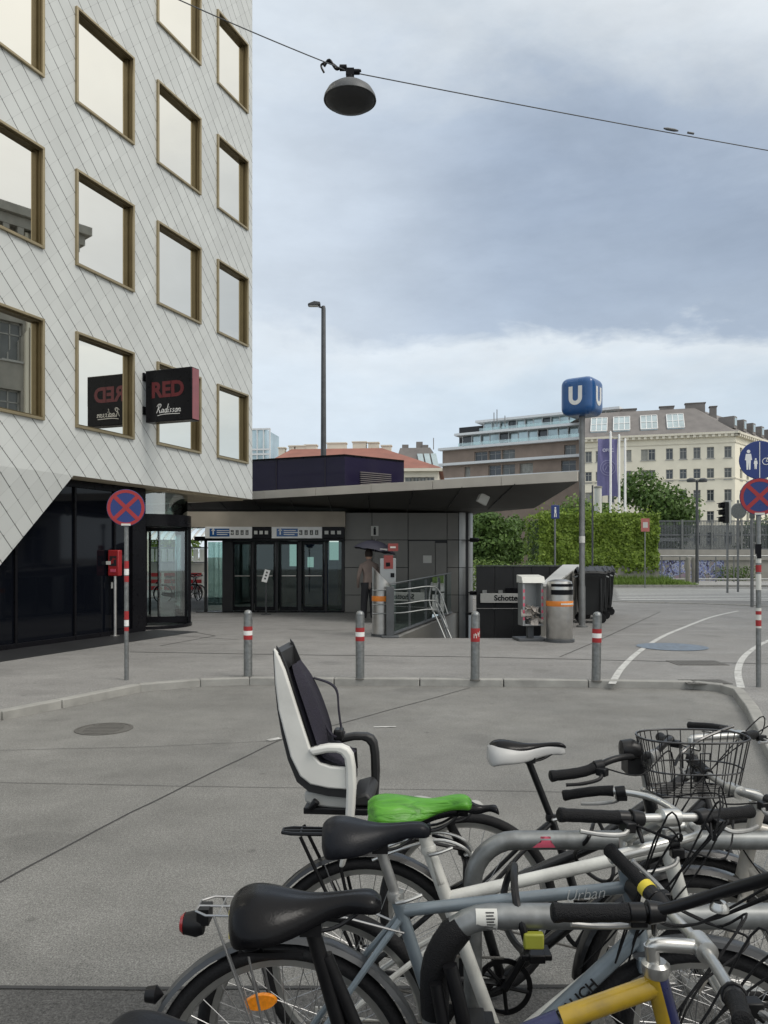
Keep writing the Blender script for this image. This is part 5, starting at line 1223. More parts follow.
tree(X(512, 90), 90, 6.0, 3.0, 'far dark green tree showing below the canopy right end', MT['tleaf'], 8, 3800, .45, .2, .15)
tree(X(468, 74), 74, 7.2, 4.0, 'dark tree mostly hidden by the pale station corner', MT['tleaf'], 9, 2500, .45, .2, .15)
tree(X(762, 62), 62, 4.6, 2.4, 'small tree behind the red and blue no stopping disc at the right edge', MT['tleaf'], 12, 2200, .3, .14, .25)
tree(X(170, 44), 44, 6.6, 3.2, 'green tree seen through the revolving door of the hotel', MT['lleaf'], 14, 2600, .36, .18, .25)
tree(X(128, 50), 48, 7.4, 3.6, 'green tree hidden behind the black hotel corner wall', MT['tleaf'], 15, 1800, .4, .18, .25)
# low planting under the canopy end
for k, (px, Y, h_, lb) in enumerate(((484, 34, 1.5, 'low light green bush behind the stair wall near the station corner'), (507, 36, 1.3, 'low light green bush in the middle behind the stair wall'), (534, 38, 1.4, 'low light green bush behind the stair wall near the hedge'))):
    b = leaf_cloud('bush', [((X(px + j * 6, Y), Y, h_ * .55), (1.0, .8, h_ * .55)) for j in (-1, 0, 1)], 1200, .14, MT['lleaf'], None, 20 + k); tag(b, lb, 'bush')
# white low railing behind the stairs
rl = thing('guard_rail', 'pale low guard rail among the bushes behind the stair wall', 'railing', (0, 0, 0)); mb = MB(); Yg = 39.5
for z in (1.05, .6): mb.tube([(X(478, Yg), Yg, z), (X(560, Yg), Yg, z)], .04, 6)
mb.build('rail', MT['offwhite'], rl); mb = MB()
for k in range(6): x = X(480 + k * 15.5, Yg); mb.box((x, Yg, .52), (.08, .08, 1.04))
mb.build('post', MT['offwhite'], rl)
# metal bridge fence
fn = thing('bridge_fence', 'long grey bridge fence of close vertical bars on a concrete ledge', 'fence', (0, 0, 0)); Yf = 58.0
x0, x1 = X(652, Yf), X(830, Yf); zt_, zb_ = EYE + (HY - 521) / FPX * Yf, EYE + (HY - 549) / FPX * Yf
mb = MB(); n_ = 118
for k in range(n_): x = lerp(x0, x1, k / n_); mb.box((x, Yf, (zt_ + zb_) / 2), (.035, .035, zt_ - zb_))
mb.build('bar', MT['fence'], fn, smooth=0); mb = MB()
for z in (zt_, (zt_ + zb_) / 2, zb_): mb.box(((x0 + x1) / 2, Yf - .03, z), (x1 - x0, .06, .08))
mb.build('rail', MT['fence'], fn, smooth=0)
for k in range(7): mb = MB(); mb.box((lerp(x0, x1, k / 6), Yf - .08, (zt_ + zb_) / 2), (.12, .1, zt_ - zb_ + .2)); mb.build('post', MT['galv'], fn, smooth=0)
mb = MB(); mb.box2((x0 - 2, Yf - .15, zb_ - 1.0), (x1 + 3, Yf + .3, zb_ - .04)); mb.build('ledge', MT['concrete'], fn, smooth=0)
mb = MB()
mb.box2((x0, Yf + .25, zb_), (x1, Yf + .3, zt_ - .3)); mb.build('mesh_backing', glass('fence_mesh', (.55, .57, .6), .9, .6), fn, smooth=0)
for px, wpx in ((677, 34), (712, 10)): mb = MB(); mb.box((X(px, Yf + 2), Yf + 2, zb_ + .75), (wpx / FPX * Yf, .2, .25)); mb.build('pale_beam', MT['offwhite'], fn, smooth=0)
# graffiti wall
def graffiti_mat():
    m = bpy.data.materials.new('graffiti'); m.use_nodes = True; t = m.node_tree; L = t.links.new; b = t.nodes['Principled BSDF']; b.inputs['Roughness'].default_value = .8
    tc = N('ShaderNodeTexCoord', t); mp = N('ShaderNodeMapping', t); mp.inputs['Scale'].default_value = (1, 1, .8); L(tc.outputs['Object'], mp.inputs[0])
    n = N('ShaderNodeTexNoise', t); n.inputs['Scale'].default_value = 1.15; n.inputs['Detail'].default_value = 2.5; n.inputs['Distortion'].default_value = 2.4; L(mp.outputs[0], n.inputs['Vector'])
    cr = N('ShaderNodeValToRGB', t); cr.color_ramp.interpolation = 'CONSTANT'; L(n.outputs['Fac'], cr.inputs[0]); e = cr.color_ramp.elements
    e[0].color = (.22, .22, .2, 1); e[1].position = .36; e[1].color = (.12, .13, .30, 1)
    for p, c in ((.42, (.04, .04, .06)), (.45, (.34, .38, .5)), (.5, (.16, .2, .45)), (.54, (.5, .5, .5)), (.57, (.06, .07, .10)), (.6, (.26, .25, .23)), (.68, (.28, .18, .3)), (.72, (.25, .25, .22))): x = e.new(p); x.color = (*c, 1)
    L(cr.outputs[0], b.inputs['Base Color']); return m
gw = thing('graffiti_wall', 'low concrete wall covered in blue and violet graffiti', 'wall', (0, 0, 0)); Yw2 = 51.5; mb = MB(); xa, xb = X(659, Yw2), X(724, Yw2); mb.box2((xa, Yw2, 0), (xb, Yw2 + .3, 1.45)); mb.build('painted_face', graffiti_mat(), gw, smooth=0)
mb = MB(); mb.box2((xa - .1, Yw2 - .05, 1.45), (xb + 8, Yw2 + .35, 1.68)); mb.box2((xb, Yw2 + .05, 0), (xb + 8, Yw2 + .3, 1.45)); mb.build('coping', MT['concrete'], gw, smooth=0)
bs = leaf_cloud('bush', [((X(px, 50.8), 50.8, .55), (.8, .4, .6)) for px in (726, 734, 742, 750)], 900, .13, MT['tleaf'], None, 31); tag(bs, 'low dark bush in front of the right end of the graffiti wall', 'bush')
gr = thing('guard_rail', 'thin steel guard rail in front of the graffiti wall', 'railing', (0, 0, 0)); mb = MB(); Yg = 48.5
for z in (1.72, 0.28): mb.tube([(X(660, Yg), Yg, z), (X(800, Yg), Yg, z)], .05, 6)
mb.build('rail', MT['galv'], gr)
for k in range(8): mb = MB(); mb.box((X(662 + k * 18, Yg), Yg + .02, .9), (.06, .05, 1.7)); mb.build('post', MT['galv'], gr, smooth=0)
for px, lb in ((688, 'left pale concrete bollard before the graffiti wall'), (694, 'right pale concrete bollard before the graffiti wall')):
    t = thing('concrete_bollard', lb, 'bollard', (X(px, 47.5), 47.5, .10), 0, 'concrete bollards before the graffiti wall'); mb = MB(); mb.lathe([(.15, 0), (.15, 1.45), (.12, 1.55), (0, 1.58)], seg=14); mb.build('shaft', MT['concrete'], t)
# tall lamp behind the station
Yl = 30.0; lx = X(323.5, Yl); zl = Z(306, Yl); t = thing('street_lamp', 'tall grey street lamp rising alone behind the station roof', 'street lamp', (lx, Yl, 0)); mb = MB()
mb.lathe([(.12, 0), (.11, 5), (.085, zl - .1), (.06, zl), (0, zl + .01)], seg=16); mb.build('pole', MT['dpole'], t)
mb = MB(); mb.tube([(0, 0, zl - .08), (-.18, 0, zl - .02)], .04, 8); mb.build('arm', MT['dpole'], t); mb = MB(); mb.prism([(-.60, -.13, zl + .0), (-.12, -.13, zl + .02), (-.12, -.13, zl + .13), (-.35, -.13, zl + .16), (-.58, -.13, zl + .07)], (0, .26, 0)); hd_ = mb.build('lamp_head', MT['dpole'], t, bev=.02)
mb = MB(); mb.box((-.38, 0, zl - .005), (.34, .2, .02)); mb.build('lens', MT['offwhite'], hd_)
# double lamp by the fence
Yl = 47; lx = X(697, Yl); zl = Z(482, Yl); t = thing('street_lamp', 'dark double headed street lamp in front of the grey bridge fence', 'street lamp', (lx, Yl, .1)); mb = MB(); mb.lathe([(.11, 0), (.09, 2.5), (.07, zl), (0, zl)], seg=12); mb.build('pole', MT['dpole'], t)
for sx in (-1, 1): mb = MB(); mb.tube([(0, 0, zl - .1), (sx * .3, 0, zl)], .04, 6); mb.lathe([(0, -.12), (.24, -.1), (.26, .05), (.12, .14), (0, .15)], (sx * .36, 0, zl), seg=14); mb.build('lamp_head', MT['dpole'], t)
# traffic light
Yt = 36.0; t = thing('traffic_light', 'black three lens traffic light seen from the side with pale backing', 'traffic light', (X(727, Yt), Yt, 0)); z0, z1 = Z(523, Yt), Z(502, Yt); mb = MB(); mb.tube([(.02, 0, 0), (.02, 0, z0 + .1)], .05, 8); mb.build('pole', MT['pole'], t)
mb = MB(); mb.box2((-.16, -.15, z0), (.02, .15, z1)); mb.build('housing', MT['binp'], t, bev=.02)
for k in range(3):
    z = lerp(z0, z1, (k + .5) / 3); mb = MB(); mb.lathe([(.12, 0), (.12, .2)], (-.16, 0, z), 'X', 14, M=Matrix.Rotation(math.pi, 4, 'Z')); mb.prism([(-.16, -.13, z + .12), (-.42, -.13, z + .08), (-.42, -.13, z + .11), (-.16, -.13, z + .16)], (0, .26, 0)); mb.build('visor', MT['black'], t)
mb = MB(); mb.box2((.03, -.2, z0 - .05), (.10, .2, z1 + .05)); mb.build('backing_board', MT['offwhite'], t)
# round sign from behind and plain poles
def postthing(name, label, cat, px, yb, ytop, r, m, z=0, seg=12):
    Y = (EYE - z) * FPX / (yb - HY); t = thing(name, label, cat, (X(px, Y), Y, z)); h_ = Z(ytop, Y) - z; mb = MB(); mb.lathe([(r, 0), (r, h_ - .02), (r * .6, h_), (0, h_)], seg=seg); mb.build('pole', m, t); return t, Y, h_
t, Y, h_ = postthing('round_sign', 'grey back of a round sign on a pole left of the right edge signs', 'road sign', 738, 592, 500, .05, MT['pole']); mb = MB(); mb.lathe([(0, -.02), (.36, -.02), (.38, 0), (.36, .012), (0, .012)], (0, -.07, Z(511, Y)), 'Y', 28); mb.build('disc', MT['galv'], t)
t, Y, h_ = postthing('sign_pole', 'plain grey pole at the street kerb left of the right edge signs', 'pole', 752, 607, 512, .05, MT['pole'], .08); mb = MB(); mb.box((0, 0, h_ - .1), (.12, .12, .2)); mb.build('cap', MT['dpole'], t)
t, Y, h_ = postthing('sign_pole', 'slim dark pole standing in front of the ivy hedge behind the U cube post', 'pole', 592.5, 590, 485, .045, MT['dpole']); mb = MB(); mb.lathe([(.07, 0), (.07, .25), (.045, .27)], seg=12); mb.build('foot', MT['dpole'], t)
t, Y, h_ = postthing('pale_column', 'pale round column rising above the left part of the ivy hedge', 'column', 598, 582, 488, .24, MT['offwhite'], 0, 20); mb = MB(); mb.lathe([(.27, h_), (.27, h_ + .1), (0, h_ + .14)], seg=20); mb.build('cap', MT['concrete'], t)
t, Y, h_ = postthing('red_notice', 'faded red square board on a thin post before the ivy hedge', 'sign', 645, 588, 519, .025, MT['galv'], .1); mb = MB(); mb.box((0, -.04, Z(525, Y) - .1), (.42, .02, .66)); b_ = mb.build('board', mat('faded_pink_board', (.48, .16, .14), .6), t); mb = MB(); mb.box((0, -.052, Z(525, Y) - .1), (.24, .006, .28)); mb.build('pale_mark', MT['offwhite'], b_)
Y = 30.2; t = thing('footpath_sign', 'small blue sign with a white walking figure left of the U cube post', 'road sign', (X(555, Y), Y, 0)); zc = Z(512, Y); mb = MB(); mb.lathe([(.035, 0), (.035, zc + .3), (0, zc + .3)], seg=10); mb.build('pole', MT['galv'], t); mb = MB(); mb.box((0, -.05, zc), (.32, .02, .52)); bd = mb.build('board', MT['blue'], t, bev=.01)
mb = MB(); mb.lathe([(0, -.002), (.035, -.002), (.035, .002), (0, .002)], (0, -.063, zc + .15), 'Y', 12); mb.box((0, -.063, zc + .02), (.07, .004, .16)); mb.box((.03, -.063, zc - .12), (.03, .004, .16)); mb.box((-.03, -.063, zc - .12), (.03, .004, .16)); mb.build('figure', MT['white'], bd)
# banner poles
Yb = 64.
t = thing('banner', 'long violet banner with pale ring emblem hanging on white poles', 'banner', (0, 0, 0)); xa, xb, z0, z1 = X(597.5, Yb), X(617.5, Yb), Z(497, Yb), Z(439, Yb); mb = MB(); n_ = 12
fr_ = [[(lerp(xa, xb, i / n_), Yb + .12 * math.sin(i * .9 + k * .5), lerp(z0, z1, k / 10) + .12 * math.sin(i / n_ * 3.1) * (1 - k / 10)) for i in range(n_ + 1)] for k in range(11)]
bk_ = [[(x, y + .012, z) for x, y, z in r] for r in fr_]
mb.grid(fr_); mb.grid(bk_); mb.build('cloth', MT['flag'], t)
mb = MB(); cx, cz = (xa + xb) / 2, lerp(z0, z1, .5)
for r in (.62, .42): mb.tube([(cx + r * math.cos(a * .3142), Yb - .16, cz + r * math.sin(a * .3142)) for a in range(20)], .022, 4, closed=True)
mb.tube([(cx - .25, Yb - .16, cz - .2), (cx, Yb - .16, cz + .28), (cx + .25, Yb - .16, cz - .2)], .03, 4)
mb.build('ring_emblem', mat('pale_violet_print', (.34, .34, .52), .7), t)
text_mesh('OPEC', .36, mat('pale_print', (.55, .55, .66), .7), t, Matrix(((1, 0, 0, cx), (0, 0, -1, Yb - .16), (0, 1, 0, lerp(z0, z1, .80)), (0, 0, 0, 1))), off=.01)
for px, lb in ((609.5, 'left white banner pole crossing the violet banner'), (618, 'middle white banner pole at the right edge of the violet banner'), (624, 'rightmost white banner pole')):
    f = thing('banner_pole', lb, 'flagpole', (X(px, Yb), Yb - .3, 0), 0, 'white banner poles'); h_ = Z(433 if px < 612 else 436 if px < 620 else 440, Yb); mb = MB(); mb.lathe([(.11, 0), (.09, h_), (.05, h_ + .1), (0, h_ + .12)], seg=12); mb.build('pole', MT['white'], f); mb = MB(); mb.tube([(-.5, 0, h_ - .1), (.1, 0, h_ - .1)], .035, 6); mb.build('arm', MT['galv'], f)
# things behind the revolving door
sh = thing('glass_shelter', 'shelter with curved glass roof and steel ribs beyond the revolving door', 'shelter', (0, 0, 0)); Ys = 37.; xa, xb = X(120, Ys), X(206, Ys)
mb = MB(); n_ = 12
def arc(x, k): a = R(20 + 14 * k); return (x + .35 * math.sin(a), Ys + 1.3 - 1.7 * math.cos(a), 2.15 + .95 * math.sin(a))
for j in range(n_): x = lerp(xa, xb, j / n_); mb.tube([arc(x, k) for k in range(8)], .05, 6); mb.tube([(x, Ys + .1, 0), (x, Ys + .1, 2.5)], .04, 6) if j % 4 == 0 else None
mb.build('rib', MT['steel'], sh); mb = MB(); mb.grid([[arc(x, k) for k in range(8)] for x in (xa, xb)]); mb.build('glass_roof', MT['green_gl'], sh, recalc=False)
wl2 = thing('low_wall', 'pale low wall with a row of light panels beyond the hotel entrance', 'wall', (0, 0, 0)); mb = MB(); mb.box2((X(60, 39), 39, 0), (X(207, 39), 39.3, 1.35)); mb.build('wall', MT['concrete'], wl2, smooth=0); mb = MB()
for k in range(14): mb.box((X(120 + k * 6.3, 38.9), 38.93, 1.75), (.24, .06, .62))
mb.build('panel', MT['offwhite'], wl2, smooth=0); mb = MB(); mb.box2((X(60, 39), 39.02, 1.36), (X(207, 39), 39.2, 1.42)); mb.box2((X(60, 39), 39.02, 2.08), (X(207, 39), 39.2, 2.16)); mb.build('rail', MT['galv'], wl2, smooth=0)
rbx = thing('road_barrier', 'red and white slatted road barrier beyond the revolving door', 'barrier', (X(163, 33), 33, 0)); mb = MB()
for k in range(3): mb.box((0, 0, .35 + k * .28), (3.6, .05, .16))
mb.build('slat', MT['red'], rbx); mb = MB()
for k in range(5): mb.box((-1.7 + k * .85, .0, .5), (.10, .12, 1.0))
mb.build('post', MT['offwhite'], rbx)
# ================================================================== BICYCLES
def saddle_mesh(L, W, th=.07, wr=0.0, seed=1, groove=.006, skirt=1.0, nose=.2):
    q = random.Random(seed); mb = MB(); rows = []
    T = [0, .03, .09, .18, .30, .42, .54, .66, .78, .89, .96, 1.0]
    prof = [(0, .50), (.03, .80), (.09, .97), (.18, 1.0), (.30, .93), (.42, .70), (.54, .45), (.66, .32), (.78, .26), (.89, nose + .02), (.96, nose), (1, nose * .55)]
    top = [-.014, -.004, .004, .006, .000, -.008, -.012, -.012, -.009, -.007, -.010, -.022]
    for (t, wf), tz in zip(prof, top):
        w = W / 2 * wf; h = th * lerp(1.0, .52, min(1, t * 1.25)) * (skirt if t < .8 else 1); x = (t - .5) * L; row = []
        if t in (0, 1): h *= .55
        for yy, zz in ((-.80, -1.0), (-.99, -.72), (-1.0, -.38), (-.93, -.14), (-.66, -.015), (-.3, .0), (0, -.0), (.3, .0), (.66, -.015), (.93, -.14), (1.0, -.38), (.99, -.72), (.80, -1.0)):
            z = tz + zz * h - .46 * w * abs(yy) ** 2.4 * (1 if t < .6 else .5) - (groove * (1 - abs(t - .45)) if yy == 0 else 0)
            row.append((x + q.gauss(0, wr), w * yy + q.gauss(0, wr), z + q.gauss(0, wr)))
        rows.append(row)
    mb.grid(rows, True); mb.poly(rows[0][::-1]); mb.poly(rows[-1]); return mb
def ring(mb, prof, c, seg): mb.lathe(prof, c, 'Y', seg, closed=True)
def wheel(parent, c, Rr, cfg, xf=None, name='wheel', seed=0):
    tw = cfg.get('tyre_w', .020); X_ = lambda m_: (m_.xf(xf) if xf is not None else m_)
    hub = MB(); hub.lathe([(.012, -.055), (.020, -.05), (.022, -.03), (.014, -.026), (.014, .026), (.022, .03), (.020, .05), (.012, .055)], c, 'Y', 14)
    hub.lathe([(.006, -.075), (.009, -.07), (.009, .07), (.006, .075)], c, 'Y', 8); w_ = X_(hub).build(name, MT['alud'], parent)
    ty = MB(); Rm = Rr - tw
    ring(ty, [(Rm + tw * math.cos(a), tw * math.sin(a)) for a in [2 * math.pi * k / 10 for k in range(10)]], c, 64); X_(ty).build('tyre', MT['rubber'], w_)
    ri = MB(); r1 = Rr - tw * 2 + .006; ring(ri, [(r1, -.012), (r1 + .003, -.013), (r1 + .003, .013), (r1, .012), (r1 - .018, .009), (r1 - .024, 0), (r1 - .018, -.009)], c, 64); X_(ri).build('rim', cfg.get('rim', MT['alu']), w_)
    sp = MB(); n = 32; ph = random.Random(seed).random()
    for k in range(n):
        a = 2 * math.pi * (k + ph) / n; s = 1 if k % 2 else -1; a2 = a + (.9 if (k // 2) % 2 else -.9)
        sp.tube([(c[0] + .02 * math.cos(a2), c[1] + s * .028, c[2] + .02 * math.sin(a2)), (c[0] + (r1 - .02) * math.cos(a), c[1] + s * .003, c[2] + (r1 - .02) * math.sin(a))], .0012, 4, cap=False)
    X_(sp).build('spokes', MT['spoke'], w_)
    if cfg.get('reflector') and name == 'wheel' and xf is None:
        for a in cfg['reflector']:
            rf = MB(); rc_ = .21; rf.lathe([(0, -.008), (.9, -.008), (1.0, 0), (.9, .008), (0, .008)], (0, 0, 0), 'Y', 20)
            rf.v = [(x * .042, y * .9, z * .021) for x, y, z in rf.v]; rf.xf(Matrix.Translation((c[0] + rc_ * math.cos(a), c[1] - .02, c[2] + rc_ * math.sin(a))) @ Matrix.Rotation(R(-8), 4, 'Y')); rf.build('reflector', MT['amber'], w_)
    return w_
def fender(mb, c, Rr, a0, a1, wd=.028):
    rows = []
    for k in range(25):
        a = lerp(a0, a1, k / 24); rows.append([(c[0] + (Rr + dr) * math.cos(a), c[1] + y, c[2] + (Rr + dr) * math.sin(a)) for y, dr in ((-wd, .006), (-wd * .7, .017), (0, .022), (wd * .7, .017), (wd, .006), (wd * .65, .013), (0, .018), (-wd * .65, .013))])
    mb.grid(rows, True)
def bicycle(label, Y, c, group='bicycles parked at the rack'):
    X0 = c['bb'][0]; root = thing('bicycle', label, 'bicycle', (X0, Y, 0), 0, group)
    S = lambda p, y=0.0: Vector((p[0] - X0, y, p[1]))
    Rw = c.get('R', .34); bb, ra, fa = S(c['bb']), S(c['ra']), S(c['fa']); hT, hB = S(c['hT']), S(c['hB']); sT = S(c['sT']); fm = c['fm']; r0 = c.get('r', .0165)
    st = R(c.get('steer', 0)); ax = (hT - hB).normalized(); SX = Matrix.Translation(hB) @ Matrix.Rotation(st, 4, ax) @ Matrix.Translation(-hB); SB = (Matrix.Translation(hT) @ Matrix.Rotation(R(c.get('btilt', 0)), 4, 'Y') @ Matrix.Rotation(R(c['bsteer']), 4, 'Z') @ Matrix.Translation(-hT)) if 'bsteer' in c else SX
    # frame
    mb = MB(); mb.tube([hB - ax * .012, hT + ax * .012], [.0215, .0215], 14); mb.tube([bb + Vector((0, -.036, 0)), bb + Vector((0, .036, 0))], .021, 14)
    mb.tube([bb, sT], r0, 12)
    for p, q_, r in c.get('tubes', []): mb.tube([S(p), S(q_)], r, 12)
    for s in (-1, 1):
        mb.tube(curve([bb + Vector((-.02, s * .022, 0)), bb.lerp(ra, .35) + Vector((0, s * .038, 0)), ra + Vector((0, s * .062, 0))], 4), [.011, .0105, .010, .010, .0095, .009, .009, .008, .008], 8)
        ss = S(c.get('ss', c['sT'])); mb.tube(curve([ss + Vector((-.005, s * .014, -.02)), ss.lerp(ra, .4) + Vector((0, s * .04, 0)), ra + Vector((0, s * .062, 0))], 4), .0085, 8)
        mb.box((ra.x, s * .064, ra.z), (.03, .006, .04))
    fr = mb.build('frame', fm, root)
    if c.get('extra'):
        for p, q_, r, m_, nm in c['extra']: mb = MB(); mb.tube([S(p), S(q_)], r, 14); mb.build(nm, m_, fr)
    # saddle, post
    sx, sz = c['sad']; sd_ = Vector((sx - X0, 0, sz)); L_, W_ = c.get('sL', .27), c.get('sW', .17)
    pt = sd_ + Vector((.01, 0, -.075)); mb = MB(); pdir = (sT - bb).normalized(); base = sT - pdir * .1
    mb.tube([base, sT + (pt - sT) * .0, pt], c.get('pr', .0135), 12); mb.lathe([(.02, -.012), (.022, 0), (.02, .012)], sT, 'Z', 14); mb.build('seat_post', c.get('post', MT['alud']), root)
    mb = MB(); mb.tube([sT + Vector((.005, -.03, -.004)), sT + Vector((-.012, .03, -.004))], .007, 8); mb.tube(curve([sT + Vector((.0, -.032, -.004)), sT + Vector((.03, -.036, .004)), sT + Vector((.065, -.028, .014))], 4), [.006, .006, .006, .006, .005, .005, .005, .005, .004], 8); mb.build('seat_clamp', MT['alu'], root)
    mb = saddle_mesh(L_, W_, c.get('sth', .075), seed=int(Y * 10), nose=c.get('nose', .2)); mb.xf(Matrix.Translation(sd_) @ Matrix.Rotation(R(c.get('stilt', 0)), 4, 'Y')); s_ = mb.build('saddle', c.get('sm', MT['leather']), root, smooth=80); sb_ = s_.modifiers.new('sub', 'SUBSURF'); sb_.levels = 2; sb_.render_levels = 2
    if c.get('inset'):
        mb = saddle_mesh(L_ * .99, W_ * .78, .03, nose=.3); mb.xf(Matrix.Translation(sd_ + Vector((.006, 0, .0085))) @ Matrix.Rotation(R(c.get('stilt', 0)), 4, 'Y')); o = mb.build('saddle_top', c['inset'], s_, smooth=80); b_ = o.modifiers.new('sub', 'SUBSURF'); b_.levels = 2; b_.render_levels = 2
    mb = MB()
    for s in (-1, 1): mb.tube(curve([sd_ + Vector((-L_ * .36, s * .04, -.045)), sd_ + Vector((-.04, s * .024, -.068)), sd_ + Vector((.05, s * .022, -.066)), sd_ + Vector((L_ * .40, s * .008, -.03))], 5), .0038, 6)
    mb.box(tuple(pt + Vector((0, 0, .008))), (.04, .06, .022))
    if c.get('springs'):
        for s in (-1, 1):
            mb.tube([sd_ + Vector((-L_ * .33 + .018 * math.cos(k), s * .05 + .018 * math.sin(k), -.10 + .0035 * k)) for k in [j * .6 for j in range(26)]], .003, 5); mb.box(tuple(sd_ + Vector((-.06, s * .045, -.10))), (.12, .012, .006))
    mb.build('saddle_rail', c.get('railm', MT['blackp']), s_)
    # crank, chain, pedals
    ca = R(c.get('crank', 35)); mb = MB(); ring(mb, [(.075, -.047), (.092, -.047), (.092, -.043), (.075, -.043)], bb, 40)
    for k in range(5): a = ca + k * 1.2566; mb.tube([bb + Vector((0, -.045, 0)), bb + Vector((.08 * math.cos(a), -.045, .08 * math.sin(a)))], .007, 6)
    for s, a in ((-1, ca), (1, ca + math.pi)): mb.tube([bb + Vector((0, s * .058, 0)), bb + Vector((.17 * math.cos(a), s * .068, .17 * math.sin(a)))], [.014, .010], 8)
    ck = mb.build('crankset', c.get('ckm', MT['alud']), root)
    if c.get('guard'):
        g_ = MB(); n_ = 14; up = [(bb.x + .105 * math.cos(a), bb.z + .105 * math.sin(a)) for a in [R(-80) + R(160) * k / n_ for k in range(n_ + 1)]] + [(ra.x + .06 * math.cos(a), ra.z + .06 * math.sin(a)) for a in [R(90) + R(180) * k / n_ for k in range(n_ + 1)]]
        g_.prism([(x, -.056, z) for x, z in up], (0, .004, 0)); g_.build('chain_guard', MT['blackp'], root, bev=.002)
    for s, a in ((-1, ca), (1, ca + math.pi)):
        p = bb + Vector((.17 * math.cos(a), s * .12, .17 * math.sin(a))); mb = MB(); mb.box(tuple(p), (.095, .07, .018)); mb.box(tuple(p), (.05, .09, .026)); mb.build('pedal', MT['blackp'], ck, bev=.004)
    mb = MB()
    ring(mb, [(.032, -.05), (.046, -.05), (.046, -.042), (.032, -.042)], ra, 20)
    mb.tube([bb + Vector((0, -.045, .092)), ra + Vector((0, -.046, .045))], .0045, 5); mb.tube([bb + Vector((0, -.045, -.092)), ra + Vector((0, -.046, -.045))], .0045, 5); mb.build('chain', MT['iron'], root)
    # wheels
    wheel(root, ra, Rw, c, seed=int(Y * 100)); 
    fw = wheel(root, fa, Rw, c, SX, 'wheel', seed=int(Y * 77))
    mb = MB(); cr = hB - ax * .02
    for s in (-1, 1): mb.tube(curve([cr + Vector((0, s * .028, 0)), cr.lerp(fa, .45) + Vector((-.008, s * .05, 0)), fa + Vector((0, s * .056, 0))], 5), [.0135, .0135, .013, .0125, .012, .0115, .011, .0105, .010, .009, .0085], 10)
    mb.box(tuple(cr), (.04, .085, .035)); mb.xf(SX).build('fork', c.get('forkm', fm), root, bev=.004)
    if c.get('fend'):
        mb = MB(); fender(mb, ra, Rw + .006, R(20), R(172)); f_ = mb.build('rear_fender', c['fend'], root)
        mb = MB()
        for s in (-1, 1):
            for a in (R(165), R(112)): mb.tube([ra + Vector((0, s * .066, 0)), ra + Vector(((Rw + .012) * math.cos(a), s * .03, (Rw + .012) * math.sin(a)))], .0022, 5)
        mb.build('fender_stay', MT['spoke'], f_)
        mb = MB(); fender(mb, fa, Rw + .006, R(5), R(118)); mb.xf(SX).build('front_fender', c['fend'], root)
    if c.get('rack'):
        z = 2 * Rw + c.get('rackz', .085); x1, x0 = ra.x + .16, ra.x - c.get('rackl', .26); mb = MB(); rm = c.get('rackr', .005); wr_ = c.get('rackw', .055)
        mb.tube([(x1, -wr_ * .8, z - .01), (x0 + .03, -wr_, z), (x0, -wr_ * .55, z), (x0, wr_ * .55, z), (x0 + .03, wr_, z), (x1, wr_ * .8, z - .01)], rm, 6); mb.tube([(x1, 0, z - .006), (x0, 0, z)], rm, 6)
        for k in range(3): xx = lerp(x0 + .06, x1 - .04, k / 2); mb.tube([(xx, -wr_ * .95, z - .002), (xx, wr_ * .95, z - .002)], rm * .9, 6)
        for s in (-1, 1):
            mb.tube([(ra.x - .1, s * .055, z), (ra.x - .01, s * .07, ra.z + .02)], rm, 6); mb.tube([(ra.x - .2 * c.get('rackl', .26) / .26, s * .055, z), (ra.x - .015, s * .07, ra.z + .02)], rm, 6)
            mb.tube([(x1, s * .045, z - .01), (sT.x - .01 + .03, s * .02, z - .06)], rm, 6)
        rk = mb.build('rack', c['rack'], root)
        if c.get('tail'):
            mb = MB(); mb.lathe([(0, -.035), (.026, -.03), (.032, 0), (.026, .018), (0, .02)], (x0 - .005, 0, z - .045), 'X', 16); mb.box((x0 + .015, 0, z - .02), (.03, .05, .04)); tl = mb.build('tail_light', MT['blackp'], rk)
            mb = MB(); mb.lathe([(0, -.012), (.02, -.009), (.027, 0), (0, .002)], (x0 - .036, 0, z - .045), 'X', 16); mb.build('lens', MT['redlens'], tl)
    # stem and bar
    C = S(c['bar']); mb = MB(); k0 = hT + ax * .012; k1 = S(c['knee']) if 'knee' in c else hT + ax * (.05)
    mb.tube([hT - ax * .02, k0, k1], [.0135, .0135, c.get('stemr', .0135)], 12); mb.tube(curve([k1 - ax * .01, k1 + (C - k1) * .12, C], 4), c.get('stemr', .0135), 12); mb.lathe([(.023, 0), (.026, .008), (.026, .022), (.019, .028)], hT, 'Z', 16)
    mb.lathe([(.012, -.026), (.021, -.024), (.021, .024), (.012, .026)], C, 'Y', 14); mb.xf(SB).build('stem', c.get('stemm', MT['alu']), root)
    half = [Vector(p) for p in c['half']]; lp = [C + Vector(p) for p in half]; rp = [C + Vector((p.x, -p.y, p.z)) for p in half]
    pl = curve(lp, 6); pr_ = curve(rp, 6); mb = MB(); mb.tube(pr_[::-1][:-1] + pl, .0105, 10); hb_ = mb.xf(SB).build('handlebar', c.get('barm', MT['blackp']), root)
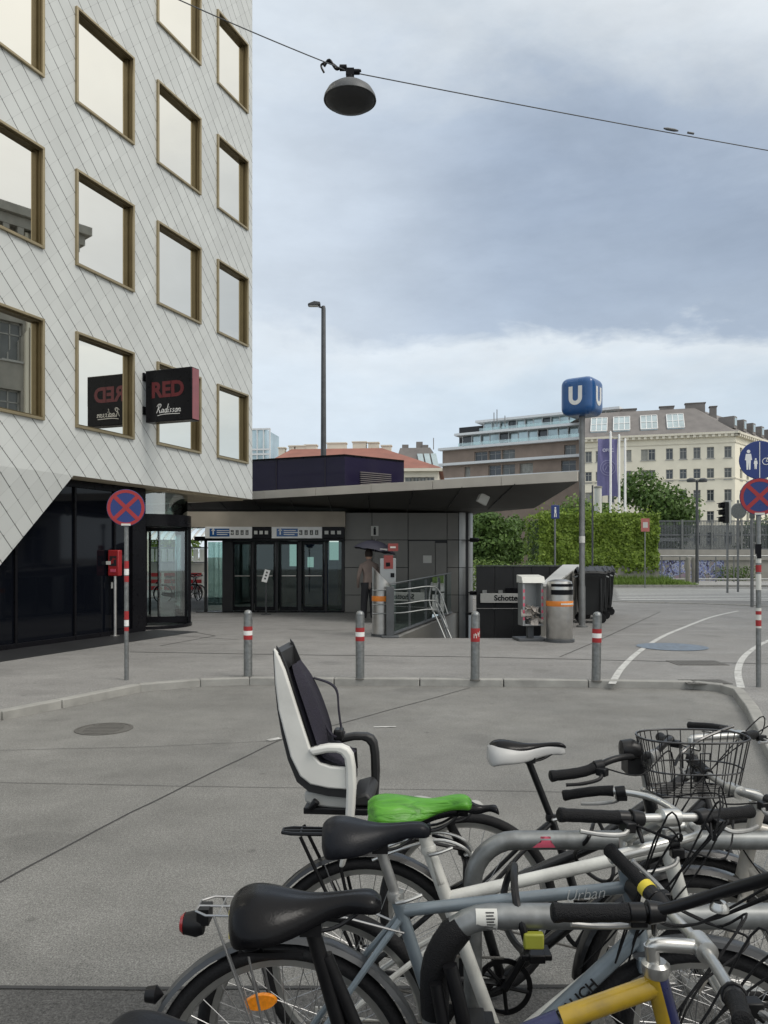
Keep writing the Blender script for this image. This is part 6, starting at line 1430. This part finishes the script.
    for pth, s in ((pl, 1), (pr_, -1)):
        # grip over the last part of the bar
        acc = 0; seg_ = [pth[-1]]; i = len(pth) - 1
        while i > 0 and acc < .125: acc += (pth[i] - pth[i - 1]).length; seg_.append(pth[i - 1]); i -= 1
        ed = (pth[-1] - pth[-2]).normalized(); ex = [pth[-1] + ed * .012] + [pth[-1] + ed * .008] + seg_; n_ = len(ex)
        gr_ = c.get('gr', .0155); mb = MB(); mb.tube(ex, [gr_ * .75, gr_ * 1.08, gr_ * 1.08] + [gr_ * (1 if k % 2 else .96) for k in range(n_ - 4)] + [gr_ * 1.1], 14); g_ = mb.xf(SB).build('grip', c.get('gripm_r', MT['grip']) if s < 0 else MT['grip'], hb_)
        if c.get('gripring') and s > 0:
            mb = MB(); d_ = (seg_[-2] - seg_[-1]).normalized(); mb.tube([seg_[-1] - d_ * .006, seg_[-1] + d_ * .012], gr_ * 1.2, 14); mb.xf(SB).build('ring', c['gripring'], g_)
        a = pth[max(0, i - 1)]; din = (pth[max(0, i - 2)] - a).normalized() if i > 1 else Vector((0, -s, 0)); gd = (seg_[0] - seg_[-1]).normalized(); fwd = Vector((1, 0, 0)) - gd * gd.x
        fwd = fwd.normalized() if fwd.length > .2 else Vector((0, s * 1.0, 0)); fd = (fwd * .75 + Vector((0, 0, -.35))).normalized()
        if abs(gd.x) > .8: fd = (Vector((0, s * .5, -.6)) + Vector((.2, 0, 0))).normalized()
        mb = MB(); mb.tube([a - gd * .014, a + gd * .016], .0175, 12); mb.box(tuple(a + fd * .026), (.032, .026, .024)); 
        if c.get('shift', True): mb.tube([a - gd * .05, a - gd * .018], [.017, .022], 12); mb.tube([a - gd * .03, a - gd * .03 + fd * .05 + Vector((0, 0, -.02))], [.008, .005], 6)
        lv_ = mb.xf(SB).build('lever_mount', MT['blackp'], hb_, bev=.003)
        mb = MB(); mb.tube(curve([a + fd * .028, a + fd * .052 + gd * .02, a + fd * .056 + gd * .075, a + fd * .048 + gd * .125], 4), [.007, .007, .0065, .006, .0055, .0055, .0055, .0055, .0055, .005, .005, .005, .0055], 8); mb.xf(SB).build('brake_lever', c.get('leverm', MT['alud']), lv_)
        # cables
        mb = MB(); q = random.Random(int(Y * 50) + s)
        for j in range(3 if c.get('shift', True) else 1):
            b0 = a - gd * .02 + fd * .02; loop = C + Vector((.07 + .05 * q.random(), s * (.04 + .05 * q.random()), .02 - .03 * j + .05 * q.random())); low = hT + Vector((.055 + .03 * q.random(), s * .028, -.06 - .05 * q.random()))
            end = hB + Vector((-.02, s * .02, -.02)) if j else S(c['hB']) + (bb - hB) * .35 + Vector((0, s * .018, .025))
            mb.tube(curve([b0, b0 - gd * .07 + fd * .05 + Vector((.02, 0, .01)), loop, low, end], 6), .0024, 6)
        mb.xf(SB).build('cable', MT['rubber'], hb_)
    if c.get('bell'):
        mb = MB(); p = pl[c['bell']]; mb.lathe([(0, .018), (.011, .015), (.016, .006), (.016, 0), (0, -.004)], p + Vector((0, 0, -.03)), 'Z', 18); mb.xf(SB).build('bell', MT['alu'], hb_)
    if c.get('headl'):
        mb = MB(); p = hT + Vector((.07, 0, -.03)); mb.lathe([(0, -.05), (.022, -.045), (.034, .0), (.036, .025), (.03, .03), (0, .03)], p, 'X', 18); mb.tube([p, hT + Vector((.01, 0, -.02))], .006, 6); h_ = mb.xf(SB).build('headlight', MT['blackp'], root)
        mb = MB(); mb.lathe([(0, .036), (.02, .034), (.031, .03)], p, 'X', 18); mb.xf(SB).build('lens', MT['offwhite'], h_)
    return root, SB, S
W2 = lambda px, py, Y: ((px - 384) / FPX * Y, EYE - (py - HY) / FPX * Y)
# 0: nearest bicycle, only saddle top and left bar inside the picture
swept = [(0, 0, 0), (-.01, .08, 0), (-.05, .18, -.06), (-.15, .27, -.14), (-.25, .285, -.155), (-.345, .287, -.155)]
bicycle('nearest bicycle, mostly below the picture, with swept black handlebar and bell', 1.15, dict(bb=(-.05, .28), ra=(-.50, .34), fa=(.80, .34), hT=(.60, .90), hB=(.65, .72), sT=(-.22, .78), sad=(-.285, .972), sL=.26, sW=.19,
    fm=MT['fr_black'], tubes=[((-.17, .66), (.61, .86), .017), ((-.05, .28), (.65, .75), .019)], bar=(.665, 1.16), half=swept, steer=0, gr=.0168, bell=14, sm=MT['leather2'], knee=(.61, 1.05), stemm=MT['blackp']))
# 1: navy and yellow
bicycle('navy and yellow bicycle with a big black saddle and black seat post', 1.47, dict(bb=(.10, .28), ra=(-.335, .34), fa=(.735, .34), hT=(.512, .872), hB=(.562, .68), sT=(-.062, .70), sad=(-.146, 1.036), sL=.28, sW=.18, sth=.060, nose=.36, stilt=-1.5,
    fm=MT['fr_blue'], post=MT['blackp'], pr=.0150, springs=True, tubes=[((-.015, .645), (.33, .788), .0185), ((.10, .28), (.55, .71), .0185)],
    extra=[((.335, .790), (.51, .852), .020, MT['fr_yel'], 'yellow_top_tube'), ((.510, .878), (.565, .67), .0215, MT['fr_yel'], 'yellow_head_tube'), (W2(327, 947, 1.50), W2(362, 1030, 1.50), .0125, MT['blackp'], 'pump')], forkm=MT['fr_blue'],
    bar=(.60, .925), knee=(.503, .93), half=[(0, 0, 0), (-.005, .08, .0), (-.02, .17, .008), (-.045, .25, .030), (-.075, .33, .055)], gripring=MT['yellow'], shift=True, barm=MT['alu'], crank=80, stemm=MT['alu'], ckm=MT['blackp']))
# 2: grey-blue with lettering
b2, SX2, S2 = bicycle('grey blue city bicycle with script lettering on its top tube', 1.98, dict(bb=(.20, .28), ra=(-.255, .34), fa=(.80, .34), hT=(.615, .865), hB=(.655, .66), sT=(.03, .80), sad=(-.020, .995), sL=.27, sW=.17, sth=.064, nose=.28, sm=MT['leather2'],
    fm=MT['fr_grey'], post=MT['alud'], ss=(.045, .765), tubes=[((.043, .762), (.615, .822), .0155), ((.20, .28), (.645, .70), .0215)], fend=MT['fend_d'], rack=MT['spoke'], rackz=.095, rackl=.215, rackr=.003, tail=True, reflector=[R(105)],
    bar=(.745, 1.045), knee=(.60, .945), stemr=.018, half=[(0, 0, 0), (0, .10, 0), (-.015, .18, .0), (-.03, .275, .0)], steer=-6, bsteer=-70, btilt=6, barm=MT['alu'], headl=True, crank=10, guard=True, ckm=MT['blackp']))
text_mesh('Urban', .040, mat('pale_lettering', (.50, .52, .52), .5), b2, Matrix.Translation((.305, -.0166, .8095)) @ Matrix.Rotation(math.atan2(-.06, .572) * -1, 4, 'Y').inverted() @ Matrix(((1, 0, 0, 0), (0, 0, -1, 0), (0, 1, 0, 0), (0, 0, 0, 1))), off=-.0006, ext=.0006, shear=.35)
dtd = Vector((.445, 0, .42)).normalized(); Mdt = Matrix(((dtd.x, -dtd.z, 0, .235), (0, 0, -1, -.0222), (dtd.z, dtd.x, 0, .505), (0, 0, 0, 1)))
text_mesh('RAUCH', .038, MT['fr_black'], b2, Matrix(((dtd.x, -dtd.z, 0, .285), (0, 0, -1, -.0224), (dtd.z, dtd.x, 0, .549), (0, 0, 0, 1))), off=.0006, ext=.0006)
mb = MB(); p = W2(237, 915, 1.98); mb.box((p[0] - .20, -.05, p[1]), (.022, .028, .062), R(10)); mb.build('yellow_reflector', MT['yelref'], b2, bev=.003)
mb = MB(); a_ = R(147); p = (-.255 + .385 * math.cos(a_), .34 + .385 * math.sin(a_)); mb.lathe([(0, -.03), (.018, -.026), (.022, 0), (0, .02)], (p[0] - .20, 0, p[1]), 'X', 12); mb.build('fender_light', MT['blackp'], b2)
# 3: cream
b3, SX3, S3 = bicycle('cream framed bicycle with the green covered saddle', 2.19, dict(bb=(.33, .28), ra=(-.185, .34), fa=(1.0, .34), hT=(.795, .85), hB=(.845, .66), sT=(.125, .84), sad=(.10, .968), sL=.27, sW=.15, sth=.045,
    fm=MT['fr_white'], post=MT['fr_white'], pr=.019, r=.019, ss=(.18, .62), tubes=[((.165, .70), (.80, .845), .0175), ((.33, .28), (.838, .69), .0175)], bar=(.86, .905), knee=(.785, .90),
    gripm_r=MT['alu'], half=[(0, 0, 0), (-.01, .08, .015), (-.06, .17, .03), (-.17, .23, .03), (-.29, .25, .01)], barm=MT['alu'], steer=0, crank=120, ckm=MT['blackp'], shift=False))
# saddle cover
cv = thing('saddle_cover', 'bright green fabric cover pulled over the cream bicycle saddle', 'saddle cover', (.10, 2.19, .992)); mb = saddle_mesh(.29, .18, .052, .003, 5, 0, 1.0, .42); mb.xf(Matrix.Rotation(R(-3), 4, 'Y')); o = mb.build('fabric', MT['green'], cv, smooth=80); s_ = o.modifiers.new('sub', 'SUBSURF'); s_.levels = s_.render_levels = 2
mb = saddle_mesh(.12, .06, .03, nose=.7); mb.xf(Matrix.Translation((.165, 0, -.016)) @ Matrix.Rotation(R(6), 4, 'Y')); o2 = mb.build('black_nose', MT['leather'], cv, smooth=80); s_ = o2.modifiers.new('sub', 'SUBSURF'); s_.levels = s_.render_levels = 2
# 4: black with rack, basket
b4, SX4, S4 = bicycle('black bicycle with front wire basket and rear rack under the child seat', 2.55, dict(bb=(.385, .28), ra=(-.06, .34), fa=(1.03, .34), hT=(.865, .88), hB=(.91, .68), sT=(.262, .70), sad=(.20, .872), sL=.25, sW=.16, sm=MT['seat_g'],
    fm=MT['fr_black'], post=MT['blackp'], pr=.015, ss=(.28, .62), tubes=[((.30, .55), (.88, .80), .018), ((.385, .28), (.905, .70), .02)], fend=MT['fr_black'], rack=MT['blackp'], rackz=.085, rackl=.27, rackr=.006, rackw=.028, tail=False,
    bar=(.875, 1.01), knee=(.85, .96), half=[(0, 0, 0), (-.005, .1, .02), (-.03, .2, .02), (-.08, .28, -.01), (-.14, .36, -.02)], gr=.0165, bsteer=-45, shift=False, stemm=MT['alud'], crank=60, ckm=MT['blackp'], leverm=MT['blackp']))
# wire basket
Yb_ = 2.55; c4 = b4.location; cx, zt_, zb_ = .972 - c4.x, 1.095, .925; mb = MB(); n = 40
def be(a, f, z): 
    k = lerp(.80, 1.0, f); return Vector((cx + .172 * k * abs(math.cos(a)) ** .8 * (1 if math.cos(a) > 0 else -1), .10 * k * abs(math.sin(a)) ** .8 * (1 if math.sin(a) > 0 else -1) - .09, z))
for f, r in ((1, .0035), (.42, .0028), (.0, .003)): mb.tube([be(2 * math.pi * k / n, f, lerp(zb_, zt_, f)) for k in range(n)], r, 6, closed=True)
for k in range(34): a = 2 * math.pi * (k + .5) / 34; mb.tube([be(a, 1, zt_), be(a, 0, zb_)], .0018, 5)
for k in range(9): y = -.16 + k * .0175; mb.tube([(cx - .12, y, zb_), (cx + .12, y, zb_)], .0018, 5)
bk = mb.build('basket', MT['fr_black'], b4)
mb = MB(); mb.tube(curve([(cx - .06, -.10, zt_ - .09), (cx - .03, -.09, zt_ - .05), (cx + .06, -.03, zt_ - .02), (cx + .17, .0, zt_ + .012)], 5), .005, 6)
for k, xx in enumerate((-.045, .01)): mb.tube([(cx + xx, -.13, zt_ - .09), (cx + xx, -.13, zt_ - .045), (cx + xx + .03, -.13, zt_ - .045), (cx + xx + .03, -.13, zt_ - .065)], .003, 5)
mb.build('carry_handle', MT['fr_black'], bk)
mb = MB(); mb.box((cx - .17, -.03, zt_ - .10), (.05, .07, .06)); mb.lathe([(0, -.04), (.03, -.035), (.035, 0), (.02, .03), (0, .03)], (cx - .18, -.06, zt_ - .05), 'X', 14); mb.build('basket_mount', MT['blackp'], bk)
# 5: black step through with white saddle
b5, SX5, S5 = bicycle('black bicycle at the far end with a white and black sports saddle', 2.92, dict(bb=(.76, .28), ra=(.32, .34), fa=(1.40, .34), hT=(1.20, .90), hB=(1.25, .70), sT=(.645, .66), sad=(.555, .945), sL=.30, sW=.155, sth=.075, sm=MT['seat_l'], inset=MT['leather'],
    fm=MT['fr_black'], post=MT['blackp'], tubes=[((.70, .50), (1.21, .84), .019), ((.76, .28), (1.24, .72), .02)], bar=(1.40, .97), knee=(1.20, .96), half=[(0, 0, 0), (0, .10, .01), (-.04, .18, .02), (-.10, .25, .02)], steer=0, barm=MT['alu'], crank=20, ckm=MT['blackp'], shift=False))
b5.rotation_euler.x = R(-8)
# 6: beige bicycle parked from the other side
b6 = None
def mirror_bike():
    X0 = 1.55; r, SX, S = bicycle('silver beige bicycle parked facing the other way at the right edge', 2.42, dict(bb=(X0, .28), ra=(X0 - .44, .34), fa=(X0 + .62, .34), hT=(X0 + .40, .88), hB=(X0 + .45, .66), sT=(X0 - .15, .76), sad=(X0 - .22, .98), sm=MT['leather'], fm=MT['fr_beige'], r=.018,
        tubes=[((X0 - .13, .68), (X0 + .41, .82), .019), ((X0, .28), (X0 + .44, .70), .022)], bar=(X0 + .48, .94), knee=(X0 + .39, .92), half=[(0, 0, 0), (0, .12, .01), (-.02, .2, .02), (-.04, .29, .02)], steer=4, bsteer=12, barm=MT['alud'], fend=MT['fr_black'], shift=False))
    r.rotation_euler.z = math.pi; r.location.x = 1.56; return r
b6 = mirror_bike()

# child seat on the rack of the black bicycle
cs = thing('child_bicycle_seat', 'white plastic child bicycle seat with navy padding on the black bicycle rack', 'child seat', (-.095, 2.52, .735), R(-5))
def cz(zx, zy, Y=2.37): return ((265 + zx / 4.65 - 384) / FPX * Y + .10, EYE - (640 + zy / 4.65 - HY) / FPX * Y - .76)
side = [cz(*p) for p in ((38, 6), (55, 26), (92, 110), (130, 225), (170, 345), (212, 470), (230, 512), (262, 545), (310, 560), (385, 566), (392, 668), (300, 664), (215, 648), (165, 610), (120, 520), (88, 400), (62, 300), (47, 180))]
arm = [cz(*p) for p in ((206, 480), (240, 468), (300, 456), (365, 456), (398, 470), (418, 500), (428, 560), (432, 650), (424, 790), (408, 930), (376, 1030), (352, 1030), (372, 930), (383, 790), (388, 668), (385, 566), (378, 520), (362, 500), (340, 492), (300, 493), (226, 510))]
wide = .132
for s, m_ in ((-1, MT['seat_w']), (1, MT['seat_w'])):
    mb = MB(); mb.prism([(x, s * wide, z) for x, z in side], (0, -s * .022, 0)); mb.build('side_shell', m_, cs, bev=.007)
    mb = MB(); mb.prism([(x + (.05 if s > 0 else 0), s * (wide + .012), z - (.02 if s > 0 else 0)) for x, z in arm], (0, -s * .038, 0)); mb.build('armrest', m_ if s < 0 else MT['seat_d'], cs, bev=.008)
    mb = MB(); mb.prism([(x + .004, s * (wide - .024), z + .004) for x, z in side], (0, -s * .008, 0)); mb.build('lining', MT['seat_d'], cs)
backo = [cz(*p) for p in ((33, 20), (42, 180), (54, 300), (74, 415), (104, 535), (148, 640), (206, 686), (300, 704), (392, 710))]
backi = [cz(*p) for p in ((62, 34), (72, 190), (90, 300), (116, 405), (146, 505), (182, 588), (225, 628), (300, 644), (392, 650))]
mb = MB(); rw = [[(x, y, z) for x, z in backo] for y in (-wide + .01, wide - .01)]; ri_ = [[(x, y, z) for x, z in backi] for y in (-wide + .01, wide - .01)]
mb.grid(rw); mb.grid(ri_); 
for y in (-wide + .01, wide - .01): mb.grid([[(x, y, z) for x, z in backo], [(x, y, z) for x, z in backi]])
for e in (0, -1): mb.quad((backo[e][0], -wide + .01, backo[e][1]), (backo[e][0], wide - .01, backo[e][1]), (backi[e][0], wide - .01, backi[e][1]), (backi[e][0], -wide + .01, backi[e][1]))
mb.build('back_shell', MT['seat_d'], cs)
# padding: rounded cushion following the back, then the seat
pc_ = [cz(*p) for p in ((92, 105), (112, 190), (140, 290), (176, 400), (212, 500), (262, 560), (330, 582), (390, 588))]; rows = []
for i, (x, z) in enumerate(pc_):
    hw = [.075, .115, .125, .128, .128, .128, .125, .11][i]; th = [.02, .045, .058, .06, .06, .05, .045, .02][i]; nx, nz = (.93, .36) if i < 4 else ((.8, .6) if i < 5 else (.1, 1))
    rows.append([(x + nx * th * (.35 + .65 * math.cos(u * 1.35)) * (1.08 if abs(u) > .35 else .86), hw * u, z + nz * th * (.35 + .65 * math.cos(u * 1.35))) for u in (-1, -.85, -.6, -.38, -.18, 0, .18, .38, .6, .85, 1)])
mb = MB(); mb.grid(rows); bkr = [[(x - .012, y * .96, z - .012) for x, y, z in r] for r in rows]; mb.grid(bkr); mb.grid([rows[0], bkr[0]]); mb.grid([rows[-1], bkr[-1]])
o = mb.build('padding', MT['pad'], cs, smooth=80); s_ = o.modifiers.new('sub', 'SUBSURF'); s_.levels = s_.render_levels = 2
mb = MB()
for s, dx in ((-1, 0), (1, .02)):
    k = [cz(150, 185), cz(235, 210), cz(275, 250), cz(285, 340), cz(300, 430), cz(318, 455)] if s > 0 else [cz(120, 190), cz(170, 200), cz(200, 240), cz(240, 340), cz(285, 430), cz(318, 455)]
    ctr = curve([(x + dx, s * .05 * (1 - .1 * i), z) for i, (x, z) in enumerate(k)], 5)
    mb.grid([[p + Vector((0, .011, 0)) for p in ctr], [p - Vector((0, .011, 0)) for p in ctr], [p - Vector((.003, .011, .003)) for p in ctr], [p + Vector((-.003, .011, -.003)) for p in ctr]])
mb.build('strap', MT['pad'], cs)
mb = MB(); a = cz(322, 452); mb.box((a[0], 0, a[1]), (.03, .05, .035)); mb.build('buckle', MT['blackp'], cs, bev=.006)
mb = MB(); q0, q1 = cz(180, 690), cz(392, 775); mb.prism([(q0[0], -.11, q0[1]), (q1[0], -.11, q0[1]), (q1[0], -.11, q1[1]), (q0[0] + .03, -.11, q1[1] + .01), (q0[0], -.11, lerp(q0[1], q1[1], .6))], (0, .22, 0)); mb.build('base', MT['seat_g'], cs, bev=.008)
mb = MB(); a = cz(225, 760); mb.tube([(a[0] - .01, -.118, a[1] - .006), (a[0] + .012, -.118, a[1] + .02)], [.009, .013], 8); mb.box((a[0] + .07, -.06, a[1] - .012), (.2, .12, .02)); mb.build('latch', MT['blackp'], cs, bev=.003)
mb = MB(); a, b = cz(400, 765), cz(500, 745); mb.prism([(a[0], -.1, a[1]), (b[0], -.1, b[1] - .01), (b[0] + .004, -.1, b[1] + .012), (a[0] + .05, -.1, a[1] + .045), (a[0], -.1, a[1] + .03)], (0, .2, 0)); mb.build('buckle_block', MT['seat_d'], cs, bev=.008)
mb = MB()
for s in (-1, 1):
    pts = [W2(372, 850, 2.5), W2(400, 838, 2.5), W2(438, 828, 2.5), W2(466, 838, 2.5), W2(474, 862, 2.5)]
    mb.tube(curve([(x + .10, s * .035, z - .76) for x, z in pts], 6), .0055, 8)
mb.build('support_bow', MT['alu'], cs)
mb = MB(); p = W2(470, 868, 2.5); mb.box((p[0] + .10, 0, p[1] - .76), (.055, .085, .10)); mb.build('mount_block', MT['blackp'], cs, bev=.01)

# galvanised hoop stands
def hoop(label, Y, xa, xb, z, r):
    t = thing('bicycle_stand', label, 'bicycle stand', ((xa + xb) / 2, Y, 0), 0, 'galvanised hoop bicycle stands'); h_ = (xb - xa) / 2; rad = .13
    pts = [(-h_, 0, -.02), (-h_, 0, z - rad)] + [(-h_ + rad - rad * math.cos(a), 0, z - rad + rad * math.sin(a)) for a in [math.pi / 2 * k / 7 for k in range(1, 8)]] + [(h_ - rad + rad * math.sin(a), 0, z - rad + rad * math.cos(a)) for a in [math.pi / 2 * k / 7 for k in range(0, 8)]] + [(h_, 0, -.02)]
    mb = MB(); mb.tube(pts, r, 16); mb.build('hoop', MT['galv'], t); mb = MB()
    for s in (-1, 1): mb.lathe([(.075, 0), (.075, .008), (r, .012)], (s * h_, 0, .004), 'Z', 18)
    mb.build('base_plate', MT['galv'], t); return t
t1 = hoop('galvanised hoop bicycle stand with a pink sticker behind the cream bicycle', 2.37, .27, 2.0, .80, .028)
mb = MB()
def sticker(mb, x0, x1, r, zc, a0, a1): mb.grid([[(lerp(x0, x1, k / 6), -(r + .0008) * math.cos(lerp(a0, a1, j / 5)), zc + (r + .0008) * math.sin(lerp(a0, a1, j / 5))) for k in range(7)] for j in range(6)])
cxs = (.27 + 2.0) / 2; x_ = W2(545, 840, 2.33)[0] - cxs
mb.grid([[(x_ + dx, -(.0288) * math.cos(a), .80 + .0288 * math.sin(a)) for dx in (-.035 + .02 * j + .0, -.01, .02, .035 - .012 * j)] for j, a in enumerate((-.5, .1, .7))]); mb.build('sticker', MT['pink'], t1, recalc=False)
t2 = hoop('galvanised hoop bicycle stand with a white label behind the navy bicycle', 1.77, .115, 1.7, .845, .028)
cxs = (.115 + 1.7) / 2; x_ = W2(487, 922, 1.74)[0] - cxs; mb = MB(); sticker(mb, x_ - .024, x_ + .024, .028, .845, -.9, 1.0); lb_ = mb.build('label', MT['offwhite'], t2, recalc=False); mb = MB(); q = random.Random(2)
for k in range(7): sticker(mb, x_ - .002 + q.uniform(-.003, .003), x_ + .018 + q.uniform(-.004, .003), .0288, .845, -.7 + k * .22, -.6 + k * .22)
mb.build('print', MT['anth'], lb_, recalc=False)
# locks
t = thing('bicycle_lock', 'black strap lock with olive buckle round the grey frame and the stand', 'lock', (W2(514, 910, 1.88)[0], 1.875, .80)); mb = MB()
mb.tube([(.012 * math.sin(a * 2), .13 * math.cos(a), .02 + .085 * math.sin(a)) for a in [2 * math.pi * k / 28 for k in range(28)]], .009, 8, closed=True); mb.build('strap', MT['blackp'], t); mb = MB(); mb.box((.02, -.135, .005), (.045, .02, .035)); mb.build('buckle', MT['olive'], t, bev=.004)
t = thing('bicycle_lock', 'black sleeved lock wrapped over the left bend of the near stand', 'lock', (.115, 1.77, .60)); mb = MB()
q = random.Random(4); pth = [(0, 0, .02), (0, 0, .07), (0, 0, .115), (.008, 0, .145), (.022, 0, .178), (.042, 0, .205), (.062, 0, .222)]
mb.tube(pth, [.031, .034, .033, .0355, .0335, .035, .0305], 16); mb.build('sleeve', MT['grip'], t)
mb = MB(); mb.tube(curve([(.03, -.05, .16), (.055, -.062, .06), (.075, -.055, -.06), (.11, -.05, -.16), (.12, -.04, -.22)], 6), .017, 10); mb.tube(curve([(.0, -.05, .12), (.02, -.062, 0), (.03, -.055, -.12), (.05, -.05, -.22)], 6), .015, 10); mb.tube(curve([(.12, -.04, -.22), (.09, -.05, -.26), (.05, -.05, -.22)], 5), .016, 10); mb.build('chain', MT['blackp'], t)
t = thing('bicycle_lock', 'thin black cable lock looped round the far stand beside its sticker', 'lock', (W2(600, 845, 2.33)[0], 2.40, .78)); mb = MB()
mb.tube([(.05 * math.cos(a), .07 * math.sin(a * 2), -.02 + .085 * math.sin(a)) for a in [2 * math.pi * k / 30 for k in range(30)]], .006, 8, closed=True); mb.build('cable', MT['blackp'], t)

# bicycles parked far away beyond the hotel entrance
for k, (px, Y, rz, lb) in enumerate(((176, 28.0, 20, 'far bicycle seen through the revolving door glass, left one'), (190, 27.5, 65, 'far dark bicycle in the gap beside the station door, nearer one'), (198, 29.5, 110, 'far dark bicycle in the gap beside the station door, behind the nearer one'))):
    c = copy_tree(b5 if k else b2); c.location = (X(px, Y), Y, 0); c.rotation_euler.z = R(rz); c['label'] = lb; c['group'] = 'bicycles parked beyond the hotel'
